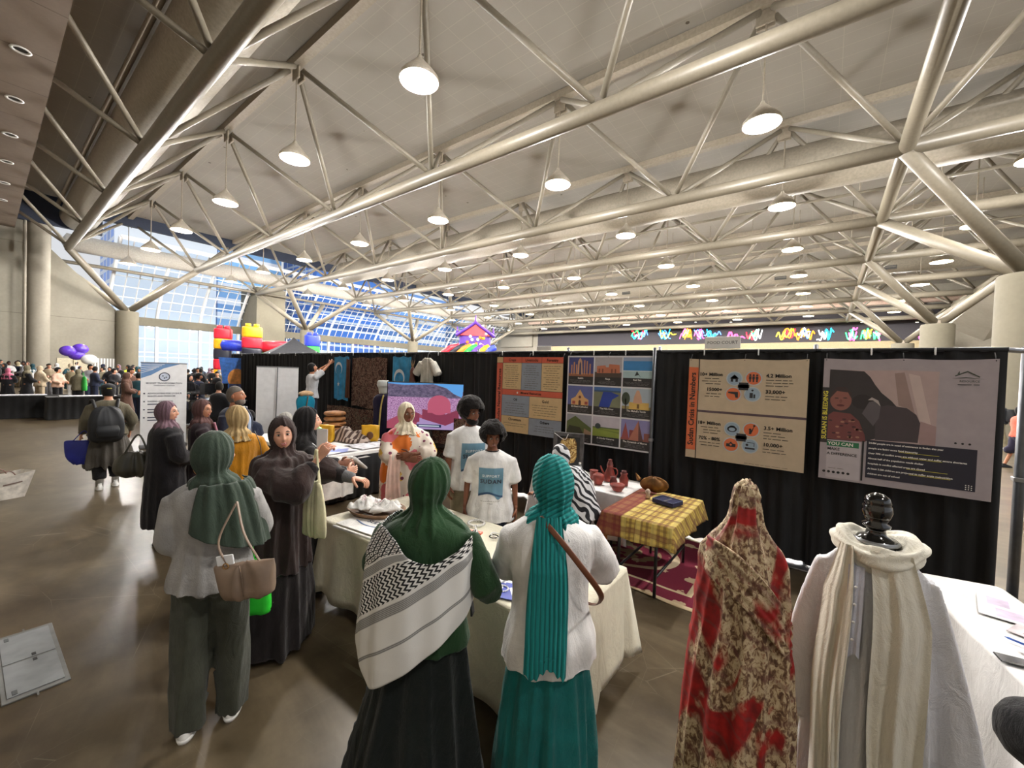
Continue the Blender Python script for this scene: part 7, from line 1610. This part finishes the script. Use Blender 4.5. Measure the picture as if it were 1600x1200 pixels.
MB().add(tube([(.068*math.cos(a), .012+.068*math.sin(a), 1.452) for a in np.linspace(0, 6.28, 25)], .007, 8)).build('neck_band', cloth('tee_rib', (40, 34, 34)), f.root)

# --- seated person in zebra print
def mat_zebra():
    m, t, b = nt('zebra_print'); w = N(t, 'ShaderNodeTexWave'); w.inputs['Scale'].default_value = 5; w.inputs['Distortion'].default_value = 9; w.inputs['Detail'].default_value = 1.5; t.links.new(coords(t, rot=(.4, .6, .2)), w.inputs['Vector'])
    t.links.new(ramp(t, w.outputs['Fac'], [(.42, (28, 28, 34)), (.52, (222, 222, 226))]), b.inputs['Base Color']); b.inputs['Roughness'].default_value = .8; return m
e = empty('person', (-1.98, 3.82, 0), 1.35, 1, 'seated person in black and white zebra print bending forward on the wooden stool', 'person')
ZB = mat_zebra()
V, F = remeshed([tube([(0, -.08, .56), (0, .0, .75), (0, .14, .95), (0, .22, 1.04)], [.19, .18, .19, .1], 24, 20), tube([(.17, .14, .96), (.26, .3, .76), (.16, .5, .72)], [.08, .075, .055], 14, 14), tube([(-.17, .14, .96), (-.26, .3, .76), (-.16, .5, .72)], [.08, .075, .055], 14, 14)], .014)
MB().add(displaced((V, F), folds(.01, (5, 8), 3, wr=.005))).build('zebra_top', ZB, e)
V, F = remeshed([tube([(0, .18, .98), (0, .24, 1.08), (0, .27, 1.12)], .055, 12, 6)]+[tube([(s_*.1, 0, .53), (s_*.12, .4, .52), (s_*.12, .42, .1)], [.085, .07, .045], 14, 20) for s_ in (-1, 1)], .012)
mb = MB().add((V, F)); HM_ = rotm(0, -.45); mb.add((head_vf()[0] @ HM_.T+np.array((0, .31, 1.16)), head_vf()[1]))
for s_ in (-1, 1):
    for p_ in hand_vf((s_*.16, .5, .72), (-s_*.3, 1, 0), (0, 0, -1), s_, .5): mb.add(p_)
mb.build('body', SK['tan'], e)
MB().add(displaced(remeshed([loft([(0, -.02, .50, .2, .17), (0, .1, .56, .2, .27), (0, .0, .62, .19, .18)], 24, 10)]+[tube([(s_*.1, .0, .56), (s_*.12, .42, .55), (s_*.12, .44, .08)], [.1, .09, .06], 14, 22) for s_ in (-1, 1)], .014), folds(.006, (5, 8), 4))).build('trousers', cloth('black_trousers', (26, 26, 28)), e)
MB().add((ell((0, -.015, .02), (.09, .105, .125), 28, 20)[0] @ HM_.T+np.array((0, .30, 1.16)), grid_faces(20, 28, True))).build('headscarf', ZB, e)
for s_ in (-1, 1): MB().add(loft([(s_*.12, .48, .012, .045, .12), (s_*.12, .48, .04, .045, .12), (s_*.12, .44, .09, .035, .05)], 18, 8)).build('shoe', BSH, e)

# --- man pinning the flag, standing on a chair
e = empty('step_stool', (-10.1, 5.0, 0), .2, 1, 'black folding step under the man pinning up the flag', 'stool')
for a in (-.18, .18):
    for c_ in (-.16, .16): MB().add(bbox(a, c_, .2, .03, .03, .4, .004)).build('leg', BLACKM, e, False)
MB().add(bbox(0, 0, .41, .44, .4, .03, .008)).build('step_plate', BLACKM, e, False)
f = Fig('man in white shirt and dark trousers reaching up to pin the blue flag', (-10.1, 5.0, .425), va(-10.1, 5.0)-1.2, 1.72, yaw=-.0, pitch=-.3, lw=(-.02, .42, 1.72), rw=(.06, .42, 1.74), lh=(-1, .3, -.2), rh=(1, .3, -.4))
f.body(SK['tan'], male=True); f.pants(cloth('dark_blue_jeans', (34, 40, 58))); f.shoes(BSH); f.top('white_shirt', cloth('polo_white', (206, 206, 208)), hem=.86, m=.02, sleeve=.8, sr=(.085, .08, .07), seed=36); f.hair_cap(HB)

# --- passers-by far right and the black sleeve at the corner
f = Fig('person with dark backpack and khaki trousers beyond the right end of the drapes', (5.05, 22.4, 0), 1.2, 1.75, yaw=-.9, wide=1.1, feet={'r': (.1, .18), 'l': (-.1, -.2)})
f.near = False; f.body(SK['brown'], male=True, vox=.025); f.pants(cloth('khaki_trousers', (134, 124, 100)), (.12, .1, .085)); f.shoes(WSH); f.top('jacket', cloth('dark_jacket', (46, 48, 56)), hem=.85, m=.04, sleeve=1.9, seed=41, vox=.02); f.hair_cap(HB)
MB().add(loft([(0, -.2, .95, .17, .1), (0, -.24, 1.1, .19, .14), (0, -.2, 1.38, .15, .09)], 20, 10, 3)).build('backpack', plain('pack_black', (24, 26, 30), .7), f.root)
f = Fig('person in orange top and dark shorts walking beyond the right end of the drapes', (4.15, 16.9, 0), -1.2, 1.66, wide=1.0, feet={'r': (.1, .2), 'l': (-.1, -.2)})
f.near = False; f.body(SK['tan'], vox=.025); f.pants(cloth('dark_shorts', (40, 36, 54)), (.11, .1, .09), .5); f.shoes(BSH); f.top('orange_top', cloth('coral_top', (236, 110, 90)), hem=.85, m=.03, sleeve=.8, seed=42, vox=.02); f.hair_cap(HB)
loc = (.77, 1.57, 0); rz = -.25; h = 1.54
f = Fig('person in black jacket at the lower right corner, only a bent elbow in view', loc, rz, h, rw=(.2, .3, 1.0), lw=bwd(rz, h, loc, (.66, 1.96, 1.0)), lh=(-1, .1, -.5), wide=1.2)
f.body(SK['tan'], legs=True); JK = cloth('black_jacket', (20, 20, 24), .95); f.pants(cloth('black_trousers', (26, 26, 28))); f.shoes(BSH); f.top('jacket', JK, hem=.8, m=.05, sleeve=1.85, sr=(.1, .105, .085), seed=44); f.hair_cap(HB)
e = empty('folding_chair', (1.34, 3.50, 0), -1.2, 1, 'dark folding chair behind the narrow table at the right edge', 'chair')
MB().add(bbox(0, 0, .44, .40, .40, .03, .01)).build('seat', BLACKM, e, False); MB().add(bbox(0, .19, .70, .38, .02, .2, .01)).build('backrest', BLACKM, e, False)
for sx in (-1, 1):
    MB().add(tube([(sx*.19, -.2, .01), (sx*.19, .19, .8)], .011, 8)).build('leg', BLACKM, e); MB().add(tube([(sx*.17, .2, .01), (sx*.17, -.14, .44)], .011, 8)).build('leg', BLACKM, e)
e = empty('black_bag', (1.34, 3.50, .456), .4, 1, 'black bag on the folding chair behind the right edge table', 'bag')
MB().add(displaced(loft([(0, 0, 0, .14, .11), (0, 0, .1, .17, .13), (0, 0, .28, .12, .09), (0, 0, .32, .04, .04)], 26, 12, 2.4), folds(.01, (4, 6), 4))).build('bag_body', plain('pack_black', (24, 26, 30), .7), e)
MB().add(tube([(-.04, 0, .31), (0, 0, .37), (.04, 0, .31)], .008, 6, 10)).build('handle', BSH, e)

# ---------------------------------------------------------------- dressed mannequins in front
def mat_toub():
    m, t, b = nt('red_toub_print'); v = coords(t); nz = noise_tex(t, coords(t, (1, 1, .6)), 50, 3, .6, .7)
    c = ramp(t, nz, [(.36, (92, 64, 48)), (.46, (138, 106, 80)), (.52, (196, 174, 138)), (.60, (212, 194, 160)), (.68, (156, 108, 82))])
    big = noise_tex(t, coords(t, (1, 1, .5), loc=(3.1, 1.2, .4)), 4.6, 2, .5, .8); red = ramp(t, noise_tex(t, v, 18, 3), [(.35, (120, 22, 22)), (.65, (178, 30, 28))])
    c = mixc(t, ramp(t, big, [(.525, (0, 0, 0)), (.575, (255, 255, 255))]), c, red)
    w = N(t, 'ShaderNodeTexWave'); w.inputs['Scale'].default_value = 3.2; w.inputs['Distortion'].default_value = 7; w.inputs['Detail'].default_value = 1; t.links.new(coords(t, rot=(0, 1.1, .4)), w.inputs['Vector'])
    c = mixc(t, mth(t, 'MULTIPLY', ramp(t, w.outputs['Fac'], [(.90, (0, 0, 0)), (.98, (255, 255, 255))]), .45), c, (110, 62, 60))
    t.links.new(c, b.inputs['Base Color']); b.inputs['Roughness'].default_value = .7; bump(t, b, nz, .15, .004); return m
e = empty('dressed_mannequin', (-.255, 2.03, 0), cam_rz(-.285, 2.02), 1.63/1.70, 'mannequin wholly wrapped in red, cream and brown leopard patterned cloth', 'mannequin')
TB_ = mat_toub()
rg = [(0, 0, .03, .27, .24), (0, 0, .3, .262, .23), (0, 0, .7, .245, .20), (0, 0, 1.0, .222, .175), (0, 0, 1.2, .208, .155), (0, 0, 1.33, .205, .14), (0, .0, 1.40, .175, .12), (-.0, 0, 1.46, .115, .10), (0, 0, 1.52, .078, .085), (0, 0, 1.60, .066, .075), (0, 0, 1.66, .052, .058), (0, 0, 1.70, .018, .02)]
rg = [(a, b_, z, rx*.9, ry*.92) for a, b_, z, rx, ry in rg]; V, F = remeshed([loft(rg, 48, 70)], .010, 1)
def toubfold(V_):
    d = folds(.026, (5, 8, 12), 51, 2.6, (0, 0), .0, 1.7, 1.2, .35)(V_); s_ = V_[:, 2]*1.5+V_[:, 0]*1.9
    return d+.010*(.5-np.abs(np.sin(s_*9)))*np.clip((V_[:, 2]-.8)*3, 0, 1)*np.clip((1.5-V_[:, 2])*5, 0, 1)
MB().add(displaced((V, F), toubfold)).build('wrapped_cloth', TB_, e)
n, m = 60, 22; V = []
for j in range(m):
    for i in range(n):
        u_ = i/(n-1); a = -PI*.30+u_*PI*.83; z0 = 1.36-.34*u_+.05*math.sin(u_*5); w = .15+.05*math.sin(u_*3); z = z0+w*(j/(m-1)-.5)
        k = 1+.018*math.sin(j*1.25)+.02-.28*max(0, abs(u_-.5)*2-.72); V.append((math.sin(a)*(.192+.02*(1.4-z))*k, -math.cos(a)*(.146+.03*(1.4-z))*k, z))
o = MB().add((V, grid_faces(m, n))).build('sash_fold', TB_, e); o.modifiers.new('s', 'SOLIDIFY').thickness = .012
MB().add(tube([(0, 0, 0), (0, 0, 1.2)], .02, 10)).add(bbox(0, 0, .012, .36, .36, .02, .005)).build('stand', BLACKM, e)

e = empty('dressed_mannequin', (.20, 2.36, 0), cam_rz(.2, 2.36)+.12, 1.60/1.70, 'mannequin with black turned finial in white robe and white cowl scarf', 'mannequin')
WR = cloth('white_robe', (226, 226, 230), .8, 220, var=.02, wrinkle=.4); IV = cloth('ivory_scarf', (230, 225, 210), .85, 220, var=.02, wrinkle=.4)
rb = [(0, 0, .04, .25, .21), (0, 0, .5, .235, .195), (0, 0, .9, .215, .17), (0, 0, 1.15, .20, .15), (0, 0, 1.28, .195, .13), (0, 0, 1.36, .17, .105), (0, 0, 1.44, .10, .08), (0, 0, 1.46, .06, .06)]
sl = [tube([(s_*.16, 0, 1.33), (s_*.215, -.0, 1.12), (s_*.265, -.02, .82), (s_*.285, -.02, .60)], [.06, .066, .072, .08], 20, 24) for s_ in (-1, 1)]
V, F = remeshed([loft(rb, 40, 50)]+sl, .013, 2); MB().add(displaced((V, F), folds(.034, (7, 11, 16), 61, 1.0, (0, 0), .0, 1.45, 1.3, .35))).build('robe', WR, e)
n, m = 80, 40; th = np.linspace(0, 2*PI, n, endpoint=False); V = []
for j in range(m):
    b__ = 2*PI*j/m
    for i in range(n):
        a = th[i]; rr_ = .108+.014*math.sin(a+.6); tr = .040+.008*math.sin(3*a)+.005*math.sin(b__*4+a*3)+.004*math.sin(b__*7-a*2)
        V.append(((rr_+tr*math.cos(b__))*math.cos(a)*1.12, (rr_+tr*math.cos(b__))*math.sin(a)*.98-.01, 1.445+.02*math.sin(a)+.012*math.cos(2*a)+tr*1.15*math.sin(b__)))
F = [(j*n+i, j*n+(i+1) % n, ((j+1) % m)*n+(i+1) % n, ((j+1) % m)*n+i) for j in range(m) for i in range(n)]
MB().add((V, F)).build('cowl', IV, e)
def panel(nm, x0, x1, zt_, zb_, y0, seed, fl=.02, mat=IV, par=None):
    n, m = 34, 60; V = []; rr = random.Random(seed); p0, p1 = rr.uniform(0, 6), rr.uniform(0, 6)
    for sd in (0, 1):
        for j in range(m):
            q = j/(m-1); z = zt_+(zb_-zt_)*q; 
            for i in range(n):
                p_ = i/(n-1); x = (x0(q)+(x1(q)-x0(q))*p_); rad_ = np.interp(z, [.04, .5, .9, 1.15, 1.3, 1.39, 1.44], [.235, .21, .185, .165, .145, .12, .11]); rxx = np.interp(z, [.04, .5, .9, 1.15, 1.3, 1.39, 1.44], [.27, .255, .235, .225, .215, .20, .18])
                y = -rad_*math.sqrt(max(.05, 1-(x/rxx)**2))-.018-fl*.5*(math.sin(p_*11+p0+q*2)+.5*math.sin(p_*23+p1))*(.3+.7*q)
                V.append((x, y+sd*.01, z+.012*math.sin(p_*7+p0)*q))
    F = [t_[::-1] for t_ in grid_faces(m, n)]+[tuple(t+n*m for t in t_) for t_ in grid_faces(m, n)]
    return MB().add((V, F)).build(nm, mat, par or e)
pk = panel('button_placket', lambda q: -.10-.01*q, lambda q: -.045-.01*q, 1.38, 1.0, 0, 9, .004, cloth('robe_placket', (206, 210, 226), .8))
for k in range(4): MB().add(ell((-.075-.002*k, -.168-.007*k, 1.30-.075*k), (.006, .005, .006), 10, 6)).build('button', WHITEP, pk)
s1 = panel('scarf_end', lambda q: -.03+.03*q+.008*math.sin(q*9), lambda q: .11+.055*min(1, q*5)+.010*math.sin(q*7), 1.46, .05, 0, 3, .04)
s2 = panel('scarf_end', lambda q: -.13-.055*min(1, q*5)-.03*q+.008*math.sin(q*8), lambda q: -.085-.02*q+.006*math.sin(q*7), 1.46, .38, 0, 5, .04)
for k in range(14): MB().add(tube([(-.20+k*.006-.02, -.215, .40), (-.22+k*.008, -.225, .30+.02*math.sin(k*2))], .003, 5)).build('fringe', IV, s2)
MB().add(lathe([(.0, 1.44), (.075, 1.44), (.08, 1.475), (.066, 1.49), (.038, 1.505), (.034, 1.53), (.05, 1.54), (.052, 1.55), (.036, 1.56), (.048, 1.585), (.056, 1.61), (.052, 1.635), (.047, 1.645), (.05, 1.65), (.042, 1.675), (.022, 1.69), (.0, 1.695)], 36)).build('turned_finial', plain('gloss_black', (12, 12, 13), .12, coat=.7), e)
MB().add(lathe([(.082, 1.468), (.088, 1.476), (.078, 1.486)], 30)).build('silver_ring', ALU, e)
MB().add(tube([(0, 0, 0), (0, 0, 1.4)], .02, 10)).add(bbox(0, 0, .012, .36, .36, .02, .005)).build('stand', BLACKM, e)
# ---------------------------------------------------------------- crowd
def simple(kind, seed):
    """prototype crowd figure: returns root with parts body / garment / head wear"""
    f = Fig('x', (0, 0, 0), 0, 1.70, yaw=[-.5, .4, 0, .8][seed % 4], pitch=.15, wide=1.1, lw=(-.16, .25, 1.05), rw=(.14, .27, 1.02)); f.near = False
    f.body(SK['tan'], vox=.028, legs=kind != 'abaya')
    if kind == 'abaya':
        f.dress('dress', CREAM, A_LINE(.04, .28, .23), seed=seed, vox=.022); f.hijab(CREAM, 1.18, .2, .009, seed)
    elif kind == 'hijab':
        f.pants(CREAM, (.11, .1, .085)); f.top('jacket', CREAM, hem=.76, m=.04, sleeve=1.9, seed=seed, vox=.02); f.hijab(CREAM, 1.25, .18, .009, seed); f.shoes(BSH)
    else:
        f.pants(CREAM, (.105, .095, .08)); f.top('shirt', CREAM, hem=.82, m=.03, sleeve=[.85, 1.9][seed % 2], seed=seed, vox=.02); f.hair_cap(HB); f.shoes(BSH)
    return f.root
def paint(o, m):
    me = o.data.copy(); me.materials.clear(); me.materials.append(m); o.data = me
SKN = list(SK.values()); protos = {k: simple(k, i+1) for i, k in enumerate(('abaya', 'hijab', 'man'))}
cc = lambda n, c: cloth('crowd_'+n, c)
BLK, WHT_, GRY, NVY, BEI, BRN, OLV, PNK, PCH, TEA, KHK, MAU = [cc(n, c) for n, c in (('black', (24, 24, 28)), ('white', (200, 200, 200)), ('grey', (120, 120, 124)), ('navy', (32, 38, 58)), ('beige', (170, 154, 130)), ('brown', (96, 70, 60)), ('olive', (104, 98, 80)), ('pink', (176, 96, 120)), ('peach', (206, 170, 150)), ('teal', (40, 74, 84)), ('khaki', (150, 140, 112)), ('mauve', (120, 96, 110)))]
def D_(px, d):   # floor point at image column px and depth d (planning helper)
    v = _f*d+_r*((px-800)/637.0*d); return (v.x, v.y)
used = set(); SPOTS = []
def crowd(px, d, h, kind, rz, top, low, head, sk, lab, group=None):
    x, y = D_(px, d)
    for _ in range(40):
        bad = [q for q in SPOTS if math.hypot(q[0]-x, q[1]-y) < .55]
        if not bad and x > -48.5 and math.hypot(x+15.1, y-4.45) > 1.5: break
        d += .35 if x > -46 else -4; x, y = D_(px, d)
    SPOTS.append((x, y))
    if kind not in used: o = protos[kind]; used.add(kind)
    else: o = copy_tree(protos[kind])
    o.location = (x, y, 0); o.rotation_euler = (0, 0, rz); o.scale = (h/1.7,)*3; tag(o, lab, 'person', group)
    for ch in o.children:
        st = ch.name.split('.')[0]
        m = {'body': SKN[sk], 'dress': top, 'jacket': top, 'shirt': top, 'trousers': low, 'hijab': head, 'hair': head}.get(st)
        if m: paint(ch, m)
G_ = 'people in the far crowd by the windows'
near_ = [
 (12, 17.6, 1.55, 'abaya', 1.2, BLK, BLK, PNK, 1, 'person in bright pink hijab and black dress at the far left'),
 (42, 17.4, 1.70, 'abaya', .2, BLK, BLK, OLV, 1, 'person in long black robe and pale olive scarf seen from behind at the black table'),
 (62, 17.9, 1.68, 'hijab', .5, BEI, BEI, BEI, 0, 'person in long cream coat beside the black robe at the left table'),
 (90, 17.6, 1.66, 'man', -.8, PCH, BLK, HB, 4, 'person in peach jumper and black trousers looking at a phone'),
 (122, 17.2, 1.62, 'hijab', .9, OLV, BLK, OLV, 0, 'person in khaki scarf and dark long hair facing the one in peach'),
 (148, 18.4, 1.74, 'man', .1, NVY, NVY, HB, 1, 'broad man in navy seen from behind above the green bag'),
 (141, 20.5, 1.80, 'man', -1.6, GRY, NVY, HB, 1, 'bearded man in profile behind the khaki scarf wearer'),
 (178, 19.2, 1.66, 'man', -1.0, BLK, BLK, HB, 0, 'person in black top right above the dark cap of the walker'),
 (198, 13.5, 1.66, 'abaya', -.3, BRN, BRN, BRN, 1, 'person in dark brown hijab right of the backpack walker'),
 (204, 15.5, 1.78, 'man', -1.3, BRN, NVY, HB, 1, 'bearded man looking right just left of the round emblem banner'),
 (216, 13.8, 1.64, 'man', .8, TEA, NVY, HB, 4, 'person in teal and grey top beside the round emblem banner'),
 (296, 11.5, 1.66, 'abaya', -1.5, BLK, BLK, BLK, 0, 'person in black hijab right behind the round emblem banner'),
 (310, 12.2, 1.70, 'man', -.8, NVY, NVY, HB, 1, 'dark haired person in navy between the emblem banner and the bearded man'),
 (342, 9.6, 1.62, 'man', .4, BLK, BLK, HB, 0, 'person in black vest over white right of the grey bearded man'),
 (392, 7.4, 1.22, 'man', 1.2, NVY, NVY, HB, 0, 'person raising a hand beside the blank roll-up banner')]
for a in near_: crowd(*a)
rr = random.Random(21); cols = [BLK, NVY, GRY, WHT_, BEI, BRN, OLV, MAU, TEA, KHK, BLK, BLK]
for i in range(46):
    px = [rr.uniform(-12, 235), rr.uniform(285, 350)][i % 4 == 3]; d = rr.uniform(20, 33) if px < 240 else rr.uniform(17, 28)
    kd = ('abaya', 'hijab', 'man', 'man')[rr.randrange(4)]; c1 = cols[rr.randrange(12)]
    crowd(px, d, rr.uniform(1.58, 1.82), kd, rr.uniform(0, 6.28), c1, cols[rr.randrange(12)], HB if kd == 'man' else cols[rr.randrange(12)], rr.randrange(5), 'small distant person standing in the far crowd by the windows and concrete wall', G_)
x, y = D_(130, 17.25); e = empty('green_tote', (x, y, .72), .3, 1, 'green tote bag hanging in the crowd beside the khaki scarf wearer', 'bag')
MB().add(displaced(loft([(0, 0, 0, .2, .06), (0, 0, .1, .22, .08), (0, 0, .5, .2, .06), (0, 0, .62, .14, .02)], 24, 12, 3), folds(.01, (4, 7), 8))).build('bag_body', plain('bright_green2', (30, 150, 50), .5), e)
MB().add(tube([(-.08, 0, .6), (0, 0, .78), (.08, 0, .6)], .01, 6, 10)).build('handle', plain('bright_green2', (30, 150, 50), .5), e)
for px, d in ((200, 25), (208, 26.5)):
    x, y = D_(px, d); o = copy_tree(protos['man']); o.location = (x, y, 0); o.scale = (1.05,)*3; o.rotation_euler = (0, 0, 2 if px == 200 else 4)
    tag(o, ('left' if px == 200 else 'right')+' one of two stewards in yellow high visibility vests by the first column', 'person')
    for ch in o.children:
        if ch.name.startswith('shirt'): paint(ch, plain('hi_vis_yellow', (206, 230, 60), .6))
        if ch.name.startswith('trousers'): paint(ch, NVY)
